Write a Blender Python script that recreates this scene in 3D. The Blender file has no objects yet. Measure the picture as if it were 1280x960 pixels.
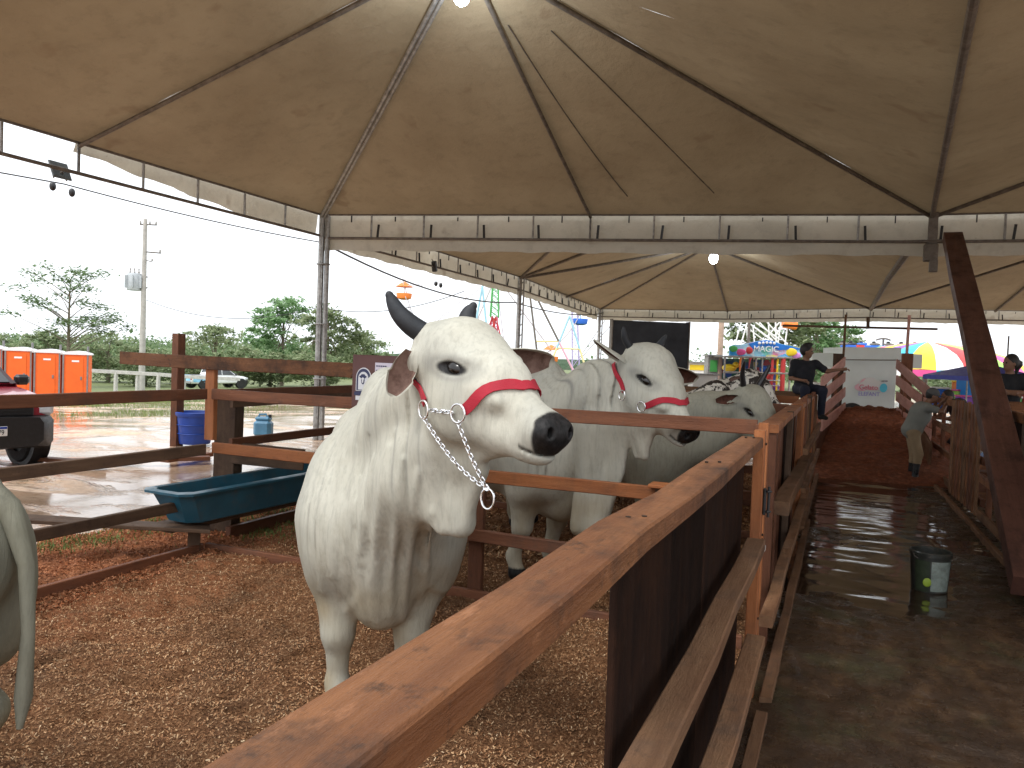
import bpy, math, random
import numpy as np
from mathutils import Vector, Matrix
DBG = 0
random.seed(7); rng = np.random.default_rng(7)
scn = bpy.context.scene
COL = scn.collection
R = math.radians
# ------------------------------------------------------------------ camera
FOC, PCX, PCY, EYE = 961.0, 640.0, 480.0, 1.75
YAW, ROLL, PITCH = R(23.2), R(2.2), math.atan(31 / 961.0)
_fw = Vector((-math.sin(YAW) * math.cos(PITCH), math.cos(YAW) * math.cos(PITCH), -math.sin(PITCH)))
_r = _fw.cross(Vector((0, 0, 1))).normalized(); _u = _r.cross(_fw)
_R = _r * math.cos(ROLL) + _u * math.sin(ROLL)
_U = -_r * math.sin(ROLL) + _u * math.cos(ROLL)
CAMP = Vector((0, 0, EYE))
cd = bpy.data.cameras.new('camera'); cam = bpy.data.objects.new('camera', cd); COL.objects.link(cam)
cd.sensor_fit = 'HORIZONTAL'; cd.sensor_width = 36; cd.lens = FOC / 1280 * 36
cd.clip_start = .05; cd.clip_end = 3000
m3 = Matrix((_R, _U, -_fw)).transposed()
cam.matrix_world = Matrix.Translation(CAMP) @ m3.to_4x4()
scn.camera = cam
def ray(px, py): return _fw + _R * ((px - PCX) / FOC) - _U * ((py - PCY) / FOC)
def pd(px, py, t): return CAMP + ray(px, py) * t             # survey points: pixel + depth -> metres in the place
def pz(px, py, z=0.0):
    d = ray(px, py); return CAMP + d * ((z - EYE) / d.z)
def pxx(px, py, x):
    d = ray(px, py); return CAMP + d * (x / d.x)
def pyy(px, py, y):
    d = ray(px, py); return CAMP + d * (y / d.y)
# ------------------------------------------------------------------ sky, sun, exposure
SUN_EL, SUN_ROT = R(58), R(200)
world = bpy.data.worlds.new('World'); scn.world = world; world.use_nodes = True
wn = world.node_tree; wn.nodes.clear()
sky = wn.nodes.new('ShaderNodeTexSky'); sky.sky_type = 'NISHITA'; sky.sun_disc = False
sky.sun_elevation = SUN_EL; sky.sun_rotation = SUN_ROT; sky.air_density = 1.0; sky.dust_density = 6.0; sky.ozone_density = 1.0
hs = wn.nodes.new('ShaderNodeHueSaturation'); hs.inputs['Saturation'].default_value = 0.12
bg = wn.nodes.new('ShaderNodeBackground'); bg.inputs[1].default_value = 0.15
wo = wn.nodes.new('ShaderNodeOutputWorld')
cl = wn.nodes.new('ShaderNodeMix'); cl.data_type = 'RGBA'; cl.inputs[0].default_value = .72      # high thin overcast laid over the clear-sky model
cl.inputs[7].default_value = (9.0, 9.4, 9.9, 1)
wn.links.new(sky.outputs[0], hs.inputs['Color']); wn.links.new(hs.outputs[0], cl.inputs[6]); wn.links.new(cl.outputs[2], bg.inputs[0]); wn.links.new(bg.outputs[0], wo.inputs[0])
sl = bpy.data.lights.new('sun', 'SUN'); sl.energy = 1.0; sl.angle = R(14); sl.color = (1, .97, .92)
so = bpy.data.objects.new('sun', sl); COL.objects.link(so)
so.rotation_euler = (R(90) - SUN_EL, 0, math.pi - SUN_ROT)
so.location = (0, 0, 60)
scn.view_settings.view_transform = 'Standard'; scn.view_settings.look = 'None'
scn.view_settings.gamma = 1; scn.view_settings.exposure = 0.55
scn.cycles.max_bounces = 8; scn.cycles.diffuse_bounces = 5; scn.cycles.transparent_max_bounces = 12
scn.cycles.sample_clamp_indirect = 8
# ------------------------------------------------------------------ nodes / materials
class NT:
    def __init__(s, name, rough=.8, spec=.5, metal=0.0):
        s.m = bpy.data.materials.new(name); s.m.use_nodes = True; s.t = s.m.node_tree
        s.b = s.t.nodes['Principled BSDF']; s.out = s.t.nodes['Material Output']
        s.b.inputs['Roughness'].default_value = rough; s.b.inputs['Metallic'].default_value = metal
        s.b.inputs['Specular IOR Level'].default_value = spec
        s._tc = None
    def n(s, typ, **k):
        x = s.t.nodes.new(typ)
        for a, v in k.items(): setattr(x, a, v)
        return x
    def l(s, a, b): s.t.links.new(a, b)
    def tc(s, which='Object'):
        if s._tc is None: s._tc = s.n('ShaderNodeTexCoord')
        return s._tc.outputs[which]
    def mapping(s, scale=(1, 1, 1), loc=(0, 0, 0), rot=(0, 0, 0), src=None):
        m = s.n('ShaderNodeMapping'); m.inputs['Scale'].default_value = scale; m.inputs['Location'].default_value = loc
        m.inputs['Rotation'].default_value = rot; s.l(src or s.tc(), m.inputs[0]); return m.outputs[0]
    def noise(s, scale, detail=4, rough=.55, vec=None, dist=0.0):
        x = s.n('ShaderNodeTexNoise'); x.inputs['Scale'].default_value = scale; x.inputs['Detail'].default_value = detail
        x.inputs['Roughness'].default_value = rough; x.inputs['Distortion'].default_value = dist
        s.l(vec or s.tc(), x.inputs['Vector']); return x.outputs[0]
    def voro(s, scale, vec=None, out='Distance', feature='F1'):
        x = s.n('ShaderNodeTexVoronoi'); x.inputs['Scale'].default_value = scale; x.feature = feature
        s.l(vec or s.tc(), x.inputs['Vector']); return x.outputs[out]
    def ramp(s, fac, stops, interp='LINEAR'):
        x = s.n('ShaderNodeValToRGB'); x.color_ramp.interpolation = interp
        e = x.color_ramp.elements
        while len(e) < len(stops): e.new(.5)
        for el, (p, c) in zip(e, stops):
            el.position = p; el.color = (*c, 1) if len(c) == 3 else c
        s.l(fac, x.inputs[0]); return x.outputs[0]
    def ramp1(s, fac, a, b): return s.ramp(fac, [(a, (0, 0, 0)), (b, (1, 1, 1))])
    def mix(s, fac, a, b, mode='MIX'):
        x = s.n('ShaderNodeMix', data_type='RGBA', blend_type=mode)
        for v, i in ((fac, 0), (a, 6), (b, 7)):
            if hasattr(v, 'is_output') or hasattr(v, 'links'): s.l(v, x.inputs[i])
            elif i == 0: x.inputs[0].default_value = v
            else: x.inputs[i].default_value = (*v, 1)
        return x.outputs[2]
    def math(s, op, a, b=0.0, c=None):
        x = s.n('ShaderNodeMath', operation=op)
        for i, v in enumerate((a, b, c)):
            if v is None: continue
            if isinstance(v, (int, float)): x.inputs[i].default_value = v
            else: s.l(v, x.inputs[i])
        return x.outputs[0]
    def attr(s, name, out='Color'):
        x = s.n('ShaderNodeAttribute'); x.attribute_name = name; return x.outputs[out]
    def sep(s, col):
        x = s.n('ShaderNodeSeparateColor'); s.l(col, x.inputs[0]); return x.outputs
    def rnd(s): return s.n('ShaderNodeObjectInfo').outputs['Random']
    def color(s, c):
        if isinstance(c, tuple): s.b.inputs['Base Color'].default_value = (*c, 1)
        else: s.l(c, s.b.inputs['Base Color'])
    def rough(s, v): s.l(v, s.b.inputs['Roughness'])
    def bump(s, h, strength=.3, dist=.01, normal=None):
        x = s.n('ShaderNodeBump'); x.inputs['Strength'].default_value = strength; x.inputs['Distance'].default_value = dist
        s.l(h, x.inputs['Height'])
        if normal: s.l(normal, x.inputs['Normal'])
        s.l(x.outputs[0], s.b.inputs['Normal']); return x.outputs[0]

def plain(name, c, rough=.6, var=.12, scale=6, metal=0.0, spec=.5, bump=0.0, bscale=60, coat=0.0, weather=.0):
    t = NT(name, rough, spec, metal)
    nz = t.noise(scale, 5)
    a = tuple(v * (1 - var) for v in c); b = tuple(min(1, v * (1 + var)) for v in c)
    col = t.ramp(nz, [(.3, a), (.7, b)])
    if weather:
        col = t.mix(t.math('MULTIPLY', t.ramp1(t.noise(scale * 2.3, 6, .65), .52, .7), weather), col, (.12, .085, .06))
    t.color(col)
    t.rough(t.ramp(t.noise(scale * 1.7, 4), [(.3, (max(0, rough - .08),) * 3), (.7, (min(1, rough + .1),) * 3)]))
    if bump: t.bump(t.noise(bscale, 5), bump, .004)
    if coat: t.b.inputs['Coat Weight'].default_value = coat
    return t.m

def wood(name, c1, c2, rough=.7, dirt=.4, dirtc=(.07, .05, .04), spec=.25):
    t = NT(name, rough, spec)
    r = t.rnd()
    vo = t.n('ShaderNodeVectorMath', operation='ADD')
    cmb = t.n('ShaderNodeCombineXYZ'); t.l(t.math('MULTIPLY', r, 37), cmb.inputs[0]); t.l(t.math('MULTIPLY', r, 11), cmb.inputs[1])
    t.l(t.tc(), vo.inputs[0]); t.l(cmb.outputs[0], vo.inputs[1]); v = vo.outputs[0]
    g1 = t.noise(5, 6, .6, t.mapping((.3, 2.2, 2.2), src=v), .5)
    g2 = t.noise(40, 5, .7, t.mapping((.14, 3, 3), src=v))
    col = t.ramp(g1, [(.32, c1), (.68, c2)])
    col = t.mix(t.math('MULTIPLY', t.ramp1(g2, .5, .8), .5), col, tuple(x * .6 for x in c1))
    blot = t.noise(2.6, 7, .7, v)
    col = t.mix(t.math('MULTIPLY', t.ramp1(blot, .50, .68), dirt), col, dirtc)
    col = t.mix(t.math('MULTIPLY', t.ramp1(t.noise(22, 6, .7, v), .58, .72), dirt * .8), col, dirtc)
    kn = t.voro(1.0, t.mapping((.9, 6, 6), src=v)); kd = t.ramp(kn, [(.02, (1, 1, 1)), (.07, (0, 0, 0))])     # knots and scuffs
    col = t.mix(t.math('MULTIPLY', kd, .55), col, tuple(x * .3 for x in c1))
    scf = t.noise(11, 6, .75, t.mapping((.5, 1.6, 1.6), src=v)); col = t.mix(t.math('MULTIPLY', t.ramp(scf, [(.60, (0, 0, 0)), (.68, (1, 1, 1))]), dirt * .45), col, tuple(min(1, x * 1.5 + .03) for x in c2))
    col = t.mix(t.math('MULTIPLY', t.ramp(t.noise(7, 7, .75, v), [(.58, (0, 0, 0)), (.66, (1, 1, 1))]), dirt * .7), col, tuple(x * .6 for x in dirtc))
    hv = t.n('ShaderNodeHueSaturation'); t.l(col, hv.inputs['Color'])
    t.l(t.math('MULTIPLY_ADD', r, .5, .75), hv.inputs['Value'])
    t.color(hv.outputs[0])
    t.rough(t.ramp(blot, [(.3, (rough - .18,) * 3), (.7, (rough + .12,) * 3)]))
    hgt = t.math('ADD', t.math('MULTIPLY', g2, .7), t.math('ADD', t.math('MULTIPLY', t.noise(160, 3, .6, t.mapping((.3, 1, 1), src=v)), .5), t.math('MULTIPLY', scf, 1.2)))
    t.bump(hgt, .7, .006)
    return t.m
W_RAIL = wood('wood_handrail', (.135, .050, .020), (.26, .110, .044), .60, .95, (.045, .027, .019))
W_ORANGE = wood('wood_orange', (.27, .090, .032), (.38, .145, .055), .6, .3)
W_RED = wood('wood_red_brown', (.115, .044, .023), (.20, .080, .041), .65, .5)
W_DARK = wood('wood_dark_weathered', (.075, .045, .03), (.13, .08, .05), .75, .5, (.03, .022, .018))
W_TAN = wood('wood_tan', (.145, .070, .036), (.235, .13, .07), .75, .6)
W_PLY = wood('wood_black_stained', (.010, .006, .005), (.024, .012, .008), .85, .35, (.045, .020, .011), .06)
W_PINK = wood('wood_pink', (.50, .25, .21), (.62, .36, .30), .8, .25, (.25, .13, .1))
W_BRACE = wood('wood_brace', (.085, .036, .026), (.15, .066, .046), .6, .6, (.012, .009, .008))
METAL = plain('galvanised_steel', (.34, .34, .33), .5, .3, 9, .55, .5, .2, 40, weather=.6)
METAL_D = plain('dirty_steel', (.16, .14, .12), .6, .35, 9, .3, .5, .2, 40, weather=.7)
CHROME = plain('chrome', (.75, .75, .76), .22, .08, 30, 1.0)
BLACK = plain('black_plastic', (.015, .015, .017), .45, .3, 20)
RUBBER = plain('black_rubber', (.02, .02, .02), .75, .3, 20, bump=.2)
WHITE = plain('white_paint', (.78, .78, .77), .4, .04, 3)
GLASS_D = plain('dark_glass', (.03, .035, .04), .08, .2, 2, spec=.8)

# ------------------------------------------------------------------ object helpers
def tag(o, label=None, cat=None, group=None, kind=None):
    if label: o['label'] = label
    if cat: o['category'] = cat
    if group: o['group'] = group
    if kind: o['kind'] = kind
    return o
def thing(name, label, cat, loc=(0, 0, 0), rotz=0.0, group=None):
    o = bpy.data.objects.new(name, None); o.empty_display_size = .2; COL.objects.link(o)
    o.location = loc; o.rotation_euler = (0, 0, rotz)
    return tag(o, label, cat, group)
def link(name, me, parent=None, mats=None, smooth=None):
    if mats is not None and not me.materials:
        for m in (mats if isinstance(mats, (list, tuple)) else [mats]): me.materials.append(m)
    if smooth is not None: me.polygons.foreach_set('use_smooth', [smooth] * len(me.polygons))
    o = bpy.data.objects.new(name, me); COL.objects.link(o)
    if parent: o.parent = parent
    return o
def copy_tree(o, parent=None):
    c = o.copy(); COL.objects.link(c); c.parent = parent
    for ch in list(o.children): copy_tree(ch, c)
    return c
def fast_mesh(name, V, F):
    """V (n,3) float array, F (m,k) int array of equal-sized faces"""
    me = bpy.data.meshes.new(name); V = np.asarray(V, np.float32); F = np.asarray(F, np.int32)
    k = F.shape[1]
    me.vertices.add(len(V)); me.vertices.foreach_set('co', V.ravel())
    me.loops.add(F.size); me.loops.foreach_set('vertex_index', F.ravel())
    me.polygons.add(len(F)); me.polygons.foreach_set('loop_start', np.arange(0, F.size, k, dtype=np.int32))
    me.update(calc_edges=True); return me
class MB:
    """collects shapes, builds one mesh"""
    def __init__(s): s.v = []; s.f = []; s.mi = []; s.cur = 0
    def add(s, V, F, mi=None):
        b = len(s.v); s.v += [tuple(p) for p in V]; s.f += [tuple(b + i for i in f) for f in F]
        s.mi += [s.cur if mi is None else mi] * len(F); return s
    def box(s, c, d, mi=None, rot=None, bev=0.0):
        hx, hy, hz = d[0] / 2, d[1] / 2, d[2] / 2; c = Vector(c)
        if bev > 0:
            b = min(bev, hx * .9, hy * .9, hz * .9); P = []; idx = {}
            for sx in (-1, 1):
                for sy in (-1, 1):
                    for sz in (-1, 1):
                        for ax in range(3):
                            q = [sx * hx, sy * hy, sz * hz]
                            for k2 in range(3):
                                if k2 != ax: q[k2] -= (sx, sy, sz)[k2] * b
                            idx[(sx, sy, sz, ax)] = len(P); P.append(Vector(q))
            F = []
            for ax in range(3):
                a1, a2 = [k2 for k2 in range(3) if k2 != ax]
                for sg in (-1, 1):
                    q = []
                    for (u, v) in ((-1, -1), (1, -1), (1, 1), (-1, 1)):
                        sgn = [0, 0, 0]; sgn[ax] = sg; sgn[a1] = u; sgn[a2] = v; q.append(idx[(*sgn, ax)])
                    F.append(q if (sg > 0) == (ax != 1) else q[::-1])
            for ax in range(3):      # edges along ax
                a1, a2 = [k2 for k2 in range(3) if k2 != ax]
                for u in (-1, 1):
                    for v in (-1, 1):
                        s0 = [0] * 3; s1 = [0] * 3; s0[ax] = -1; s1[ax] = 1
                        s0[a1] = s1[a1] = u; s0[a2] = s1[a2] = v
                        q = [idx[(*s0, a1)], idx[(*s1, a1)], idx[(*s1, a2)], idx[(*s0, a2)]]
                        if (u * v > 0) == (ax == 1): q = q[::-1]
                        F.append(q)
            for sx in (-1, 1):
                for sy in (-1, 1):
                    for sz in (-1, 1):
                        q = [idx[(sx, sy, sz, k2)] for k2 in range(3)]
                        F.append(q if sx * sy * sz > 0 else q[::-1])
        else:
            P = [Vector((x, y, z)) for x in (-hx, hx) for y in (-hy, hy) for z in (-hz, hz)]
            F = [(0, 1, 3, 2), (4, 6, 7, 5), (0, 4, 5, 1), (2, 3, 7, 6), (0, 2, 6, 4), (1, 5, 7, 3)]
        if rot is not None: P = [rot @ p for p in P]
        return s.add([p + c for p in P], F, mi)
    def tube(s, pts, r, n=8, mi=None, cap=True, closed=False):
        pts = [Vector(p) for p in pts]; m = len(pts)
        rs = r if isinstance(r, (list, tuple)) else [r] * m
        V = []; prev = None
        for i, p in enumerate(pts):
            if closed: t = pts[(i + 1) % m] - pts[i - 1]
            else: t = pts[min(i + 1, m - 1)] - pts[max(i - 1, 0)]
            if t.length < 1e-9: t = Vector((0, 0, 1))
            t.normalize()
            if prev is None: a = t.orthogonal().normalized()
            else:
                a = prev - t * prev.dot(t)
                a = a.normalized() if a.length > 1e-6 else t.orthogonal().normalized()
            prev = a; b = t.cross(a)
            for k2 in range(n):
                an = 2 * math.pi * k2 / n; V.append(p + (a * math.cos(an) + b * math.sin(an)) * rs[i])
        F = []
        for i in range(m if closed else m - 1):
            j = (i + 1) % m
            for k2 in range(n):
                k3 = (k2 + 1) % n; F.append((i * n + k2, i * n + k3, j * n + k3, j * n + k2))
        if cap and not closed: F += [tuple(range(n))[::-1], tuple((m - 1) * n + k2 for k2 in range(n))]
        return s.add(V, F, mi)
    def lathe(s, prof, n=20, c=(0, 0, 0), mi=None, capb=True, capt=True, sx=1, sy=1):
        V = []; c = Vector(c)
        for (r, z) in prof:
            for k2 in range(n):
                an = 2 * math.pi * k2 / n; V.append(c + Vector((r * math.cos(an) * sx, r * math.sin(an) * sy, z)))
        F = []
        for i in range(len(prof) - 1):
            for k2 in range(n):
                k3 = (k2 + 1) % n; F.append((i * n + k2, i * n + k3, (i + 1) * n + k3, (i + 1) * n + k2))
        if capb: F.append(tuple(range(n))[::-1])
        if capt: F.append(tuple((len(prof) - 1) * n + k2 for k2 in range(n)))
        return s.add(V, F, mi)
    def ball(s, c, r, n=12, m=8, mi=None):
        rr = r if isinstance(r, (tuple, list)) else (r, r, r); c = Vector(c); V = []
        for i in range(m + 1):
            th = math.pi * i / m
            for k2 in range(n):
                an = 2 * math.pi * k2 / n
                V.append(c + Vector((rr[0] * math.sin(th) * math.cos(an), rr[1] * math.sin(th) * math.sin(an), rr[2] * math.cos(th))))
        F = []
        for i in range(m):
            for k2 in range(n):
                k3 = (k2 + 1) % n; F.append((i * n + k2, (i + 1) * n + k2, (i + 1) * n + k3, i * n + k3))
        return s.add(V, F, mi)
    def prism(s, poly, axis_a, axis_b, axis_n, org, th, mi=None):
        a, b, nn, o = Vector(axis_a), Vector(axis_b), Vector(axis_n), Vector(org); n = len(poly)
        V = [o + a * p[0] + b * p[1] + nn * th * k2 for k2 in (0, 1) for p in poly]
        F = [tuple(range(n))[::-1], tuple(range(n, 2 * n))] + [(i, (i + 1) % n, n + (i + 1) % n, n + i) for i in range(n)]
        return s.add(V, F, mi)
    def build(s, name, mats, parent=None, smooth=False):
        me = bpy.data.meshes.new(name); me.from_pydata([tuple(v) for v in s.v], [], s.f); me.update()
        ms = mats if isinstance(mats, (list, tuple)) else [mats]
        for m in ms: me.materials.append(m)
        if any(s.mi): me.polygons.foreach_set('material_index', s.mi)
        if smooth:
            me.polygons.foreach_set('use_smooth', [True] * len(me.polygons))
            try: me.set_sharp_from_angle(angle=R(38))
            except Exception: pass
        return link(name, me, parent)
_bc = {}
def beam(name, p0, p1, w, h, mat, parent=None, up=(0, 0, 1), seed=None, jit=.003):
    """timber from p0 to p1: w across, h along 'up'; grain along local x. Alike pieces share a mesh."""
    p0, p1 = Vector(p0), Vector(p1); L = (p1 - p0).length; sd = (seed if seed is not None else random.randrange(4))
    key = (round(L, 2), round(w, 3), round(h, 3), sd, mat.name, jit > .004)
    if key not in _bc:
        rr = random.Random(hash(key[:4]) & 0xffff); n = max(1, min(10, int(L / .5)))
        b = min(.005, w * .2, h * .2); V = []; F = []
        ring = [(-w / 2 + b, -h / 2), (w / 2 - b, -h / 2), (w / 2, -h / 2 + b), (w / 2, h / 2 - b), (w / 2 - b, h / 2), (-w / 2 + b, h / 2), (-w / 2, h / 2 - b), (-w / 2, -h / 2 + b)]
        for i in range(n + 1):
            dy, dz, sc = rr.uniform(-jit, jit), rr.uniform(-jit, jit), 1 + rr.uniform(-.02, .02) * (jit / .003)
            for (y, z) in ring: V.append((L * i / n, y * sc + dy, z * sc + dz))
        for i in range(n):
            for k2 in range(8):
                k3 = (k2 + 1) % 8; F.append((i * 8 + k2, (i + 1) * 8 + k2, (i + 1) * 8 + k3, i * 8 + k3)[::-1])
        F += [tuple(range(8))[::-1], tuple(n * 8 + k2 for k2 in range(8))]
        me = bpy.data.meshes.new(name); me.from_pydata(V, [], F); me.materials.append(mat); me.update(); _bc[key] = me
    o = bpy.data.objects.new(name, _bc[key]); COL.objects.link(o)
    x = (p1 - p0).normalized(); u = Vector(up); z = (u - x * u.dot(x))
    z = z.normalized() if z.length > 1e-5 else x.orthogonal().normalized()
    y = z.cross(x)
    M = Matrix((x, y, z)).transposed().to_4x4(); M.translation = p0
    if parent: o.parent = parent
    o.matrix_local = M
    return o
def noise2(x, y, s, seed=0):
    """cheap value noise on arrays"""
    x = np.asarray(x, np.float64) * s + seed * 17.3; y = np.asarray(y, np.float64) * s - seed * 9.1
    xi = np.floor(x).astype(np.int64); yi = np.floor(y).astype(np.int64); fx = x - xi; fy = y - yi
    fx = fx * fx * (3 - 2 * fx); fy = fy * fy * (3 - 2 * fy)
    def h(a, b):
        n = (a * 374761393 + b * 668265263 + seed * 1442695041) & 0x7fffffff
        n = ((n ^ (n >> 13)) * 1274126177) & 0x7fffffff
        return ((n ^ (n >> 16)) & 0xffff) / 65535.0
    return (h(xi, yi) * (1 - fx) + h(xi + 1, yi) * fx) * (1 - fy) + (h(xi, yi + 1) * (1 - fx) + h(xi + 1, yi + 1) * fx) * fy
def fbm(x, y, s, o=4, seed=0, g=.5):
    t = 0; a = 1; n = 0
    for i in range(o):
        t = t + a * noise2(x, y, s * 2 ** i, seed + i * 3); n += a; a *= g
    return t / n
def sheet(name, xs, ys, zf, mat, parent=None, smooth=True):
    X, Y = np.meshgrid(xs, ys, indexing='ij'); Z = zf(X, Y)
    V = np.stack([X, Y, Z], -1).reshape(-1, 3); nx, ny = X.shape
    i = np.arange(nx * ny).reshape(nx, ny)
    F = np.stack([i[:-1, :-1], i[1:, :-1], i[1:, 1:], i[:-1, 1:]], -1).reshape(-1, 4)
    me = fast_mesh(name, V, F); return link(name, me, parent, mat, smooth)
# ------------------------------------------------------------------ implicit surfaces -> one continuous mesh
def _np(v): return np.array([v[0], v[1], v[2]], np.float32)
class Solid:
    """smooth union of tapered limbs, ellipsoids and thin flaps; polygonised with surface nets"""
    def __init__(s): s.p = []
    def _add(s, fn, lo, hi, k, sub=False): s.p.append((fn, np.array(lo) - k - .05, np.array(hi) + k + .05, k, sub)); return s
    def limb(s, a, b, ra, rb, k=.05, sub=False, flat=None):
        a, b = _np(a), _np(b); ba = b - a; l2 = float(ba @ ba) + 1e-9; rm = max(ra, rb)
        fv = None
        if flat is not None: fv = _np(flat[0]); fv = fv / np.linalg.norm(fv); fs = flat[1]
        def fn(P):
            pa = P - a; t = np.clip((pa @ ba) / l2, 0, 1); q = pa - t[..., None] * ba
            if fv is not None:
                d = q @ fv; q = q + (d * (1 / fs - 1))[..., None] * fv     # squash along fv by fs
                return (np.sqrt((q * q).sum(-1)) - (ra + (rb - ra) * t)) * fs ** .5
            return np.sqrt((q * q).sum(-1)) - (ra + (rb - ra) * t)
        return s._add(fn, np.minimum(a, b) - rm, np.maximum(a, b) + rm, k, sub)
    def path(s, pts, rs, k=.03):
        """one tapered strand through several points (a single blend, so it stays even along its length)"""
        Q = [_np(p) for p in pts]; rm = max(rs)
        def fn(P):
            best = None
            for i in range(len(Q) - 1):
                ba = Q[i + 1] - Q[i]; l2 = float(ba @ ba) + 1e-9; pa = P - Q[i]; t = np.clip((pa @ ba) / l2, 0, 1); q = pa - t[..., None] * ba
                d = np.sqrt((q * q).sum(-1)) - (rs[i] + (rs[i + 1] - rs[i]) * t); best = d if best is None else np.minimum(best, d)
            return best
        A = np.array(Q); return s._add(fn, A.min(0) - rm, A.max(0) + rm, k)
    def ell(s, c, r, k=.05, rot=None, sub=False):
        c = _np(c); r = np.array(r, np.float32); M = np.eye(3, dtype=np.float32) if rot is None else np.array(rot, np.float32)
        rm = float(r.max())
        def fn(P):
            q = (P - c) @ M                                 # columns of M are the ellipsoid's axes
            k0 = np.sqrt(((q / r) ** 2).sum(-1)); k1 = np.sqrt(((q / (r * r)) ** 2).sum(-1)) + 1e-6
            return k0 * (k0 - 1) / k1
        return s._add(fn, c - rm, c + rm, k, sub)
    def tri(s, a, b, c, th, k=.05):
        a, b, c = _np(a), _np(b), _np(c)
        def fn(P):
            n = np.cross(b - a, c - a); nn = float(n @ n) + 1e-12
            ins = np.ones(P.shape[:-1], bool); best = None
            for u, v in ((a, b), (b, c), (c, a)):
                e = v - u; pu = P - u; ins &= (np.cross(e, n) @ pu.reshape(-1, 3).T).reshape(P.shape[:-1]) <= 0
                t = np.clip((pu @ e) / float(e @ e), 0, 1); q = pu - t[..., None] * e; d = (q * q).sum(-1)
                best = d if best is None else np.minimum(best, d)
            pl = ((P - a) @ n) ** 2 / nn
            return np.sqrt(np.where(ins, pl, best)) - th
        return s._add(fn, np.minimum(np.minimum(a, b), c) - th, np.maximum(np.maximum(a, b), c) + th, k)
    def at(s, P):
        P = np.asarray(P, np.float32); F = np.full(P.shape[:-1], 9.0, np.float32)
        for fn, lo, hi, k, sub in s.p:
            d = fn(P).astype(np.float32)
            if sub: d = -d; h = np.maximum(k - np.abs(F - d), 0) / k; F = np.maximum(F, d) + h * h * k * .25
            else: h = np.maximum(k - np.abs(F - d), 0) / k; F = np.minimum(F, d) - h * h * k * .25
        return F
    def cast(s, o, d, far=.6, n=60):
        """first exit point from inside, marching from o outwards along d"""
        o, d = Vector(o), Vector(d).normalized(); ts = np.linspace(0, far, n)
        P = np.array([tuple(o + d * float(t)) for t in ts]); f = s.at(P)
        for i in range(n - 1, 0, -1):
            if f[i - 1] < 0 <= f[i]:
                t = ts[i - 1] + (ts[i] - ts[i - 1]) * (-f[i - 1]) / (f[i] - f[i - 1]); return o + d * float(t)
        return o
    def grid(s, xs, ys, zs, disp=None):
        F = np.full((len(xs), len(ys), len(zs)), 1.0, np.float32)
        for fn, lo, hi, k, sub in s.p:
            i0, i1 = np.searchsorted(xs, [lo[0], hi[0]]); j0, j1 = np.searchsorted(ys, [lo[1], hi[1]]); k0, k1 = np.searchsorted(zs, [lo[2], hi[2]])
            if i1 <= i0 or j1 <= j0 or k1 <= k0: continue
            P = np.stack(np.meshgrid(xs[i0:i1], ys[j0:j1], zs[k0:k1], indexing='ij'), -1).astype(np.float32)
            d = fn(P).astype(np.float32); A = F[i0:i1, j0:j1, k0:k1]
            if sub: d = -d; h = np.maximum(k - np.abs(A - d), 0) / k; A[...] = np.maximum(A, d) + h * h * k * .25
            else: h = np.maximum(k - np.abs(A - d), 0) / k; A[...] = np.minimum(A, d) - h * h * k * .25
        if disp is not None:
            idx = np.nonzero(np.abs(F) < .04)
            P = np.stack([xs[idx[0]], ys[idx[1]], zs[idx[2]]], -1)
            F[idx] += disp(P).astype(np.float32)
        return F
    def mesh(s, xs, ys, zs, disp=None):
        F = s.grid(xs, ys, zs, disp); S = F < 0
        nx, ny, nz = F.shape
        c = np.zeros((nx - 1, ny - 1, nz - 1), np.uint8)
        for a in (0, 1):
            for b in (0, 1):
                for d in (0, 1): c += S[a:nx - 1 + a, b:ny - 1 + b, d:nz - 1 + d]
        act = (c > 0) & (c < 8); I, J, K = np.nonzero(act); n = len(I)
        ids = np.full(act.shape, -1, np.int32); ids[I, J, K] = np.arange(n)
        acc = np.zeros((n, 3)); cnt = np.zeros(n)
        ax = (xs, ys, zs)
        for d in range(3):
            o1, o2 = [q for q in range(3) if q != d]
            for u in (0, 1):
                for v in (0, 1):
                    a = [I, J, K]; a = [q.copy() for q in a]; a[o1] += u; a[o2] += v
                    b = [q.copy() for q in a]; b[d] += 1
                    fa, fb = F[tuple(a)], F[tuple(b)]; m = (fa < 0) != (fb < 0)
                    t = fa / np.where(m, fa - fb, 1)
                    pa = [ax[q][a[q]] for q in range(3)]; pb = ax[d][b[d]]
                    pa[d] = pa[d] + (pb - pa[d]) * t
                    for q in range(3): acc[:, q] += np.where(m, pa[q], 0)
                    cnt += m
        V = acc / cnt[:, None]; faces = []
        for d in range(3):
            o1, o2 = [q for q in range(3) if q != d]
            sl0 = [slice(None)] * 3; sl1 = [slice(None)] * 3; sl0[d] = slice(0, -1); sl1[d] = slice(1, None)
            for sl in (sl0, sl1):
                for o in (o1, o2): sl[o] = slice(1, -1)
            A, B = S[tuple(sl0)], S[tuple(sl1)]; e = np.nonzero(A != B); sg = A[e]
            pos = [q.copy() for q in e]; pos[o1] += 1; pos[o2] += 1
            quad = []
            for (u, v) in ((-1, -1), (0, -1), (0, 0), (-1, 0)):
                q = [x.copy() for x in pos]; q[o1] += u; q[o2] += v; quad.append(ids[tuple(q)])
            quad = np.stack(quad, -1); fl = sg if d != 1 else ~sg
            quad[~fl] = quad[~fl][:, ::-1]; faces.append(quad)
        Fc = np.concatenate(faces); Fc = Fc[(Fc >= 0).all(1)]
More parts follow.
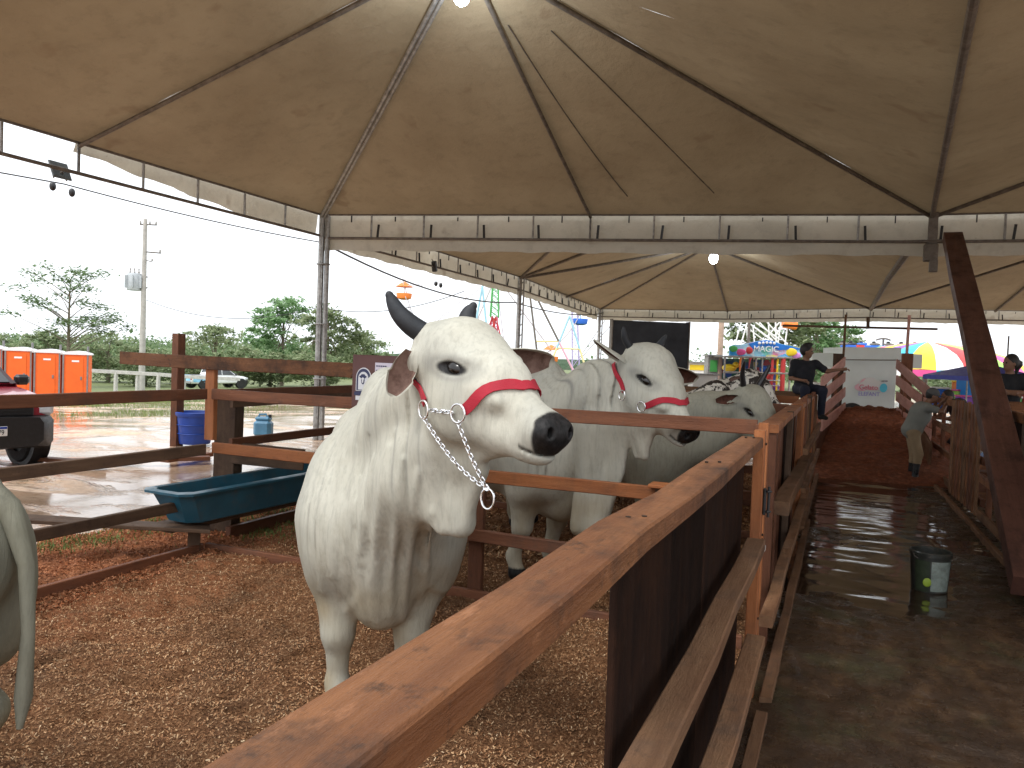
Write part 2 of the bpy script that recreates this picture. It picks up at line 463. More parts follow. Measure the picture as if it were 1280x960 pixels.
        # one light smoothing pass
        for _ in range(1):
            s2 = np.zeros_like(V); ct = np.zeros(n)
            for u in range(4):
                a, b = Fc[:, u], Fc[:, (u + 1) % 4]
                np.add.at(s2, a, V[b]); np.add.at(ct, a, 1); np.add.at(s2, b, V[a]); np.add.at(ct, b, 1)
            V = V * .6 + .4 * s2 / np.maximum(ct, 1)[:, None]
        return V, Fc
def axis(lo, hi, h, fine=()):
    """grid coordinates with finer steps inside given (a, b, step) spans"""
    out = [lo]
    while out[-1] < hi:
        st = h
        for a, b, q in fine:
            if a <= out[-1] < b: st = min(st, q)
        out.append(out[-1] + st)
    return np.array(out)
def vcol(me, name, C):
    a = me.color_attributes.new(name, 'FLOAT_COLOR', 'POINT')
    C4 = np.ones((len(C), 4), np.float32); C4[:, :3] = C; a.data.foreach_set('color', C4.ravel())
def sst(x, a, b):
    t = np.clip((x - a) / (b - a), 0, 1); return t * t * (3 - 2 * t)
# ------------------------------------------------------------------ zebu cattle
def hide_mat(name='white_hide', K=1.0, KB=1.0):
    g_ = lambda c: (c[0] * K, c[1] * K, c[2] * K * KB)
    t = NT(name, .7, .2)
    m = t.sep(t.attr('mask')); dark, tan, grey = m[0], m[1], m[2]
    n1 = t.noise(3.2, 5, .6); n2 = t.noise(14, 6, .65); n3 = t.noise(2.0, 3, .5, t.mapping((2.2, 2.2, .7)))
    col = t.ramp(n1, [(.3, g_((.42, .405, .335))), (.7, g_((.52, .505, .43)))])
    col = t.mix(t.math('MULTIPLY', t.ramp1(n3, .48, .68), .4), col, g_((.30, .305, .275)))
    col = t.mix(t.math('MULTIPLY', t.ramp1(n2, .52, .72), .22), col, g_((.29, .26, .19)))
    fl = t.noise(55, 3, .6, t.mapping((1, 1, .16)))
    col = t.mix(t.math('MULTIPLY', t.ramp1(fl, .48, .66), .30), col, g_((.25, .245, .21)))
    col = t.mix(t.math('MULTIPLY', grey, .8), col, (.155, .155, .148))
    col = t.mix(t.math('MULTIPLY', tan, .75), col, (.27, .20, .10))
    col = t.mix(dark, col, t.ramp(t.noise(60, 3), [(.3, (.006, .006, .006)), (.7, (.022, .020, .020))]))
    t.color(col)
    t.rough(t.mix(dark, (.7,) * 3, (.45,) * 3))
    hair = t.noise(260, 3, .7, t.mapping((1, 1, .22))); folds = t.noise(24, 4, .55, t.mapping((1, 1, .13)), .5)
    b1 = t.n('ShaderNodeBump'); b1.inputs['Strength'].default_value = .6; b1.inputs['Distance'].default_value = .010
    t.l(folds, b1.inputs['Height'])
    t.bump(hair, .6, .003, b1.outputs[0])
    t.b.inputs['Subsurface Weight'].default_value = 0
    return t.m
def pied_mat():
    t = NT('black_pied_hide', .6, .3)
    w = t.noise(7.5, 5, .7, None, 1.0); k = t.ramp(w, [(.485, (0, 0, 0)), (.51, (1, 1, 1))])
    t.color(t.mix(k, (.035, .028, .024), (.70, .67, .60))); t.bump(t.noise(200, 3), .3, .003); return t.m
HIDE, PIED = hide_mat(), pied_mat()
HIDE_SHADED, HIDE_S = hide_mat('shaded_hide', .42, .9), hide_mat('pale_grey_hide', .78, .95)  # first copy: white hide darkened, shade put into its colour
HORN = plain('dark_horn', (.012, .014, .018), .6, .4, 14, bump=.5, bscale=35)
HORN_B = plain('black_horn', (.012, .011, .012), .35, .3, 14, bump=.3, bscale=35)
EYEB = plain('eyeball', (.006, .004, .003), .10, .1, 3, spec=.5)
LID = plain('black_skin', (.004, .004, .004), .9, .3, 30, spec=.1)
def ear_mats():
    t = NT('ear_inner', .8, .2); n = t.noise(24, 5, .6)
    t.color(t.ramp(n, [(.3, (.10, .055, .042)), (.7, (.25, .16, .13))])); t.bump(t.noise(90, 4, .6), .6, .004)
    t2 = NT('ear_inner_dark', .8, .2)
    t2.color(t2.ramp(t2.noise(24, 5, .6), [(.3, (.045, .018, .012)), (.7, (.12, .05, .032))])); t2.bump(t2.noise(90, 4, .6), .6, .004)
    return t.m, t2.m
EAR_IN, EAR_IN_D = ear_mats()
RED_BAND = plain('red_webbing', (.36, .010, .026), .75, .15, 8, bump=.6, bscale=240)

class Frame:
    def __init__(s, o, f, u):
        s.o = Vector(o); s.f = Vector(f).normalized(); u = Vector(u); s.u = (u - s.f * u.dot(s.f)).normalized(); s.l = s.u.cross(s.f)
    def __call__(s, x, y, z): return s.o + s.f * x + s.l * y + s.u * z
    def M(s): return Matrix((s.f, s.l, s.u)).transposed()
    def local(s, P): return (np.asarray(P) - np.array(s.o)) @ np.array(s.M())
def ear_mesh(base, d, opn, L, W, inner, cup=1.0, droop=0.0):
    d = Vector(d).normalized(); n = Vector(opn); n = (n - d * n.dot(d)).normalized(); a = d.cross(n)
    nu, nv = 22, 16; V = []; F = []
    for lay in (0, 1):
        for i in range(nu + 1):
            u = 1 - (1 - i / nu) ** 1.7; w = W * (.58 + .42 * math.sin(math.pi * min(.5, u))) * math.sqrt(max(.0004, 1 - u ** 3.2)) * (1 - .18 * u)
            ang = (1.9 - .95 * u) * cup
            c = Vector(base) + d * L * u - n * droop * u * u
            for j in range(nv + 1):
                v = -1 + 2 * j / nv; th = ang * v
                rr = w / max(.6, math.sin(min(ang, 1.57)))
                p = c + a * rr * math.sin(th) * (.85 if ang > 1.5 else 1) + n * rr * (1 - math.cos(th)) * .75
                p -= n * (.0 if lay else .007) * (1)
                V.append(p)
    K = (nu + 1) * (nv + 1); mi = []
    for lay in (0, 1):
        for i in range(nu):
            for j in range(nv):
                q = (i * (nv + 1) + j, i * (nv + 1) + j + 1, (i + 1) * (nv + 1) + j + 1, (i + 1) * (nv + 1) + j)
                q = tuple(k + lay * K for k in q); F.append(q[::-1] if lay == 0 else q)
                mi.append(1 if lay == 1 and 1 < j < nv - 2 and i < nu - 4 else 0)
    for i in range(nu):
        for j in (0, nv):
            a0, a1 = i * (nv + 1) + j, (i + 1) * (nv + 1) + j; q = (a0, a1, a1 + K, a0 + K); F.append(q if j else q[::-1]); mi.append(0)
    m = MB(); m.v = V; m.f = F; m.mi = mi; return m, inner
def cow(name, label, loc, heading, head, res=.02, hres=None, hide=HIDE, hump=1.0, horn_pts=None, horn_r=.027, hornm=HORN,
        ears=None, ear_dark=False, legs=None, size=1.0, neckdrop=.0, group=None, tail=None, drape=.006, flaps=(), tailside=0, pre=None):
    """loc/heading place the animal; head = (origin, forward, up) in the animal's own frame (metres, x forward, z up)"""
    S = Solid(); H = Frame(*head)
    # trunk
    S.ell((-.55, 0, .93), (.72, .34, .39), .1)
    S.ell((-.95, 0, .92), (.45, .35, .36), .1)
    S.ell((-.08, 0, .95), (.34, .30, .41), .1)
    S.ell((-1.36, 0, 1.05), (.36, .29, .30), .1)
    S.limb((-.1, 0, 1.24), (-1.5, 0, 1.28), .11, .10, .12)
    S.ell((-.17, 0, 1.365), (.225 * hump, .135, .18 * hump), .09, Matrix.Rotation(R(-18), 3, 'Y'))
    S.ell((.12, 0, .74), (.19, .16, .29), .12)                      # brisket
    S.limb((.10, 0, .54), (-.25, 0, .55), .10, .08, .12)
    for sd in (1, -1):
        S.ell((-.02, sd * .235, .90), (.20, .14, .34), .08, Matrix.Rotation(R(-12), 3, 'Y'))
        S.ell((.12, sd * .15, .86), (.13, .13, .26), .08)
        S.ell((-1.42, sd * .19, .95), (.24, .15, .30), .08)
        S.ell((-1.52, sd * .16, .82), (.15, .12, .22), .06)
    lg = legs or {}
    for key, sd in (('fl', 1), ('fr', -1)):
        dx, dy = lg.get(key, (0, 0)); w = 1
        e = (-.02 + dx * .2, sd * .20, .66); kn = (.02 + dx * .65, sd * .175 + dy * .6, .38); fe = (.0 + dx, sd * .165 + dy, .15); ho = (.035 + dx, sd * .165 + dy, .05)
        S.limb((-.02, sd * .22, .88), e, .15, .12, .08); S.limb(e, kn, .12, .072, .06); S.ell(kn, (.068, .064, .08), .04)
        S.limb(kn, fe, .060, .046, .03); S.ell(fe, (.052, .05, .05), .03); S.limb(fe, ho, .045, .055, .03)
        S.limb((ho[0] + .02, ho[1], .035), (ho[0] - .01, ho[1], .035), .055, .055, .02)
    for key, sd in (('rl', 1), ('rr', -1)):
        dx, dy = lg.get(key, (0, 0))
        th = (-1.38, sd * .20, .90); sti = (-1.2 + dx * .3, sd * .22, .74); hk = (-1.53 + dx, sd * .17 + dy, .46); fe = (-1.46 + dx, sd * .165 + dy, .15); ho = (-1.42 + dx, sd * .165 + dy, .05)
        S.limb(th, sti, .18, .13, .08); S.limb(sti, hk, .115, .06, .06); S.ell(hk, (.065, .05, .075), .03)
        S.limb(hk, fe, .052, .04, .03); S.ell(fe, (.05, .048, .05), .03); S.limb(fe, ho, .044, .055, .03)
        S.limb((ho[0] + .02, ho[1], .035), (ho[0] - .01, ho[1], .035), .055, .055, .02)
    # neck
    b0, b1 = Vector((.02, 0, 1.15)), Vector((.16, 0, .90)); h0, h1 = H(-.14, 0, -.02), H(-.05, 0, -.19)
    m0 = b0.lerp(h0, .5) + Vector((0, 0, .02)); m1 = b1.lerp(h1, .5) + Vector((0, 0, -.02 - neckdrop))
    S.limb(b0, m0, .22, .175, .12); S.limb(m0, h0, .175, .13, .10)
    S.limb(b1, m1, .21, .155, .12); S.limb(m1, h1, .155, .115, .10)
    # dewlap
    for a, b, c, th, kk in flaps: S.tri(a, b, c, th, kk)
    # head
    Mh = H.M()
    S.limb(H(-.09, 0, .01), H(.09, 0, -.03), .135, .108, .08)
    S.ell(H(-.085, 0, .040), (.14, .112, .060), .06, Mh)
    S.ell(H(-.20, 0, .012), (.08, .115, .075), .06, Mh)
    S.limb(H(-.15, 0, -.02), H(-.02, 0, -.08), .125, .12, .08)
    S.limb(H(.07, 0, -.03), H(.330, 0, -.095), .090, .056, .06)
    for sd in (1, -1):
        S.limb(H(-.02, sd * .055, -.155), H(.28, sd * .02, -.165), .105, .046, .06)
        S.ell(H(.02, sd * .085, -.10), (.14, .055, .12), .05, Mh)
        S.ell(H(.01, sd * .103, .040), (.060, .03, .022), .03, Mh)    # brow
        S.ell(H(.115, sd * .088, -.05), (.10, .03, .03), .04, Mh)      # cheek bone
        S.ell(H(.382, sd * .042, -.088), (.032, .028, .032), .03, Mh)  # nostril wing
        S.ell(H(.0, sd * .152, .0), (.046, .030, .023), .014, Mh, True)   # eye socket
        S.ell(H(-.20, sd * .115, -.04), (.05, .05, .05), .04, Mh)     # ear root
        S.ell(H(-.225, sd * .085, .045), (.045, .045, .045), .04, Mh)   # horn root
    S.ell(H(.350, 0, -.110), (.068, .062, .070), .05, Mh)
    S.ell(H(.325, 0, -.178), (.072, .050, .036), .03, Mh)
    S.ell(H(.385, 0, -.166), (.085, .09, .004), .010, Mh, True)      # mouth line
    for sd in (1, -1): S.ell(H(.408, sd * .043, -.084), (.024, .013, .018), .01, Mh, True)
    S.tri(H(.20, 0, -.19), H(.0, 0, -.36), H(-.08, 0, -.22), .022, .07)
    if pre: pre(S, H)
    # grid
    hb = [tuple(H(x, y, z)) for x in (-.25, .6) for y in (-.2, .2) for z in (-.25, .22)]
    lo = [min(-1.8, *[p[0] for p in hb]), min(-.45, *[p[1] for p in hb]), -.03]
    hi = [max(.45, *[p[0] for p in hb]), max(.45, *[p[1] for p in hb]), max(1.78, *[p[2] for p in hb])]
    fine = [[], [], []]
    if hres:
        for q in range(3): fine[q] = [(min(p[q] for p in hb) + .04, max(p[q] for p in hb), hres)]
    xs, ys, zs = [axis(lo[q], hi[q], res, fine[q]) for q in range(3)]
    foldv = {}
    def disp(P):
        x, y, z = P[:, 0], P[:, 1], P[:, 2]; L = H.local(P)
        neck = (.0 * x + 1.0 * sst(x, -.05, .22)) * (1 - sst(z, 1.5, 1.75)) * sst(z, .60, .86) * sst(-L[:, 0] + .0, -.02, .16)
        side = x * .7 + y * 1.25
        ph = side * 74 + 4.5 * noise2(x + y, z * .5, 2.2, 3) + 1.2 * noise2(z, x - y, 3, 5)
        w = .35 - np.exp(-(np.sin(ph * .5) / .42) ** 2)
        foldv['f'] = (neck, ph, side)
        d = -drape * .60 * neck * w * sst(noise2(side * 1.4, z * .35, 3.4, 8), .22, .85)
        d += .006 * (noise2(x, z, 5, 1) - .5) + .004 * (noise2(x + y, z, 11, 2) - .5)
        d += .0015 * np.sin(L[:, 0] * 190 + 3 * noise2(L[:, 0], L[:, 2], 12, 4)) * np.exp(-((L[:, 0] - .06) ** 2 + (np.abs(L[:, 1]) - .11) ** 2 + (L[:, 2] - .045) ** 2) / .002)
        return d
    V, F = S.mesh(xs, ys, zs, disp)
    L = H.local(V); lx, ly, lz = L[:, 0], L[:, 1], L[:, 2]; al = np.abs(ly); lx = np.where(lx > .1, .1 + (lx - .1) / .74, lx)
    lz0 = lz; lz = lz + .035 * sst(lx, .05, .45)
    mz = sst(lx + .35 * lz + .02 * (noise2(lx, lz, 40) - .5), .438, .455) * (lz > -.128) * sst(-lz, -.02, .0) * (1 - sst(al, .1, .12))
    mz = np.maximum(mz, sst(lx, .455, .475) * (lz > -.13) * (lz < .06))
    mouth = np.exp(-((lz + .126) / .008) ** 2) * (lx > .39) * (lx < .6)
    ed = np.sqrt(((lx - .002) / .066) ** 2 + ((lz0 - lx * .13) / .0245) ** 2)
    eye = (1 - sst(ed, .8, 1.15)) * (al > .07) * (al < .2)
    far = (np.abs(lx) < .7) & (al < .2) & (np.abs(lz) < .22)
    hoof = 1 - sst(V[:, 2], .075, .085)
    dark = np.where(far, np.maximum(np.maximum(mz, mouth * .8), eye), 0); dark = np.maximum(dark, hoof * (V[:, 2] < .1))
    legm = (1 - sst(V[:, 2], .5, .8)) * noise2(V[:, 0] + V[:, 1], V[:, 2], 9, 5)
    tan = np.clip(legm * .9, 0, 1) + .16 * np.exp(-((V[:, 2] - .78) / .12) ** 2) * noise2(V[:, 0] * 2 + V[:, 1], V[:, 2], 8, 2)
    grey = np.where(far, sst(lx, .30, .43) * .30 + .45 * np.exp(-((ed - 1.4) / .5) ** 2) * (al > .07), 0) + .30 * np.exp(-(((V[:, 0] + .17) / .25) ** 2 + ((V[:, 2] - 1.45) / .25) ** 2))
    grey = grey + .35 * np.exp(-((lx + .13) ** 2 + (al - .13) ** 2 + lz ** 2) / .004)
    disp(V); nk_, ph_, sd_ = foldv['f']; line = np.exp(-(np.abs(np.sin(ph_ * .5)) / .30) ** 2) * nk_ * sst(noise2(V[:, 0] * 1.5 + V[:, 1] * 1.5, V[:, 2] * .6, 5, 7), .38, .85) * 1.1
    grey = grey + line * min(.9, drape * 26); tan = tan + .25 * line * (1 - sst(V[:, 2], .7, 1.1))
    root = thing(name, label, 'cow', loc, heading, group); root.scale = (size,) * 3
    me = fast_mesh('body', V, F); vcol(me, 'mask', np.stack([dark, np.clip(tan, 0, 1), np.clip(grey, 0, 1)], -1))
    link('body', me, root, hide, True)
    for sd in (-1, 1):
        m = MB(); m.ball((0, 0, 0), (.043, .0265, .0265), 20, 14); e = m.build('eye', EYEB, root, True); e.location = H(.002, sd * .1150, .0); e.matrix_local = Matrix.Translation(H(.002, sd * .1185, .0)) @ Mh.to_4x4()
        m = MB(); rr = .030
        for q in (1, -1):                       # upper and lower eyelid
            pts = [H(.046 * math.cos(a), sd * (.108 + .022 * math.sin(a)), .0 - .0055 * math.cos(a) + q * .0185 * math.sin(a)) for a in np.linspace(0, math.pi, 9)]
            m.tube(pts, [.002, .004, .005, .0055, .006, .0055, .005, .004, .002], 8)
        m.build('eyelid', LID, root, True)
        hp = (horn_pts or {}).get(sd, [(0, 0, 0), (-.03, .03, .05), (-.08, .05, .10), (-.13, .06, .17)])
        pts = [H(-.23 + a, sd * (.085 + b), .05 + c) for a, b, c in hp]
        # smooth curve through the points
        cp = []
        for i in range(len(pts) - 1):
            p0 = pts[max(0, i - 1)]; p1 = pts[i]; p2 = pts[i + 1]; p3 = pts[min(len(pts) - 1, i + 2)]
            for t in np.linspace(0, 1, 5)[:-1]:
                cp.append(.5 * ((2 * p1) + (p2 - p0) * t + (2 * p0 - 5 * p1 + 4 * p2 - p3) * t * t + (3 * p1 - p0 - 3 * p2 + p3) * t ** 3))
        cp.append(pts[-1]); n = len(cp)
        rs = [horn_r * (1 - .15 * (i / (n - 1)) - .47 * (i / (n - 1)) ** 3) for i in range(n)]
        d = (cp[-1] - cp[-2]).normalized(); e0 = cp[-1]; r0 = rs[-1]
        for q in (.35, .6, .85, 1.0): cp.append(e0 + d * r0 * 1.15 * q); rs.append(r0 * math.sqrt(max(.01, 1 - q * q)))
        m = MB(); m.tube(cp, rs, 14); m.build('horn', hornm, root, True)
        ep = (ears or {}).get(sd, ((-.15, .13, .02), (-.35, .85, -.25), (.75, .45, .1), .24, .062))
        bpos, dr, op, Ln, Wd = ep[:5]
        base = H(bpos[0], sd * bpos[1], bpos[2]); D = H.f * dr[0] + H.l * sd * dr[1] + H.u * dr[2]; O = H.f * op[0] + H.l * sd * op[1] + H.u * op[2]
        m, inn = ear_mesh(base, D, O, Ln, Wd, EAR_IN_D if ear_dark else EAR_IN, ep[5] if len(ep) > 5 else 1.0)
        m.build('ear', [hide, inn], root, True)
    tp = tail or [(-1.68, 0, 1.33), (-1.76, .0, 1.22), (-1.79, tailside * .02, 1.0), (-1.79, tailside * .04, .75), (-1.77, tailside * .05, .55), (-1.76, tailside * .05, .38)]
    m = MB(); m.tube(tp, [.05, .036, .026, .020, .027, .010], 10); m.build('tail', hide, root, True)
    return root, S, H
def halter(name, label, root, S, H, sd, size, nose_x=.225, rings=((-.055, -.165), (.098, -.125), (-.25, -.10)), group=None):
    """red webbing halter lying on the head; sd = side nearest the camera; coordinates in the cow's frame"""
    h = thing(name, label, 'halter', root.location, root.rotation_euler.z, group); h.scale = root.scale
    def band(nm, path, w, mat=RED_BAND, lift=.006, across=None):
        P = []; n = len(path)
        for i in range(n):
            t = (path[min(i + 1, n - 1)] - path[max(i - 1, 0)]).normalized(); c = path[i]
            e = Vector(S_normal(S, c)); a = t.cross(e).normalized() * w / 2
            for q in (-1, 0, 1):
                for ly in (lift, lift + .005): P.append(snap(S, c + a * q, e, ly))
        F = []
        for i in range(n - 1):
            b = i * 6; d = b + 6
            F += [(b + 1, b + 3, d + 3, d + 1), (b + 3, b + 5, d + 5, d + 3), (b, d, d + 2, b + 2), (b + 2, d + 2, d + 4, b + 4), (b, b + 1, d + 1, d), (b + 4, d + 4, d + 5, b + 5)]
        F += [(0, 2, 3, 1), (2, 4, 5, 3), ((n - 1) * 6, (n - 1) * 6 + 1, (n - 1) * 6 + 3, (n - 1) * 6 + 2), ((n - 1) * 6 + 2, (n - 1) * 6 + 3, (n - 1) * 6 + 5, (n - 1) * 6 + 4)]
        m = MB(); m.add(P, F); return m.build(nm, mat, h, True)
    r1, r2 = surf(S, H, *rings[0], sd), surf(S, H, *rings[1], sd)      # the two rings on the cheek
    A = []
    for a in np.linspace(-26, 206, 28):                                  # nose band: from ring 2 over the bridge to the far cheek
        f = min(a + 26, 206 - a) / 116; xx = rings[1][0] + .012 + (nose_x - rings[1][0] - .012) * min(1, f * 1.25) ** .8
        c = H(xx, 0, -.045); d = H.l * sd * math.cos(R(a)) + H.u * math.sin(R(a)); A.append(S.cast(c, d, .3, 50))
    band('nose_strap', A, .036)
    B = []
    for f in np.linspace(0, 1, 12):                                       # cheek strap: up behind the ear
        x0, z0 = rings[0]; x1, z1 = rings[2]
        B.append(surf(S, H, x0 - .012 + (x1 - x0) * f, z0 + .02 + (z1 - z0) * f, sd))
    band('cheek_strap', B, .034)
    nr = [(Vector(S_normal(S, q)) + H.l * sd * 1.2).normalized() for q in (r1, r2)]
    for c, e in ((r1, nr[0]), (r2, nr[1])):
        t = e.orthogonal().normalized(); b = e.cross(t); cc = c + e * .016
        m = MB(); m.tube([cc + (t * math.cos(a) + b * math.sin(a)) * .031 for a in np.linspace(0, 2 * math.pi, 24, endpoint=False)], .0038, 8, closed=True)
        m.build('ring', CHROME, h, True)
    return h, r1, r2, nr
def S_normal(S, p, e=.008):
    P = np.array([[p[0] + e, p[1], p[2]], [p[0] - e, p[1], p[2]], [p[0], p[1] + e, p[2]], [p[0], p[1] - e, p[2]], [p[0], p[1], p[2] + e], [p[0], p[1], p[2] - e]])
    f = S.at(P); v = Vector((f[0] - f[1], f[2] - f[3], f[4] - f[5])); return v.normalized()
def snap(S, p, e, lift):
    for _ in range(4):
        f = float(S.at(np.array([tuple(p)]))[0]); p = p - Vector(S_normal(S, p)) * f * .9
    return p + Vector(S_normal(S, p)) * lift
def surf(S, H, x, z, sd):
    return S.cast(H(x, 0, z), H.l * sd, .4, 70)
def chain_mesh(pts, link_l=.019, r=.0023, w=.0062):
    pts = [Vector(p) for p in pts]; seg = [(pts[i + 1] - pts[i]).length for i in range(len(pts) - 1)]; T = sum(seg); n = max(2, int(T / (link_l * .74)))
    m = MB()
    def at(s):
        for i, q in enumerate(seg):
            if s <= q or i == len(seg) - 1: return pts[i].lerp(pts[i + 1], min(1, s / q)), (pts[i + 1] - pts[i]).normalized()
            s -= q
    for i in range(n):
        c, t = at(T * (i + .5) / n); a = t.orthogonal().normalized(); b = t.cross(a)
        if i % 2: a, b = b, a
        L = link_l / 2 - w
        P = []
        for k in range(12):
            an = 2 * math.pi * k / 12; P.append(c + t * (math.sin(an) * w + (L if math.sin(an) > 0 else -L)) + a * math.cos(an) * w)
        m.tube(P, r, 5, closed=True)
    return m
# ------------------------------------------------------------------ ground
def slope(X, Y):
    d = np.maximum(0, -X - 13.0)
    z = -.045 * np.minimum(d, 40) - .006 * np.maximum(0, d - 40)
    b = np.clip((Y - 15) / 15, 0, 1)
    return np.maximum(z, -3.0) - .05 * 0
def clay_mat():
    t = NT('wet_clay', .6, .5)
    v = t.mapping((1, 1, 0.2)); n1 = t.noise(.23, 7, .6, v); n2 = t.noise(1.3, 7, .65, v); n3 = t.noise(9, 6, .7, v)
    st = t.noise(.8, 6, .65, t.mapping((.35, 1.1, .2), rot=(0, 0, R(-40))), .6)
    col = t.ramp(n2, [(.3, (.58, .40, .27)), (.55, (.68, .50, .36)), (.72, (.55, .30, .15))])
    col = t.mix(t.math('MULTIPLY', t.ramp1(n3, .45, .7), .5), col, (.28, .15, .085))
    far = t.ramp(t.math('ADD', t.math('MULTIPLY', t.noise(.35, 5, .6, v), 1.0), 0.0), [(.44, (0, 0, 0)), (.56, (1, 1, 1))])
    # grass verge beyond the yard, by real position
    sx = t.n('ShaderNodeSeparateXYZ'); t.l(t.tc(), sx.inputs[0])
    dist = t.math('SUBTRACT', t.math('MULTIPLY', sx.outputs[1], .75), t.math('MULTIPLY', sx.outputs[0], .66))
    ver = t.n('ShaderNodeMapRange'); ver.inputs[1].default_value = 37; ver.inputs[2].default_value = 45
    t.l(t.math('ADD', dist, t.math('MULTIPLY', t.math('SUBTRACT', n1, .5), 26)), ver.inputs[0])
    grass = t.ramp(n3, [(.3, (.085, .12, .035)), (.7, (.20, .22, .09))])
    pat = t.math('MULTIPLY', t.ramp1(t.noise(.9, 6, .7, v), .60, .68), t.ramp1(n3, .4, .6))
    col = t.mix(t.math('MULTIPLY', pat, .8), col, (.15, .16, .06))
    wet = t.math('MULTIPLY', t.ramp1(st, .38, .47), t.math('SUBTRACT', 1, ver.outputs[0]))
    col = t.mix(wet, col, t.mix(.35, col, (.22, .14, .09)))
    col = t.mix(ver.outputs[0], col, grass)
    t.color(col)
    t.rough(t.ramp(wet, [(0, (.75,) * 3), (.5, (.22,) * 3), (1, (.05,) * 3)]))
    inv = t.math('SUBTRACT', 1, wet)
    t.bump(t.math('MULTIPLY', t.math('ADD', n3, t.math('MULTIPLY', n2, 1.5)), t.math('MULTIPLY_ADD', inv, .94, .06)), .7, .05)
    return t.m
CLAY = clay_mat()
def g(a, n0, b, n1, c, n2, d):   # fine steps between b and c, coarse outside
    return np.concatenate([-np.geomspace(-a, -b, n0)[:-1] if a < 0 and b < 0 else np.linspace(a, b, n0)[:-1], np.linspace(b, c, n1)[:-1], np.geomspace(c, d, n2)])
gx = g(-900, 30, -14, 130, 8, 26, 700); gy = np.concatenate([np.linspace(-60, 0, 12)[:-1], np.linspace(0, 22, 130)[:-1], np.geomspace(22, 1400, 40)])
def ground_z(X, Y):
    z = slope(X, Y) + (fbm(X, Y, .7, 4, 3) - .5) * .10 * (1 - .0 * X) + (fbm(X, Y, .12, 2, 9) - .5) * .15 * (np.abs(X) > 8) - .03
    pen = sst(X, -5.9, -5.4) * (1 - sst(X, 5.0, 6.0)) * (1 - sst(Y, 14.5, 16))
    return z * (1 - pen) - .13 * pen
tag(sheet('ground', gx, gy, ground_z, CLAY), kind='structure')

def chip_mat(name, stops, rough=.85, wet=False):
    t = NT(name, rough, .25)
    ri = t.n('ShaderNodeNewGeometry').outputs['Random Per Island']
    c = t.ramp(ri, stops); c = t.mix(t.math('MULTIPLY', t.ramp1(t.noise(1.7, 5, .6), .45, .65), .55), c, (.10, .055, .03))
    t.color(c); return t.m
def litter_mat():
    t = NT('bedding', .9, .2)
    n = t.noise(55, 6, .75); n2 = t.noise(2.2, 6, .65); n3 = t.noise(140, 4, .7)
    c = t.ramp(n, [(.28, (.06, .025, .011)), (.5, (.205, .095, .042)), (.72, (.42, .235, .12))])
    sx = t.n('ShaderNodeSeparateXYZ'); t.l(t.tc(), sx.inputs[0])
    red = t.n('ShaderNodeMapRange'); red.inputs[1].default_value = -3.5; red.inputs[2].default_value = -5.3
    t.l(t.math('ADD', sx.outputs[0], t.math('MULTIPLY', t.math('SUBTRACT', n2, .5), 2.4)), red.inputs[0])
    c = t.mix(t.math('MULTIPLY', red.outputs[0], .85), c, t.ramp(n, [(.3, (.26, .075, .026)), (.7, (.56, .22, .10))]))
    c = t.mix(t.math('MULTIPLY', t.ramp1(n2, .5, .68), .5), c, (.075, .045, .028))
    t.color(c); t.bump(t.math('ADD', n, t.math('MULTIPLY', n3, .6)), .9, .02); return t.m
LITTER = litter_mat()
def litter_z(X, Y):
    edge = sst(X, -7.6, -5.6)
    z = .012 + .085 * (fbm(X, Y, 1.1, 5, 21, .6) - .45) + .085 * (fbm(X + .4 * Y, Y, 2.9, 4, 23, .55) - .5) + .035 * (fbm(X, Y, 7, 3, 4, .6) - .5)
    z -= .035 * sst(noise2(X, Y, 5.5, 77), .70, .88) * (X > -4.9)
    z += .11 * sst(-X, 4.9, 5.4) * (fbm(X, Y, 2.6, 4, 12, .6) - .1) * (1 - sst(-X, 6.4, 7.2))
    return z * edge - .16 * (1 - edge)
lx_ = np.concatenate([np.linspace(-7.7, -4.6, 90)[:-1], np.linspace(-4.6, -.36, 170)]); ly_ = np.concatenate([np.linspace(-.8, .6, 20)[:-1], np.linspace(.6, 5.2, 190)[:-1], np.linspace(5.2, 14.2, 180)])
tag(sheet('pen_floor', lx_, ly_, litter_z, LITTER), kind='structure')
tag(sheet('pen_floor_right', np.linspace(1.72, 6, 50), np.linspace(1, 14.2, 130), lambda X, Y: litter_z(X * 0 - 3 - X, Y), LITTER), kind='structure')

def flakes(name, n, xf, yf, zf, mat, l0, l1, w0, w1, seed, tilt=.55):
    r = np.random.default_rng(seed); x = xf(r, n); y = yf(r, n, x)
    z = zf(x, y); L = r.uniform(l0, l1, n) ** 1.0; W = r.uniform(w0, w1, n); a = r.uniform(0, 2 * math.pi, n)
    tx = r.normal(0, tilt, n); ty = r.normal(0, tilt, n)
    dx = np.stack([np.cos(a), np.sin(a), tx], -1); dx /= np.linalg.norm(dx, axis=1)[:, None]
    dy = np.stack([-np.sin(a), np.cos(a), ty], -1); dy /= np.linalg.norm(dy, axis=1)[:, None]
    c = np.stack([x, y, z + .3 * L * np.abs(tx)], -1)
    V = np.stack([c - dx * L[:, None] / 2 - dy * W[:, None] / 2, c + dx * L[:, None] / 2 - dy * W[:, None] * .3, c + dx * L[:, None] / 2 * .9 + dy * W[:, None] / 2, c - dx * L[:, None] / 2 + dy * W[:, None] * .4], 1).reshape(-1, 3)
    F = np.arange(4 * n).reshape(n, 4)
    o = link(name, fast_mesh(name, V, F), None, mat); return o
CHIP = chip_mat('wood_chips', [(0, (.09, .036, .015)), (.4, (.27, .125, .055)), (.75, (.45, .25, .125)), (.95, (.58, .38, .21)), (1, (.70, .52, .33))])
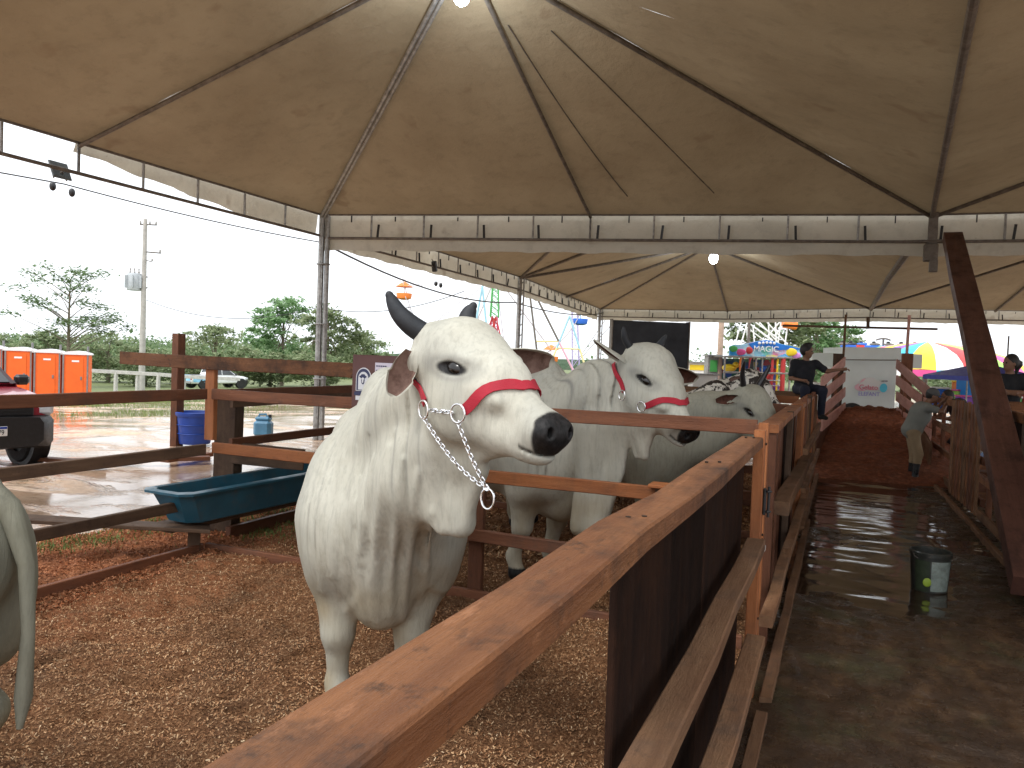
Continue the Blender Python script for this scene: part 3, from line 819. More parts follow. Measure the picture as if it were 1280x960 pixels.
REDCH = chip_mat('red_soil_crumbs', [(0, (.20, .06, .022)), (.5, (.42, .15, .06)), (1, (.60, .27, .14))])
tag(flakes('wood_shavings', 230000, lambda r, n: r.uniform(-4.85, -.42, n), lambda r, n, x: .5 + 5.6 * r.random(n) ** 1.25, lambda x, y: litter_z(x, y) + .006, CHIP, .004, .019, .002, .008, 5),
    'loose brown wood shavings covering the floor of the near pens', 'bedding', kind='stuff')
tag(flakes('wood_shavings', 40000, lambda r, n: r.uniform(-4.85, -.42, n), lambda r, n, x: r.uniform(6, 13.5, n), lambda x, y: litter_z(x, y) + .006, CHIP, .02, .05, .008, .02, 6),
    'loose brown wood shavings in the pens further back', 'bedding', kind='stuff')
tag(flakes('red_soil', 60000, lambda r, n: -4.7 - 2.7 * r.random(n) ** 1.3, lambda r, n, x: r.uniform(1.5, 9.5, n), lambda x, y: litter_z(x, y) + .008, REDCH, .005, .024, .004, .018, 8),
    'loose crumbly red soil heaped outside the back rail of the pens', 'soil', kind='stuff')
def blades(name, cs, n, rad, h, mat, seed):
    r = np.random.default_rng(seed); V = []; 
    k = r.integers(0, len(cs), n); c = np.array(cs)[k]; x = c[:, 0] + r.normal(0, rad, n) * 1.5; y = c[:, 1] + r.normal(0, rad, n)
    z = np.maximum(ground_z(x, y), np.where((x > -7.6) & (x < 6) & (y < 14.1), litter_z(x, y), -9)) ; a = r.uniform(0, 6.28, n); hh = r.uniform(.4, 1, n) * h; w = r.uniform(.004, .009, n)
    lean = r.normal(0, .4, (n, 2)) * hh[:, None]
    p0 = np.stack([x - np.cos(a) * w, y - np.sin(a) * w, z - .01], -1); p1 = np.stack([x + np.cos(a) * w, y + np.sin(a) * w, z - .01], -1); p2 = np.stack([x + lean[:, 0], y + lean[:, 1], z + hh], -1)
    V = np.stack([p0, p1, p2], 1).reshape(-1, 3); return link(name, fast_mesh(name, V, np.arange(3 * n).reshape(n, 3)), None, mat)
GRASS = plain('grass_blades', (.13, .19, .045), .7, .35, 3)
gc = [tuple(pz(px, py))[:2] for px, py in ((300, 655), (350, 650), (250, 660), (190, 664), (120, 680), (330, 668), (60, 690), (395, 655))]
tag(blades('grass', gc, 3500, .14, .05, GRASS, 3), 'short green grass tufts in the mud under and behind the trough', 'grass', kind='stuff')
gc = [tuple(pz(px, py, -.6))[:2] for px, py in ((150, 497), (220, 500), (290, 494), (340, 498), (390, 496), (110, 505), (250, 512), (190, 530))]
tag(blades('grass', gc, 14000, 1.1, .16, GRASS, 4), 'thin grass along the far side of the muddy yard', 'grass', kind='stuff')

# ---- wet walkway between the two rows of pens
def mud_mat():
    t = NT('wet_mud', .5, .5)
    n = t.noise(9, 7, .7); n2 = t.noise(1.6, 6, .65); n3 = t.noise(70, 5, .7); n4 = t.noise(4, 6, .65, t.mapping((1.8, .7, 1)))
    c = t.ramp(n4, [(.30, (.016, .009, .005)), (.55, (.040, .022, .012)), (.78, (.095, .054, .026))])
    c = t.mix(t.math('MULTIPLY', t.ramp1(n2, .52, .66), .55), c, (.045, .050, .025))
    c = t.mix(t.math('MULTIPLY', t.ramp1(n3, .58, .72), .45), c, (.26, .17, .09))
    t.color(c); t.rough(t.ramp(n, [(.3, (.12,) * 3), (.7, (.5,) * 3)])); t.bump(t.math('ADD', t.math('MULTIPLY', n, 1.3), t.math('MULTIPLY', n3, .5)), .8, .018)
    return t.m
MUD = mud_mat()
def mud_z(X, Y):
    wet = sst(Y, 5.6, 7.2) * (1 - .75 * sst(X, .75, 1.25)); 
    z = .040 + .07 * (fbm(X, Y * .6, 1.5, 5, 31, .55) - .5) + .045 * (fbm(X * .8, Y * 1.6, 5.5, 3, 33, .6) - .5)
    return z - .046 * wet
tag(sheet('walkway_mud', np.linspace(-.40, 1.9, 100), np.concatenate([np.linspace(.5, 9, 330)[:-1], np.linspace(9, 14.5, 150)]), mud_z, MUD), kind='structure')
t = NT('muddy_water', .03, 1.0); t.color((.03, .018, .011)); nz = t.noise(7, 4, .6, t.mapping((1, 1.6, 1)), .5); t.bump(t.math('ADD', nz, t.math('MULTIPLY', t.noise(34, 3, .6, t.mapping((1, 2.2, 1))), .35)), .10, .01)
tag(sheet('walkway_puddles', np.linspace(-.36, 1.85, 90), np.linspace(4.5, 14.4, 500), lambda X, Y: .014 + .030 * (fbm(X * .6, Y * 1.3, 2.1, 3, 61, .45) - .5), t.m), kind='structure')
# ---- earth ramp at the end of the walkway
def soil_mat(name, c1, c2, c3):
    t = NT(name, .8, .3); n = t.noise(14, 7, .7); n2 = t.noise(3, 5)
    c = t.ramp(n, [(.3, c1), (.55, c2), (.75, c3)]); t.color(c); t.rough(t.ramp(n2, [(.35, (.45,) * 3), (.6, (.9,) * 3)])); t.bump(t.math('ADD', n, t.math('MULTIPLY', t.noise(50, 4), .4)), .9, .05); return t.m
RAMP = soil_mat('dark_red_earth', (.10, .030, .015), (.23, .075, .036), (.42, .17, .085))
def ramp_z(X, Y):
    f = sst(Y, 13.3, 17.6); top = .95 * (np.clip((Y - 13.6) / 4.0, 0, 1)) ** .85 + .02
    z = top * (1 - .35 * sst(np.abs(X - .6), .75, 1.5)) + (fbm(X, Y, 1.6, 5, 44, .6) - .5) * .30 * f + (fbm(X, Y, 6, 3, 45, .6) - .5) * .12 * f
    return np.where(Y < 13.5, -.05, z) * (1 - sst(Y, 19.5, 21)) - .3 * sst(Y, 19.5, 21)
tag(sheet('earth_ramp', np.linspace(-1.0, 2.3, 120), np.linspace(13.4, 21, 240), ramp_z, RAMP), kind='structure')
# ------------------------------------------------------------------ timber pens
ZR = (1.365, .90, .47, .06)
def rail(p, a, b, mat, w=.045, h=.09, **k): return beam('rail', a, b, w, h, mat, p, **k)
# handrail section nearest the camera
f = thing('rail_fence', 'nearest walkway fence section with broad worn handrail and dark board panel', 'fence', group=None)
beam('handrail', (-.425, -.9, 1.372), (-.408, 4.12, 1.372), .112, .056, W_RAIL, f, seed=1, jit=.0055)
beam('rail', (-.345, -.9, .875), (-.352, 3.98, .875), .088, .055, W_TAN, f, seed=2, jit=.004)
beam('rail', (-.315, -.9, .425), (-.325, 3.9, .425), .088, .055, W_TAN, f, seed=3, jit=.004)
beam('rail', (-.285, -.9, .03), (-.285, 3.95, .03), .06, .06, W_TAN, f, seed=0, jit=.004)
for i, (y0, y1) in enumerate(((1.67, 2.27), (2.275, 2.88), (2.885, 3.48), (3.485, 4.10))):
    beam('panel_board', (-.448, (y0 + y1) / 2, -.02), (-.448, (y0 + y1) / 2, 1.342), .018, y1 - y0, W_PLY, f, up=(0, 1, 0), seed=i)
for (y, m, w, top, x) in ((4.19, W_ORANGE, .075, 1.43, -.375), (4.62, W_ORANGE, .07, 1.44, -.40), (4.75, W_RED, .08, 1.42, -.43)):
    beam('post', (x, y, -.05), (x, y, top), .055, w, m, f, up=(0, 1, 0), seed=1)
m = MB(); m.box((0, 0, 0), (.014, .03, .14), bev=.004); m.tube([(.012, -.02, .055), (.03, 0, .055), (.012, .02, .055)], .006, 6); m.tube([(.012, -.02, -.05), (.03, 0, -.05), (.012, .02, -.05)], .006, 6); m.tube([(.02, 0, .08), (.02, 0, -.08)], .007, 8)
o = m.build('latch', BLACK, f, True); o.location = (-.340, 4.19, 1.06)
m = MB(); m.box((0, 0, 0), (.004, .045, .028), bev=.002); o = m.build('tag', WHITE, f); o.location = (-.36, 4.62, .72)
NAIL = plain('rusty_nail', (.03, .018, .012), .6, .3, 30, .5)
for (x, y, z, ax_) in [(-.43, 1.70, 1.4015, 2), (-.40, 1.73, 1.4015, 2), (-.44, 2.86, 1.4015, 2), (-.40, 2.90, 1.4015, 2), (-.43, 4.02, 1.4015, 2), (-.395, 4.05, 1.4015, 2), (-.342, 4.19, .885, 0), (-.342, 4.19, .86, 0), (-.345, 4.19, 1.36, 0), (-.345, 4.20, .44, 0)]:
    m = MB(); d_ = (0, 0, .003) if ax_ == 2 else (.004, 0, 0); c_ = Vector((x, y, z)); m.tube([c_ - Vector(d_), c_ + Vector(d_)], .0065, 8); m.build('nail', NAIL, f)
# gate-like section
f = thing('rail_fence', 'second walkway fence section faced with wide upright brown boards', 'fence')
beam('handrail', (-.40, 4.95, 1.385), (-.42, 8.25, 1.372), .12, .05, W_ORANGE, f, seed=1)
y = 4.96; i = 0
while y < 8.2:
    w = (.42, .30, .36, .25, .33)[i % 5]; 
    if i != 3: beam('panel_board', (-.43, y + w / 2, .0), (-.43, y + w / 2, 1.355), .022, w - .012, (W_PLY, W_RED, W_PLY)[i % 3], f, up=(0, 1, 0), seed=i % 4)
    y += w; i += 1
beam('rail', (-.325, 5.2, .86), (-.30, 9.2, .80), .10, .085, W_TAN, f, seed=2, jit=.009)
beam('rail', (-.31, 4.3, .40), (-.31, 9.2, .42), .07, .06, W_TAN, f, seed=3, jit=.006)
beam('rail', (-.28, 4.1, .04), (-.28, 9.3, .04), .06, .07, W_TAN, f, seed=0, jit=.004)
for y, mt in ((5.0, W_RED), (6.7, W_DARK), (8.32, W_ORANGE)): beam('post', (-.375, y, -.05), (-.375, y, 1.41), .05, .08, mt, f, up=(0, 1, 0), seed=2)
f = thing('rail_fence', 'far walkway fence section running up to the earth ramp on the left', 'fence')
beam('handrail', (-.41, 8.45, 1.37), (-.42, 13.4, 1.37), .12, .05, W_ORANGE, f, seed=3)
for z in (.88, .45, .05): beam('rail', (-.32, 8.7, z), (-.30, 13.4, z), .05, .085, W_TAN, f, seed=int(z * 7) % 4)
for i, y in enumerate((8.6, 9.3, 10.1, 10.6, 11.6, 12.1, 13.1)):
    beam('post', (-.37, y, -.05), (-.37, y, 1.44 if i % 2 else 1.36), .055, (.09, .16, .08)[i % 3], (W_ORANGE, W_RED, W_TAN, W_DARK)[i % 4], f, up=(0, 1, 0), seed=i % 4)
for i, y in enumerate((8.9, 9.7, 11.0, 12.6)): beam('panel_board', (-.445, y, 0), (-.445, y, 1.33), .022, .34, (W_RED, W_DARK)[i % 2], f, up=(0, 1, 0), seed=i % 4)

# cross fence between the first and second pen
f = thing('rail_fence', 'rail fence crossing behind the nearest bull with a high extra plank', 'fence')
rail(f, (-4.90, 5.0, 1.355), (-.47, 5.0, 1.385), W_RED, seed=1); rail(f, (-4.88, 5.0, .90), (-.95, 5.0, .905), W_ORANGE, seed=2)
rail(f, (-3.2, 5.0, .475), (-.5, 5.0, .45), W_RED, seed=3); rail(f, (-4.93, 5.0, .03), (-2.9, 5.0, .035), W_RED, h=.10, seed=0); rail(f, (-2.85, 5.0, .02), (-.5, 5.0, .02), W_RED, h=.09, seed=2)
rail(f, (-6.07, 5.06, 1.625), (-3.0, 5.06, 1.61), W_RAIL, w=.04, h=.115, seed=0)
beam('post', (-5.02, 5.10, .95), (-5.02, 5.10, 1.60), .05, .10, W_ORANGE, f, up=(1, 0, 0), seed=0)
beam('post', (-2.40, 5.06, -.05), (-2.40, 5.06, .97), .05, .11, W_RED, f, up=(1, 0, 0), seed=1)
beam('post', (-3.05, 5.07, -.05), (-3.05, 5.07, 1.68), .05, .09, W_RED, f, up=(1, 0, 0), seed=1)
beam('post', (-.98, 5.05, -.05), (-.98, 5.05, .955), .20, .20, W_DARK, f, up=(1, 0, 0), seed=2)
beam('block', (-1.12, 4.99, .965), (-.72, 4.99, .965), .16, .022, W_ORANGE, f, seed=1)
# back fence of the nearest pen
f = thing('rail_fence', 'long back rail fence of the nearest pen running toward the red pickup', 'fence')
for z0, z1, hh, mt, sd in ((1.345, 1.355, .09, W_RED, 0), (.875, .885, .09, W_DARK, 1), (.43, .445, .085, W_DARK, 2), (.045, .035, .10, W_RED, 3)):
    rail(f, (-4.93, -2.5, z0), (-4.93, 4.94, z1), mt, h=hh, seed=sd)
beam('post', (-5.0, .2, -.05), (-5.0, .2, 1.42), .10, .10, W_DARK, f, up=(1, 0, 0), seed=0)
beam('board', (-5.3, 1.2, -.02), (-5.0, 4.3, .03), .05, .05, W_TAN, f, seed=2)
# corner post and second pen
f = thing('rail_fence', 'back rail fence of the second pen behind the trough', 'fence')
beam('post', (-5.3, 5.6, -.06), (-5.28, 5.6, 1.325), .20, .20, W_DARK, f, up=(1, .35, 0), seed=1)
for z, h, w2, mt in ((1.335, .085, .045, W_RED), (1.26, .10, .04, W_DARK), (.885, .08, .045, W_RED), (.05, .12, .06, W_RED)): rail(f, (-5.12, 5.45, z), (-5.05, 9.9, z + .02), mt, h=h, w=w2, seed=int(z * 9) % 4)
rail(f, (-5.18, 5.55, .78), (-4.6, 5.85, .73), W_DARK, w=.05, h=.20, seed=2)
beam('post', (-5.15, 8.0, -.05), (-5.15, 8.0, 1.4), .1, .1, W_RED, f, up=(1, 0, 0), seed=2)
# cross fences further back
for (ya, yb, za, xa, lab, mt, m2) in ((8.05, 8.05, 0, -5.1, 'dark brown cross rail fence behind the second bull', W_RED, W_RED), (10.0, 10.0, .02, -5.1, 'orange-brown cross rail fence beside the speckled cow', W_ORANGE, W_RED), (13.0, 13.0, .0, -5.1, 'last cross rail fence of the left pens under the seated man', W_TAN, W_RED)):
    f = thing('rail_fence', lab, 'fence')
    for i, z in enumerate(ZR): rail(f, (xa, ya, z + za), (-.47, yb, z + za), mt if i == 0 else m2, seed=i)
    for x in (-3.4, -1.7): beam('post', (x, ya + .05, -.05), (x, ya + .05, 1.43), .06, .10, W_RED, f, up=(1, 0, 0), seed=1)
f = thing('rail_fence', 'back rail fence of the far left pens', 'fence')
for i, z in enumerate(ZR): rail(f, (-5.1, 10.1, z), (-5.1, 13.4, z), W_RED, seed=i)

# right-hand walkway fence
f = thing('rail_fence', 'right walkway fence with rails and dark boards next to the leaning brace', 'fence')
for i, z in enumerate((1.375, .91, .54, .10)): beam('rail', (1.64, 1.5, z), (1.60, 10.75, z), .045, .10, (W_RAIL, W_RAIL, W_RAIL, W_TAN)[i], f, seed=i, jit=.004)
for i, y in enumerate((2.6, 5.4, 7.6, 8.7, 10.0, 10.7)): beam('post', (1.69, y, -.05), (1.68, y, 1.42), .055, .09, (W_TAN, W_RED)[i % 2], f, up=(0, 1, 0), seed=i % 4)
y = 6.2; i = 0
while y < 10.5:
    w = (.40, .34, .46)[i % 3]
    beam('panel_board', (1.735, y + w / 2, .12), (1.735, y + w / 2, 1.33), .022, w - .012, (W_PLY, W_DARK, W_PLY)[i % 3], f, up=(0, 1, 0), seed=i % 4); y += w; i += 1
f = thing('slat_gate', 'gate of narrow upright wooden slats on the right side of the walkway', 'gate')
for i in range(9):
    y = 10.95 + i * .235; beam('slat', (1.59 - .008 * i, y, .05), (1.58 - .008 * i, y, 1.40 + .02 * (i % 2)), .03, .15 if i % 3 else .11, (W_TAN, W_RAIL, W_RED, W_RAIL)[i % 4], f, up=(0, 1, 0), seed=i % 4)
for z in (.22, .72, 1.25): beam('rail', (1.64, 10.8, z), (1.58, 13.1, z), .045, .09, W_RED, f, seed=1)
f = thing('rail_fence', 'right walkway fence the man in the grey shirt leans on', 'fence')
for i, z in enumerate((1.33, .92, .52, .10)): beam('rail', (1.58, 13.15, z), (1.55, 16.4, z), .045, .09, (W_RAIL, W_TAN)[i % 2], f, seed=i)
for y in (13.2, 14.9, 16.3): beam('post', (1.62, y, -.05), (1.62, y, 1.4), .055, .10, W_RED, f, up=(0, 1, 0), seed=2)
f = thing('rail_fence', 'cross fence of the right pens below the woman in black', 'fence')
beam('rail', (1.75, 12.7, 1.36), (6.2, 12.9, 1.36), .05, .13, W_RAIL, f, seed=1)
for i, z in enumerate((.95, .50, .06)): beam('rail', (1.75, 12.7, z), (6.2, 12.9, z), .045, .10, W_RAIL, f, seed=i)
for x in (2.6, 4.2, 5.8): beam('post', (x, 12.86, -.05), (x, 12.86, 1.42), .09, .06, W_RED, f, up=(1, 0, 0), seed=1)
f = thing('rail_fence', 'cross fence of the right pens nearer the camera with a pale top rail', 'fence')
for i, z in enumerate((1.36, .92, .50, .06)): beam('rail', (1.72, 9.9, z), (6.2, 10.1, z), .045, .10, (W_RAIL, W_DARK, W_TAN)[i % 3], f, seed=i)
for x in (2.45, 4.2): beam('post', (x, 10.05, -.05), (x, 10.05, 1.42), .09, .06, W_TAN, f, up=(1, 0, 0), seed=1)
m = MB(); m.box((0, 0, 0), (.15, .01, .13), bev=.003); POST = plain('orange_notice', (.75, .16, .05), .6, .2, 14); o = m.build('small_notice', POST); tag(o, 'small orange and white notice fixed on the right-hand pen rails', 'notice'); o.location = (2.27, 9.86, 1.16)
m = MB(); m.box((0, 0, 0), (.16, .12, .22), bev=.02); m.tube([(0, 0, .1), (0, 0, .15)], .03, 10); o = m.build('blue_bottle', plain('sky_blue_plastic', (.05, .38, .75), .35, .15, 5)); tag(o, 'small sky blue container hanging on the right-hand pen rails', 'container'); o.location = (2.30, 9.80, .62)
# leaning brace under the canopy corner
b = beam('leaning_brace', pxx(1292, 735, 1.36), (1.50, 14.0, 3.95), .17, .27, W_BRACE, None, up=(1, 0, 0), seed=1)
tag(b, 'big dark red-brown plank leaning from the canopy corner down to the walkway', 'brace')
# kerb board along the right foot of the walkway
b = beam('kerb_board', (1.50, 5.8, .035), (1.40, 13.4, .035), .05, .09, W_TAN, None, seed=2); tag(b, 'long muddy kerb board along the foot of the right fence', 'board')

# trough
def trough():
    r = thing('feed_trough', 'long teal plastic feed trough beside the dark corner post', 'trough', (-4.93, 5.82, 0), R(-2))
    teal = plain('teal_plastic', (.018, .095, .145), .38, .2, 4, spec=.5, weather=.35)
    m = MB()
    def ring(hx, hy, z, c=.08): return [(-hx + c, -hy, z), (hx - c, -hy, z), (hx, -hy + c, z), (hx, hy - c, z), (hx - c, hy, z), (-hx + c, hy, z), (-hx, hy - c, z), (-hx, -hy + c, z)]
    prof = [(.16, 1.08, .30), (.175, 1.11, .31), (.225, 1.23, .545), (.27, 1.275, .555), (.272, 1.278, .575), (.225, 1.235, .585), (.205, 1.215, .575), (.16, 1.10, .33)]
    V = []; 
    for p in prof: V += ring(*p)
    F = []
    for i in range(len(prof) - 1):
        for k in range(8): F.append((i * 8 + k, i * 8 + (k + 1) % 8, (i + 1) * 8 + (k + 1) % 8, (i + 1) * 8 + k))
    F += [tuple(range(8))[::-1], tuple((len(prof) - 1) * 8 + k for k in range(8))]
    m.add(V, F); m.build('tub', teal, r, True)
    for x in (-.03, .0, .03): 
        pass
    return r
trough()
f = thing('trough_stand', 'weathered dark boards carrying the teal feed trough', 'stand')
beam('board', (-5.75, 3.85, .40), (-4.75, 4.85, .245), .22, .03, W_DARK, f, seed=1); beam('board', (-5.05, 4.6, .262), (-4.95, 7.1, .262), .30, .04, W_DARK, f, seed=2)
for y in (4.9, 6.8): beam('leg', (-4.97, y, -.1), (-4.97, y, .24), .10, .10, W_DARK, f, seed=3)
# ------------------------------------------------------------------ white canopy tents
def canvas_mat(name, c1, c2, trans):
    t = NT(name, .75, .2)
    n = t.noise(.55, 7, .62); n2 = t.noise(3.5, 7, .7); n3 = t.noise(22, 4, .6)
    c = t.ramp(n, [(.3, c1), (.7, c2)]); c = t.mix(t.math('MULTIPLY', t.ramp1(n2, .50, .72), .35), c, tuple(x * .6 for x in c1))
    c = t.mix(t.math('MULTIPLY', t.ramp1(t.noise(1.4, 3, .5), .66, .72), .35), c, (.16, .10, .06))
    c = t.mix(t.math('MULTIPLY', t.ramp1(t.noise(40, 3, .5), .70, .76), .5), c, (.12, .09, .06))
    t.color(c); bn = t.bump(t.math('ADD', t.math('MULTIPLY', n2, 1.0), t.math('MULTIPLY', n3, .12)), .5, .05)
    tr = t.n('ShaderNodeBsdfTranslucent'); tc = t.mix(.5, c, (.95, .72, .45), 'MULTIPLY'); t.l(tc, tr.inputs[0]); t.l(bn, tr.inputs[1])
    mx = t.n('ShaderNodeMixShader'); mx.inputs[0].default_value = trans; t.l(t.b.outputs[0], mx.inputs[1]); t.l(tr.outputs[0], mx.inputs[2]); t.l(mx.outputs[0], t.out.inputs[0]); return t.m
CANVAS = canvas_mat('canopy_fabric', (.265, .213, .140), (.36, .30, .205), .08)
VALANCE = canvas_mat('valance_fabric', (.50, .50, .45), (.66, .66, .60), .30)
def canopy(parent, tris, name='canopy', n=20, sag=.05):
    V = []; F = []; rn = random.Random(3)
    for (a, b, c) in tris:                                # a, b on the eaves; c the apex
        a, b, c = Vector(a), Vector(b), Vector(c); nrm = (b - a).cross(c - a).normalized()
        if nrm.z < 0: nrm = -nrm
        base = len(V)
        for i in range(n + 1):
            for j in range(n + 1 - i):
                u, v = i / n, j / n; w = 1 - u - v; p = a * w + b * v + c * u
                bub = 27 * u * v * w; s = -sag * bub - sum(.012 * 4 * wi * wj for wi, wj, p_, q_ in ((w, v, a, b), (w, u, a, c), (v, u, b, c)) if abs(p_.z - q_.z) > 1)
                if u > 0 and v > 0 and w > 0: s += .022 * math.sin(9 * v / (v + w + 1e-6) * 3.1 + 5 * u) * (1 - u) * min(1, bub * 2) + rn.uniform(-.004, .004)
                V.append(p + Vector((0, 0, s)) * 1.0)
        def id(i, j): return base + sum(n + 1 - q for q in range(i)) + j
        for i in range(n):
            for j in range(n - i):
                F.append((id(i, j), id(i, j + 1), id(i + 1, j)))
                if j < n - i - 1: F.append((id(i, j + 1), id(i + 1, j + 1), id(i + 1, j)))
    me = bpy.data.meshes.new(name); me.from_pydata([tuple(v) for v in V], [], F); me.update()
    me.polygons.foreach_set('use_smooth', [True] * len(me.polygons)); me.materials.append(CANVAS); return link(name, me, parent)
def sagpt(a, c, t):    # rib line matches the fabric's edge sag
    p = Vector(a).lerp(Vector(c), t); p.z -= .012 * 4 * t * (1 - t) + .05; return p
def rib(parent, a, c, r=.028, mat=METAL_D, double=False):
    m = MB(); P = [sagpt(a, c, t) for t in np.linspace(0.0, 1, 12)]; m.tube(P, r, 8)
    if double: m.tube([p + Vector((.05, .03, -.03)) for p in P], r * .75, 8)
    return m.build('rib', mat, parent, True)
def truss(parent, a, b, drop=.44, n=10, r=.024, vcol_=True, val=(.0, .55), vmat=VALANCE, out=(0, 1, 0), straps=True, n0=0):
    """top chord a-b, lower chord below, upright struts, hanging valance on the outside"""
    a, b = Vector(a), Vector(b); dn = Vector((0, 0, -drop)); o = Vector(out)
    m = MB(); m.tube([a, b], r, 8); m.tube([a + Vector((0, 0, .05)) + o * .03, b + Vector((0, 0, .05)) + o * .03], r * .6, 6); m.build('top_chord', METAL_D, parent, True)
    m = MB(); m.tube([a + dn, b + dn], r * 1.1, 8); m.build('lower_chord', METAL_D, parent, True)
    for i in range(n + 1):
        t = (i + .0) / n; p = a.lerp(b, t); m = MB(); m.tube([p, p + dn], r * .85, 6); m.build('strut', METAL, parent, True)
    if val:
        L = (b - a).length; k = int(L / .12); V = []; F = []; rn = random.Random(int(L * 100)); rows = 4
        d = (b - a).normalized()
        for i in range(k + 1):
            t = i / k; p = a.lerp(b, t) + o * .07
            f = t * n; lift = .018 * math.sin(math.pi * (f % 1)) + rn.uniform(-.006, .006)
            h = val[1] if not callable(val[1]) else val[1](t)
            for j in range(rows + 1):
                q = j / rows; V.append(p + Vector((0, 0, val[0] - (h - lift) * q)) + o * (.03 * math.sin(f * math.pi * 2 + 2 * q) * q + .02 * q + rn.uniform(-.003, .003)))
        for i in range(k):
            for j in range(rows): b0 = i * (rows + 1) + j; F.append((b0, b0 + 1, b0 + rows + 2, b0 + rows + 1))
        me = bpy.data.meshes.new('valance'); me.from_pydata([tuple(v) for v in V], [], F); me.update(); me.materials.append(vmat)
        me.polygons.foreach_set('use_smooth', [True] * len(F)); link('valance', me, parent)
    if straps:
        m = MB(); rn = random.Random(5)
        for i in range(n * 1):
            t = (i + .12 + rn.uniform(-.02, .02)) / n; p = a.lerp(b, t); m.box(p + Vector((0, 0, -drop * .72)), (.042, .02, drop * .60), rot=Matrix.Rotation(rn.uniform(-.12, .12), 3, 'Y'))
            p2 = a.lerp(b, (i + .55 + rn.uniform(-.1, .1)) / n); m.box(p2 + Vector((0, 0, -.09)), (.02, .02, rn.uniform(.06, .13)))
        tag(m.build('strap', BLACK, parent), kind='stuff')
def bez(a, b, sag, n=16): 
    a, b = Vector(a), Vector(b); return [a.lerp(b, t) - Vector((0, 0, sag * 4 * t * (1 - t))) for t in np.linspace(0, 1, n)]
Z = 4.5
A_, B_, M_ = (-9.75, 12.70, Z), (1.28, 14.96, Z), (-4.45, 13.80, Z)
D_, C_ = (-9.85, 2.15, Z), (.55, 3.4, Z); L_ = (-9.80, 7.42, Z); R_ = (.90, 9.2, Z); Q_ = (-4.6, 2.7, Z); P1 = (-4.26, 8.0, 6.5)
tent = thing('canopy_tent', 'near white canopy tent over the pens, seen from below with dirty ribs', 'tent', (0, 0, 0))
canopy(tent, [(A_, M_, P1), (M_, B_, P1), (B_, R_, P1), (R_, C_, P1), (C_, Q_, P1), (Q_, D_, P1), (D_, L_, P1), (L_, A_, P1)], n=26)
rib(tent, A_, P1, .034, METAL, True); rib(tent, M_, P1, .030); rib(tent, B_, P1, .034, METAL_D, True); rib(tent, L_, P1, .030)
rib(tent, C_, P1, .034); rib(tent, D_, P1, .034); rib(tent, Q_, P1)
truss(tent, A_, M_, .47, 5, out=(-.2, .98, 0), val=(-.01, .70)); truss(tent, M_, B_, .47, 5, out=(-.2, .98, 0), val=(-.01, .70))
truss(tent, L_, A_, .42, 5, out=(-1, 0, 0), val=(.0, lambda t: .12 + .30 * min(1, t * 1.5)), straps=False); truss(tent, D_, L_, .42, 5, out=(-1, 0, 0), val=None, straps=False)
truss(tent, C_, B_, .05, 1, r=.034, out=(1, 0, 0), val=None, straps=False)
m = MB(); rr = [.075, .07, .07, .065, .065]
m.tube([(A_[0] + .02, A_[1] + .02, z) for z in (-.1, 1, 2.2, 3.4, 4.62)], .060, 14); m.tube([(A_[0] + .14, A_[1] + .05, z) for z in (-.1, 2.2, 4.6)], .050, 12); m.tube([(A_[0] + .08, A_[1] - .02, z) for z in (0, 2, 4.3)], .012, 6)
for z in (3.5, 2.3, 1.2): m.lathe([(.13, z), (.13, z + .02)], 16, (A_[0] + .07, A_[1] + .03, 0), sx=1.1)
m.build('pole', METAL, tent, True)
m = MB(); m.tube([(D_[0], D_[1], -.1), (D_[0], D_[1], 4.6)], .06, 12); m.build('pole', METAL, tent, True)
for (a, b, c, p0, p1) in ((M_, B_, P1, (.80, .10), (.12, .16)), (M_, B_, P1, (.78, .50), (.14, .46))):
    a, b, c = Vector(a), Vector(b), Vector(c); P = []          # sewn seams
    for q in np.linspace(0, 1, 18):
        u = 1 - (p0[0] + (p1[0] - p0[0]) * q) if False else (p0[0] + (p1[0] - p0[0]) * q) ; v = (p0[1] + (p1[1] - p0[1]) * q) * (1 - u); w = 1 - u - v
        P.append(a * w + b * v + c * u - Vector((0, 0, .05 * 27 * u * v * w + .035)))
    m = MB(); m.tube(P, .010, 5); m.build('seam', METAL_D, tent, True)
# hanger with clamp where the corner leg is missing
m = MB(); m.box((B_[0] + .02, B_[1] - .05, 4.22), (.14, .14, .62), bev=.01); m.box((B_[0] + .0, B_[1] - .1, 3.83), (.22, .16, .30), bev=.02); m.box((B_[0] + .05, B_[1] - .12, 3.60), (.13, .12, .2), bev=.01); m.tube([(B_[0] - .42, B_[1] - .1, 4.03), (B_[0] + .42, B_[1] - .1, 4.03)], .025, 8)
m.build('corner_bracket', METAL_D, tent)
# apex lamp
LAMP = NT('lamp_glow'); LAMP.b.inputs['Emission Color'].default_value = (.86, .94, 1, 1); LAMP.b.inputs['Emission Strength'].default_value = 25; LAMP.color((.9, .9, .9))
def lamp(p, lab, pw, ap, r=.075):
    l = thing('hanging_lamp', lab, 'lamp', p); m = MB(); m.ball((0, 0, 0), (r, r, r * 1.25), 16, 12); m.build('bulb', LAMP.m, l, True)
    m = MB(); m.lathe([(.03, .07), (.035, .12), (.02, .15)], 12); m.tube([(0, 0, .15), (0, 0, max(.2, ap - p[2]))], .006, 6); m.build('socket', BLACK, l, True)
    ld = bpy.data.lights.new('lamp_light', 'POINT'); ld.energy = pw; ld.color = (.86, .94, 1); ld.shadow_soft_size = .1; lo = bpy.data.objects.new('lamp_light', ld); COL.objects.link(lo); lo.parent = l; lo.location = (0, 0, -r * 1.8)
lamp(pyy(577, -6, 8.0), 'glowing white bulb hanging under the peak of the near tent', 55, 6.4, .10)
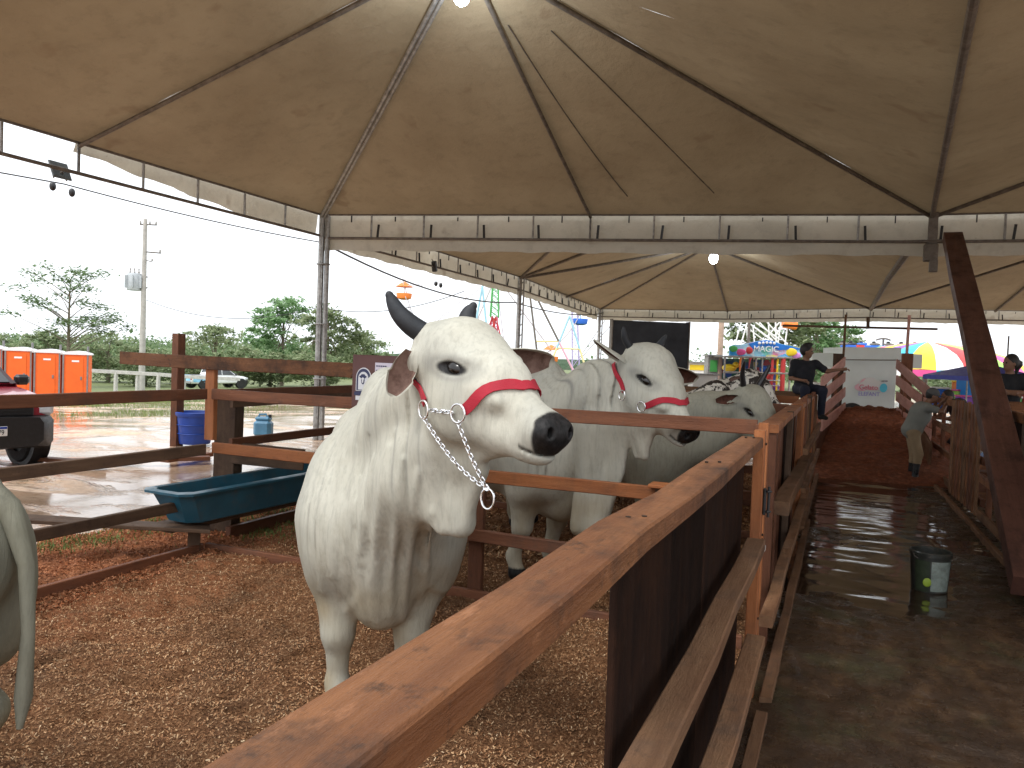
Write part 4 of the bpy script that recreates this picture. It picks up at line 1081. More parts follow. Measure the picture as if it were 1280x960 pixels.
lamp(pyy(892, 323, 28.6), 'glowing white bulb hanging under the peak of the far tent', 110, 6.1, .16)

# far tents
n_, G3, E_, Mf, F_ = (-10.0, 23.67, Z), (-10.9, 30.8, Z), (-11.55, 38.0, Z), (-5.28, 38.6, Z), (.96, 36.0, Z)
A2, B2, n2_ = (-9.8, 13.2, Z), (1.25, 15.3, Z), (1.05, 24.4, Z)
P2, SD, P3 = (-4.6, 18.5, 6.77), (-4.6, 23.6, 6.45), (-4.91, 30.0, 6.4)
tent = thing('canopy_tent', 'far white canopy tent beyond the near one with ribs meeting at a lamp', 'tent', (0, 0, 0))
Mn = (-4.4, 14.2, Z)
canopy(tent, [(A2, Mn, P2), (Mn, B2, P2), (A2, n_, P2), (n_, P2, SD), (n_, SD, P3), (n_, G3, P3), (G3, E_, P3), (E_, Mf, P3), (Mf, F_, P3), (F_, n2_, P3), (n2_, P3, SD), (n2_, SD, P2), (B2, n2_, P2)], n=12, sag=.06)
for a, c, d in ((n_, P2, 0), (n_, SD, 0), (n_, P3, 0), (G3, P3, 0), (E_, P3, 0), (Mf, P3, 0), (F_, P3, 0), (F_, n2_, 1), (n2_, B2, 1)): rib(tent, a, c, .045 if not d else .06, METAL_D, bool(d))
SW = thing
truss(tent, A2, n_, .42, 9, out=(-1, 0, 0), val=(.02, .62)); truss(tent, n_, E_, .42, 12, out=(-1, 0, 0), val=(.02, .62))
truss(tent, E_, Mf, .40, 5, out=(0, 1, 0), val=(.02, .60)); truss(tent, Mf, F_, .40, 6, out=(0, 1, 0), val=(.02, .60))
for p, hh in ((n_, 1), (E_, 1)):
    m = MB(); m.tube([(p[0], p[1], -.6), (p[0], p[1], 4.5)], .075, 12); m.tube([(p[0] + .14, p[1] + .03, -.6), (p[0] + .14, p[1] + .03, 4.5)], .03, 8)
    for z in np.arange(0, 4.3, .35): m.tube([(p[0], p[1], z), (p[0] + .14, p[1] + .03, z + .17)], .015, 5)
    m.build('pole', METAL, tent, True)
# right-hand tents
PR1, PR3, Rf = (6.8, 10.2, 5.97), (6.6, 29.5, 6.1), (11.5, 37.5, Z)
B3 = (B_[0] + .02, B_[1], Z)
tent = thing('canopy_tent', 'white canopy tent on the right above the leaning brace', 'tent', (0, 0, 0))
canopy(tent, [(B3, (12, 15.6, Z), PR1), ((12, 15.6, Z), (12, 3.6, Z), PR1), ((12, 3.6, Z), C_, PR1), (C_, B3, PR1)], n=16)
rib(tent, B3, PR1, .034); truss(tent, B3, (12, 15.6, Z), .47, 10, out=(-.05, 1, 0), val=(-.01, .70))
m = MB(); m.tube([(12, 15.6, -.1), (12, 15.6, 4.5)], .06, 10); m.build('pole', METAL, tent, True)
tent = thing('canopy_tent', 'far right white canopy tent above the fairground stalls', 'tent', (0, 0, 0))
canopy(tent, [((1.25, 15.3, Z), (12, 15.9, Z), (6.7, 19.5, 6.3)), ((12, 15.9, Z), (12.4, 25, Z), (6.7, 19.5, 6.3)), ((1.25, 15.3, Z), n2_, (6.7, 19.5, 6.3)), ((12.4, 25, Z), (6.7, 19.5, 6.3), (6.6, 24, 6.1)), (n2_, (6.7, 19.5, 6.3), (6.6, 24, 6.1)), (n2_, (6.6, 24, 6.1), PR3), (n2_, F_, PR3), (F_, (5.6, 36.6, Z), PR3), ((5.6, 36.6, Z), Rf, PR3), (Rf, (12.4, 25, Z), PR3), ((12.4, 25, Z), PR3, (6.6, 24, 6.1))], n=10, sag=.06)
rib(tent, F_, PR3, .045); rib(tent, (5.6, 36.6, Z), PR3, .045); truss(tent, F_, Rf, .40, 11, out=(0, 1, 0), val=(.02, .60))
m = MB(); m.tube([(12.4, 25, -.1), (12.4, 25, 4.5)], .06, 10); m.build('pole', METAL, tent, True)
# floodlight, solar panel and cables
r = thing('floodlight', 'flat square floodlight fixed on the lower truss bar at the top left', 'floodlight', pxx(75, 213, -9.88), 0)
m = MB(); m.box((0, 0, 0), (.03, .28, .26), rot=Matrix.Rotation(R(-25), 3, 'Y'), bev=.01); m.build('housing', plain('grey_lamp_housing', (.12, .14, .15), .4, .2, 9), r); m = MB(); m.tube([(0, -.1, -.12), (.04, 0, -.02), (0, .1, -.12)], .01, 6); m.build('bracket', METAL_D, r)
r = thing('floodlight', 'small lit floodlight hanging under the left edge of the far tent', 'floodlight', pd(543, 333, 20)); m = MB(); m.box((0, 0, 0), (.12, .12, .28), rot=Matrix.Rotation(R(14), 3, 'X'), bev=.02); m.build('housing', BLACK, r)
m = MB(); m.ball((-.45, -.1, .28), (.10, .06, .05), 12, 8); m.build('bulb', LAMP.m, r, True); m = MB(); m.tube([(0, 0, .1), (-.2, 0, .3), (-.45, 0, .32)], .012, 6); m.build('arm', METAL_D, r)
def cable(name, lab, pts, r=.012, knobs=()):
    m = MB(); P = []
    for i in range(len(pts) - 1): P += bez(pts[i][0], pts[i + 1][0], pts[i][1])[:-1]
    P.append(Vector(pts[-1][0])); m.tube(P, r, 6)
    for k in knobs: m.ball(Vector(k) - Vector((0, 0, .06)), (.05, .05, .07), 10, 8)
    tag(m.build(name, BLACK, None, True), lab, 'cable')
cable('cable', 'black cable with two small sockets running below the left truss to the pole', [(pd(-60, 205, 10.5), .0), (pd(80, 230, 12.2), .06), (pd(402, 303, 16.0), .0)], .012, (pd(66, 228, 11.9), pd(90, 236, 12.2)))
cable('cable', 'dark cable sagging from the near tent pole to the far tent pole', [(pd(412, 308, 16.2), .35), (pd(644, 378, 26.7), .2), (pd(752, 392, 37), 0)], .022, (pd(545, 352, 21), pd(551, 354, 21.2)))
cable('cable', 'thin grey power line sagging from the utility pole toward the fair', [(pd(183, 375, 50), .9), (pd(398, 384, 44), .6), (pd(580, 364, 40), 0)], .02)
# ------------------------------------------------------------------ the animals in the pens
def to_local(loc, hd, size, p, vec=False):
    v = Vector(p) - (Vector((0, 0, 0)) if vec else Vector(loc)); v = Matrix.Rotation(-hd, 3, 'Z') @ v
    return v if vec else v / size
def head_axes(yaw, pitch, roll=0.0):
    f = Vector((math.cos(yaw) * math.cos(pitch), math.sin(yaw) * math.cos(pitch), -math.sin(pitch)))
    l = Vector((-math.sin(yaw), math.cos(yaw), 0)); u = f.cross(l)
    if roll: q = Matrix.Rotation(roll, 3, f); u = q @ u
    return f, u
def place_cow(name, label, loc, hdeg, size, eye_px, eye_d, side, yaw, pitch, roll=0, **k):
    hd = R(hdeg); f, u = head_axes(R(yaw), R(pitch), R(roll)); l = u.cross(f)
    O = pd(*eye_px, eye_d) - l * side * .13 * size
    return cow(name, label, loc, hd, (to_local(loc, hd, size, O), to_local(loc, hd, size, f, True), to_local(loc, hd, size, u, True)), size=size, **k), hd
G_CATTLE = 'white cattle standing in the wooden pens'
def main_cow():
    loc = (-1.985, 3.14, .03); size = 1.06
    hd = R(-57); L = lambda px, py, d: to_local(loc, hd, size, pd(px, py, d))
    th = L(598, 610, 2.95); fb = L(566, 652, 2.98); fu = L(548, 600, 3.05)
    fl = [(L(545, 560, 2.95), L(600, 590, 2.85), L(578, 655, 2.95), .030, .07), (L(545, 560, 3.0), L(578, 655, 2.95), L(556, 658, 3.0), .032, .07),
          (L(548, 560, 3.0), L(545, 640, 3.05), L(545, 640, 3.06), .03, .1)]
    def folds(S, H):            # loose skin hanging in long creases down the neck, shoulder and chest
        O = np.array([tuple(to_local(loc, hd, size, CAMP))])[0]
        def surf_at(px, py):
            D = np.array(tuple(to_local(loc, hd, size, pd(px, py, 1.0)))) - O; ts = np.arange(2.2, 4.6, .01)
            f = S.at(O + D * ts[:, None]); k = np.nonzero(f < 0)[0]
            return Vector(O + D * ts[k[0]]) if len(k) else None
        rn = random.Random(12)
        for ln, r in (([(487, 560), (474, 640), (466, 720), (476, 815)], .017), ([(505, 575), (497, 650), (488, 725), (486, 790)], .013), ([(468, 575), (455, 650), (447, 725), (462, 800)], .012),
                      ([(524, 590), (518, 660), (506, 730), (503, 775)], .016), ([(541, 640), (536, 700), (524, 750)], .012), ([(448, 560), (436, 640), (430, 715), (441, 780)], .011),
                      ([(432, 570), (421, 650), (416, 720)], .009), ([(497, 540), (508, 620), (512, 690)], .008), ([(458, 700), (470, 760), (470, 812)], .009), ([(412, 600), (402, 680), (404, 740)], .008),
                      ([(478, 690), (455, 745), (432, 765)], .009), ([(515, 700), (540, 735), (556, 738)], .009)):
            P = []
            for i in range(len(ln) - 1):
                for q in np.linspace(0, 1, 4)[:-1]: P.append((ln[i][0] * (1 - q) + ln[i + 1][0] * q + rn.uniform(-.7, .7), ln[i][1] * (1 - q) + ln[i + 1][1] * q))
            P.append(ln[-1]); Q = [surf_at(*p) for p in P]; Q = [q for q in Q if q is not None]; n = len(Q)
            # even out the depth of the strand so that it hangs in one line
            for _ in range(3): Q = [Q[0]] + [(Q[i - 1] + Q[i] * 2 + Q[i + 1]) / 4 for i in range(1, n - 1)] + [Q[-1]]
            folds.out.append((Q, [r * (.25 + .75 * math.sin(math.pi * (i + .5) / n)) for i in range(n)]))
        for Q, rs in folds.out: S.path(Q, rs, .028)
    folds.out = []
    (root, S, H), _ = place_cow('cow', 'nearest white humped bull with dark curved horns, head turned to the right', loc, -57, size,
        (567, 460), 2.72, -1, -24, 15, res=.014, hres=.0065,
        horn_pts={-1: [(0, 0, 0), (-.04, .05, .025), (-.085, .085, .06), (-.12, .11, .11)], 1: [(0, 0, 0), (-.03, .02, .04), (-.045, .03, .08), (-.04, .04, .115)]}, horn_r=.041,
        ears={-1: ((-.205, .155, -.005), (-.03, .30, -.92), (.80, .62, .25), .175, .058, 1.05), 1: ((-.20, .12, -.03), (.08, .98, .05), (.95, -.1, -.22), .40, .088, .8)},
        flaps=fl, legs={'fr': (.03, -.02), 'fl': (.04, -.07)}, pre=folds, drape=.020, hump=1.08, tailside=1)
    h, r1, r2, nr = halter('halter', 'red webbing halter with chrome rings on the nearest bull', root, S, H, -1, size)
    def hit(px, py):
        for t in np.arange(2.2, 3.4, .004):
            p = to_local(loc, hd, size, pd(px, py, float(t)))
            if float(S.at(np.array([tuple(p)]))[0]) < 0: return [round(float(v), 3) for v in H.local([tuple(p)])[0]]
    if DBG:
        for q in ((538, 515), (577, 518), (500, 480), (585, 510), (615, 497), (650, 483), (567, 460), (510, 465), (515, 425), (684, 530), (590, 400)): print('HIT', q, hit(*q))
    # lead chain: two strands from the rings to one big ring, hanging clear of the jaw
    e = -H.l; b = to_local(loc, hd, size, pd(610, 612, 2.62)); 
    def strand(a, n0, sag):
        a = a + n0 * .014; P = []
        for t in np.linspace(0, 1, 14):
            p = a.lerp(b, float(t)) + Vector((0, 0, -sag * math.sin(math.pi * float(t)))) 
            f = float(S.at(np.array([tuple(p)]))[0])
            if f < .012: p = p + Vector(S_normal(S, p)) * (.012 - f)
            P.append(p)
        return P
    m = chain_mesh(strand(r1 - Vector((0, 0, .027)), nr[0], .03)); m.build('lead_chain', CHROME, h, True)
    m = chain_mesh(strand(r2 - Vector((0, 0, .027)), nr[1], .015)); m.build('lead_chain', CHROME, h, True)
    m = chain_mesh([r1 + (r2 - r1).normalized() * .027 + nr[0] * .012, r2 - (r2 - r1).normalized() * .027 + nr[1] * .012], .024, .0028, .007); m.build('cheek_chain', CHROME, h, True)
    t = Vector((.7, .7, 0)); c = b - Vector((0, 0, .03))
    m = MB(); m.tube([c + (t * math.cos(a) * .8 + Vector((0, 0, 1)) * math.sin(a)) * .033 for a in np.linspace(0, 2 * math.pi, 26, endpoint=False)], .004, 8, closed=True)
    m.build('ring', CHROME, h, True)
    return root
main_cow()
def second_cow():
    size = 1.13; loc = (-2.10, 5.72, .02); hd = R(-17)
    Lw = lambda x, y, z: to_local(loc, hd, size, (x, y, z))
    q = lambda px, py, d: to_local(loc, hd, size, pd(px, py, d))
    fl = [(q(793, 528, 5.35), q(816, 540, 5.25), q(806, 570, 5.35), .018, .05), (q(793, 528, 5.4), q(806, 570, 5.35), q(798, 570, 5.4), .018, .05),
          (q(780, 530, 5.45), q(778, 590, 5.5), q(748, 660, 5.62), .022, .13), (q(750, 560, 5.6), q(728, 655, 5.7), q(750, 665, 5.65), .025, .14), (q(740, 540, 5.6), q(738, 540, 5.6), q(722, 660, 5.72), .03, .14)]
    (root, S, H), _ = place_cow('cow', 'second white humped bull, behind the cross rails, deeply wrinkled neck and red halter', loc, -17, size, (806, 475), 5.22, -1, -33, 36, res=.016, hres=.0095,
        horn_pts={-1: [(0, 0, 0), (-.03, .04, .025), (-.06, .07, .06), (-.085, .085, .105)], 1: [(0, 0, 0), (-.02, .04, .03), (-.04, .07, .06), (-.05, .085, .09)]}, horn_r=.026,
        ears={-1: ((-.20, .12, -.01), (-.45, .9, .25), (.5, .2, -.85), .27, .060, .8), 1: ((-.17, .12, -.04), (.15, 1, -.10), (.95, -.2, -.05), .36, .085, .8)}, ear_dark=True,
        flaps=fl, drape=.040, hump=1.12, legs={'fr': (-.16, .0), 'fl': (-.10, 0), 'rr': (.1, 0)}, group=None)
    halter('halter', 'red halter on the second white bull', root, S, H, -1, size)
second_cow()
(root, S, H), _ = place_cow('cow', 'third cow, white with long black horns, head lowered behind the handrail', (-1.62, 7.25, .02), -10, 1.0, (937, 515), 6.85, -1, -38, 42, res=.018, hres=.012,
    horn_pts={-1: [(0, 0, 0), (-.03, .02, .06), (-.08, .05, .14), (-.11, .08, .24)], 1: [(0, 0, 0), (-.03, .02, .06), (-.07, .06, .14), (-.10, .08, .22)]}, horn_r=.028, hornm=HORN_B, ears={-1: ((-.17, .16, .01), (-.25, .75, -.45), (.65, .65, .3), .21, .06, 1.0), 1: ((-.19, .12, -.03), (-.15, .95, -.1), (.9, .1, -.3), .22, .07, .9)}, ear_dark=True,
    flaps=[], drape=.012, hump=.95, neckdrop=.03, hide=HIDE_S)
m = MB(); 
(root, S, H), _ = place_cow('cow', 'black and white speckled cow standing in the third pen', (-1.75, 9.15, .02), -4, 1.0, (944, 484), 9.1, -1, -20, 30, res=.022, hide=PIED, hornm=HORN_B,
    horn_pts={-1: [(0, 0, 0), (-.03, .02, .05), (-.06, .03, .10), (-.09, .04, .15)], 1: [(0, 0, 0), (-.03, .02, .05), (-.06, .03, .10), (-.09, .04, .15)]}, flaps=[], hump=.7)
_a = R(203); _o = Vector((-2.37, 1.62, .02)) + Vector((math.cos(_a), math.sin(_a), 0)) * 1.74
cow('cow', 'cow at the left edge showing only its rump and long tail', tuple(_o), _a, ((.75, .0, 1.25), (.8, 0, -.6), (.6, 0, .8)), res=.018, hide=HIDE_SHADED, flaps=[], tail=[(-1.60, 0, 1.26), (-1.70, .0, 1.20), (-1.76, .0, 1.02), (-1.775, .01, .80), (-1.77, .02, .60), (-1.76, .02, .50)], hump=.9)  # shade on this rump and tail is painted into the hide colour
# ------------------------------------------------------------------ plants
def leaf_mat(name, stops):
    t = NT(name, .6, .3); ri = t.n('ShaderNodeNewGeometry').outputs['Random Per Island']
    c = t.ramp(t.math('ADD', t.math('MULTIPLY', ri, .5), t.math('MULTIPLY', t.noise(.5, 3), .5)), stops); t.color(c)
    tr = t.n('ShaderNodeBsdfTranslucent'); t.l(c, tr.inputs[0]); mx = t.n('ShaderNodeMixShader'); mx.inputs[0].default_value = .45
    t.l(t.b.outputs[0], mx.inputs[1]); t.l(tr.outputs[0], mx.inputs[2]); t.l(mx.outputs[0], t.out.inputs[0]); return t.m
LEAF1 = leaf_mat('leaves_dark', [(.25, (.10, .16, .07)), (.5, (.16, .24, .11)), (.75, (.24, .32, .16))])
LEAF2 = leaf_mat('leaves_light', [(.25, (.15, .20, .10)), (.5, (.25, .31, .16)), (.75, (.36, .40, .24))])
LEAF3 = leaf_mat('leaves_bright', [(.25, (.13, .24, .10)), (.5, (.22, .37, .16)), (.75, (.32, .46, .25))])
BARK = plain('bark', (.20, .16, .12), .85, .3, 9, bump=.5, bscale=30)
def crown_mesh(name, seed, rx, rz, z0, nclump, nleaf, ls, mat, flat=.5, crad=.8):
    r = np.random.default_rng(seed); cs = []
    while len(cs) < nclump:
        p = r.uniform(-1, 1, 3); q = np.linalg.norm(p)
        if q < 1 and q > .25: cs.append(p * (rx, rx, rz) * (1 - .22 * max(0, p[2])) + (0, 0, z0))
    cs = np.array(cs); n = nclump * nleaf; k = np.repeat(np.arange(nclump), nleaf); sz = r.uniform(.55, 1.2, nclump)[k]
    c = cs[k] + r.normal(0, 1, (n, 3)) * np.array([crad, crad, crad * flat]) * .45 * sz[:, None]
    a = r.uniform(0, 6.28, n); tl = r.normal(0, .5, (n, 2)); s = ls * r.uniform(.5, 1.2, n)[:, None]
    dx = np.stack([np.cos(a), np.sin(a), tl[:, 0]], -1) * s; dy = np.stack([-np.sin(a), np.cos(a), tl[:, 1]], -1) * s * .55
    V = np.stack([c - dx, c - dy * .9, c + dx, c + dy], 1).reshape(-1, 3); me = fast_mesh(name, V, np.arange(4 * n).reshape(n, 4)); me.materials.append(mat); return me, cs
def trunk_mesh(cs, z0, h, r, seed, lean=0):
    rr = random.Random(seed); m = MB(); top = Vector((lean, 0, h)); m.tube([(0, 0, -.5), (lean * .3, .05, h * .4), (lean * .7, -.05, h * .75), top], [r * 1.3, r, r * .7, r * .35], 8)
    for c in rr.sample(list(cs), min(16, len(cs))):
        t = rr.uniform(.45, .95); a = Vector((lean * t, 0, h * t)); c = Vector(c); mid = a.lerp(c, .5) + Vector((0, 0, .15)); m.tube([a, mid, c], [r * .35, r * .2, r * .07], 5)
    return m
def make_tree(name, label, loc, seed, rx, rz, z0, h, mat, nclump=50, nleaf=55, ls=.22, tr=.16, group=None, crad=.9, flat=.5, scale=1):
    t = thing(name, label, 'tree', loc, seed * .7, group); me, cs = crown_mesh('crown', seed, rx, rz, z0, nclump, nleaf, ls, mat, flat, crad); link('crown', me, t)
    trunk_mesh(cs, z0, h, tr, seed).build('trunk', BARK, t, True); t.scale = (scale,) * 3; return t
def gnd(px, py_d): return None
def far_at(px, d, dz=0):
    p = pd(px, 480, d); z = float(slope(np.array(p.x), np.array(p.y))); return (p.x, p.y, z + dz)
G_TR = 'trees beyond the muddy yard'
tA = make_tree('leafy_tree', 'bushy green tree just right of the orange toilets', far_at(135, 72), 1, 3.2, 2.4, 2.7, 3.2, LEAF2, 60, 60, .2, group=G_TR)
tB = make_tree('leafy_tree', 'tall bright green tree rising left of the near tent pole', far_at(352, 74), 2, 3.3, 4.2, 5.3, 7.2, LEAF3, 75, 60, .22, group=G_TR)
tC = make_tree('leafy_tree', 'wide light green tree crossed by the near tent pole', far_at(408, 70), 3, 3.5, 3.3, 4.6, 5.8, LEAF2, 75, 55, .22, group=G_TR)
tD = make_tree('leafy_tree', 'open flat-topped tree above the blue and white pickup', far_at(268, 80), 4, 3.3, 1.5, 4.6, 4.8, LEAF2, 42, 46, .20, group=G_TR, flat=.28, crad=1.1)
def tcopy(src, lab, loc, rz, sc):
    c = copy_tree(src); c.location = loc; c.rotation_euler.z = rz; c.scale = sc; c['label'] = lab; return c
tcopy(tA, 'low dark green tree behind the blue and white pickup', far_at(300, 66), 2.2, (.95, .95, .75)); tcopy(tA, 'low bushy tree behind the wooden post with the blue tub', far_at(228, 73), 4.0, (.9, .9, .78))
tcopy(tC, 'rounded tree behind the orange toilets', far_at(60, 88), 1.3, (.9, .9, .70)); tcopy(tA, 'small bushy tree at the left end of the concrete rail', far_at(182, 66), 3.1, (.8, .8, .7))
tcopy(tC, 'leafy tree between the two halves of the high plank and the sign board', far_at(452, 82), 5.1, (.85, .85, .75)); tcopy(tA, 'dark low tree at the far left edge behind the toilets', far_at(5, 90), .3, (1.1, 1.1, .95))
tcopy(tA, 'bushy tree beneath the tall bright green tree', far_at(338, 68), 2.7, (.85, .85, .66)); tcopy(tA, 'low bushes beneath the wide light green tree', far_at(395, 64), .9, (.9, .9, .62))
tcopy(tB, 'green tree top showing past the hump of the second bull', far_at(755, 95, -1.5), 1.9, (.6, .6, .42)); tcopy(tA, 'small tree between the black screen and the toy stall', far_at(850, 100), 1.2, (.8, .8, .6))
tcopy(tC, 'big mottled green tree behind the toy stall', far_at(965, 66, -.4), 2.5, (1.35, 1.35, 1.15)); tcopy(tB, 'tall yellow-green tree behind the seated man', far_at(1018, 72, -.3), 4.4, (1.1, 1.1, .95)); tcopy(tC, 'green tree at the left end of the white trailer', far_at(1046, 80), 3.3, (.8, .8, .85))
tcopy(tA, 'low grey-green bushes under the rainbow awning', far_at(1185, 60, -.8), 1.4, (1.2, 1.2, .55))
# slender see-through tree
st = thing('slender_tree', 'tall slender tree with sparse leaf clusters above the orange toilets', 'tree', far_at(86, 60)); 
r_ = np.random.default_rng(11); L0 = []
def S2(px, py): 
    p = pd(px, py, 60); return Vector(p) - st.location
m = MB(); base = Vector((0, 0, -.2)); top = S2(88, 352); m.tube([base, S2(85, 445), S2(86, 400), top], [.16, .12, .09, .03], 8)
tips = [(28, 394), (33, 372), (44, 350), (40, 362), (55, 345), (58, 365), (62, 380), (70, 337), (80, 337), (92, 338), (95, 352), (110, 345), (122, 340), (115, 362), (105, 363), (100, 380), (120, 382), (112, 398), (100, 397), (135, 392), (145, 407), (128, 405), (138, 400), (72, 401), (66, 414), (110, 408), (95, 405), (120, 412), (86, 372), (75, 386), (48, 378), (84, 350), (105, 405), (125, 398)]
for (x, y) in tips:
    q = S2(x, y) + Vector(_fw) * r_.uniform(-2, 2); t0 = S2(86, min(440, y + 14 + abs(x - 86) * .35)); m.tube([t0, t0.lerp(q, .5) + Vector((0, 0, .1)), q], [.045, .03, .012], 5)
    L0.append(q)
m.build('trunk', BARK, st, True)
k = 120; n = len(L0) * k; cc = np.repeat(np.array([tuple(q) for q in L0]), k, 0) + r_.normal(0, 1, (n, 3)) * (.55, .55, .17); a = r_.uniform(0, 6.28, n); s = r_.uniform(.08, .2, n)[:, None]
dx = np.stack([np.cos(a), np.sin(a), r_.normal(0, .3, n)], -1) * s; dy = np.stack([-np.sin(a), np.cos(a), r_.normal(0, .3, n)], -1) * s * .5
me = fast_mesh('crown', np.stack([cc - dx, cc - dy, cc + dx, cc + dy], 1).reshape(-1, 3), np.arange(4 * n).reshape(n, 4)); me.materials.append(LEAF1); link('crown', me, st)
# woodland and hills
def hills():
    V = []; F = []; n = 120
    for i in range(n + 1):
        a = R(-18 + 150 * i / n); d = np.array([math.cos(a), math.sin(a)])
        h = (1 if (_fw.x * math.cos(a) + _fw.y * math.sin(a)) < .955 and math.cos(a) < -.62 else .15) * 15 * float(fbm(np.array(a * 9.0), np.array(2.0), 1, 3, 5)) + (9 if .1 else 0) * float(fbm(np.array(a * 30.0), np.array(1.0), 1, 2, 6)) * .4
        for rad, z in ((330, -6), (360, -1 + h * .35), (420, h * .8), (520, h)): V.append((d[0] * rad, d[1] * rad, z))
    for i in range(n):
        for j in range(3): F.append((i * 4 + j, i * 4 + j + 1, i * 4 + j + 5, i * 4 + j + 4))
    t = NT('far_forest', .9, .1); nn = t.noise(.12, 7, .7, t.mapping((1, 1, 2.5))); t.color(t.ramp(nn, [(.3, (.045, .085, .045)), (.6, (.09, .14, .08)), (.8, (.14, .19, .12))])); t.bump(nn, 1, 6)
    me = bpy.data.meshes.new('hills'); me.from_pydata(V, [], F); me.update(); tag(link('hills', me, None, t.m, True), kind='structure')
hills()
rr_ = np.random.default_rng(5); cs = []
for i in range(520):
    px = rr_.uniform(-80, 470) if i < 400 else rr_.uniform(740, 1300); d = rr_.uniform(105, 170); p = far_at(px, d); cs.append((p[0], p[1], p[2] + rr_.uniform(.3, 3.6) * (1 if px < 600 else .8)))
cs = np.array(cs); n = len(cs) * 150; c = np.repeat(cs, 150, 0) + rr_.normal(0, 1, (n, 3)) * (1.6, 1.6, 1.0); a = rr_.uniform(0, 6.28, n); s = rr_.uniform(.12, .32, n)[:, None]
dx = np.stack([np.cos(a), np.sin(a), rr_.normal(0, .5, n)], -1) * s; dy = np.stack([-np.sin(a), np.cos(a), rr_.normal(0, .8, n)], -1) * s * .7
me = fast_mesh('woodland', np.stack([c - dx, c - dy, c + dx, c + dy], 1).reshape(-1, 3), np.arange(4 * n).reshape(n, 4)); me.materials.append(LEAF1); tag(link('woodland', me), 'distant band of dark green woodland along the horizon', 'woodland', kind='stuff')

# ------------------------------------------------------------------ yard
# concrete guard rail
CONC = plain('pale_concrete', (.52, .51, .48), .85, .15, 6, bump=.3, weather=.3)
g_ = thing('guard_rail', 'long pale concrete rail on short posts behind the muddy yard', 'rail'); pts = [pd(104, 463, 43), pd(145, 465, 43.5), pd(198, 468, 44), pd(232, 471, 44.6), pd(300, 474, 46)]
for i in range(len(pts) - 1): beam('beam', pts[i], pts[i + 1] + Vector((0, 0, .001)), .14, .20, CONC, g_)
for (x, dd) in ((111, 43), (145, 43.5), (172, 43.8), (198, 44), (230, 44.6)): p = pd(x, 463 + (x - 104) * .055, dd); z = p.z; beam('post', (p.x, p.y, z - 1.5), (p.x, p.y, z + .02), .16, .16, CONC, g_, up=(1, 0, 0))
# utility pole
POLE = plain('concrete_pole', (.42, .40, .37), .85, .15, 4, bump=.3); pb = Vector(far_at(177, 50, -.3)); pt = Vector(pd(183, 275, 50)); pt.x, pt.y = pb.x, pb.y
u = thing('utility_pole', 'concrete power pole with a grey transformer in the muddy yard', 'pole', pb); h = pt.z - pb.z
m = MB(); m.tube([(0, 0, 0), (0, 0, h)], [.21, .12], 10); m.build('pole', POLE, u, True)
ax = Vector((_R.x, _R.y, 0)).normalized()
def H3(s, z): return ax * s + Vector((0, 0, z))
m = MB(); m.tube([H3(-.35, h - .35), H3(.75, h - .35)], .045, 6); m.tube([H3(0, h - 2.1), H3(1.05, h - 2.15)], .045, 6); m.tube([H3(0, h - 2.6), H3(.5, h - 2.75)], .03, 6); m.build('cross_arm', METAL_D, u, True)
for s, z in ((-.3, h - .3), (.3, h - .3), (.7, h - .3), (1.0, h - 2.1), (.5, h - 2.7)): m = MB(); m.lathe([(.03, 0), (.07, .05), (.04, .09), (.06, .13), (.02, .2)], 8, H3(s, z)); m.build('insulator', plain('insulator', (.3, .28, .26), .4), u, True)
zt = (431 - 353) / 961 * 50 + 1.75 - pb.z; TG = plain('transformer_grey', (.45, .48, .50), .5, .1, 4)
tr_ = MB(); tr_.lathe([(.42, -.55), (.44, -.5), (.44, .48), (.40, .55)], 16, H3(-.62, zt)); o = tr_.build('transformer', TG, u, True)
for i in range(7): m = MB(); a = 2 * math.pi * i / 7; m.box(H3(-.62, zt) + Vector((math.cos(a) * .52, math.sin(a) * .52, 0)), (.2, .04, .8), rot=Matrix.Rotation(a, 3, 'Z')); b2 = m.build('cooling_fin', TG, o)
for s in (-.9, -.62, -.34): m = MB(); m.lathe([(.05, .55), (.07, .65), (.03, .72), (.05, .8), (.02, .92)], 8, H3(s, zt)); m.build('insulator', bpy.data.materials['insulator'], u, True)
m = MB(); m.tube([H3(-.2, zt + .35), H3(.25, zt + .35)], .04, 6); m.tube([H3(-.2, zt - .35), H3(.25, zt - .35)], .04, 6); m.build('bracket', METAL_D, u)
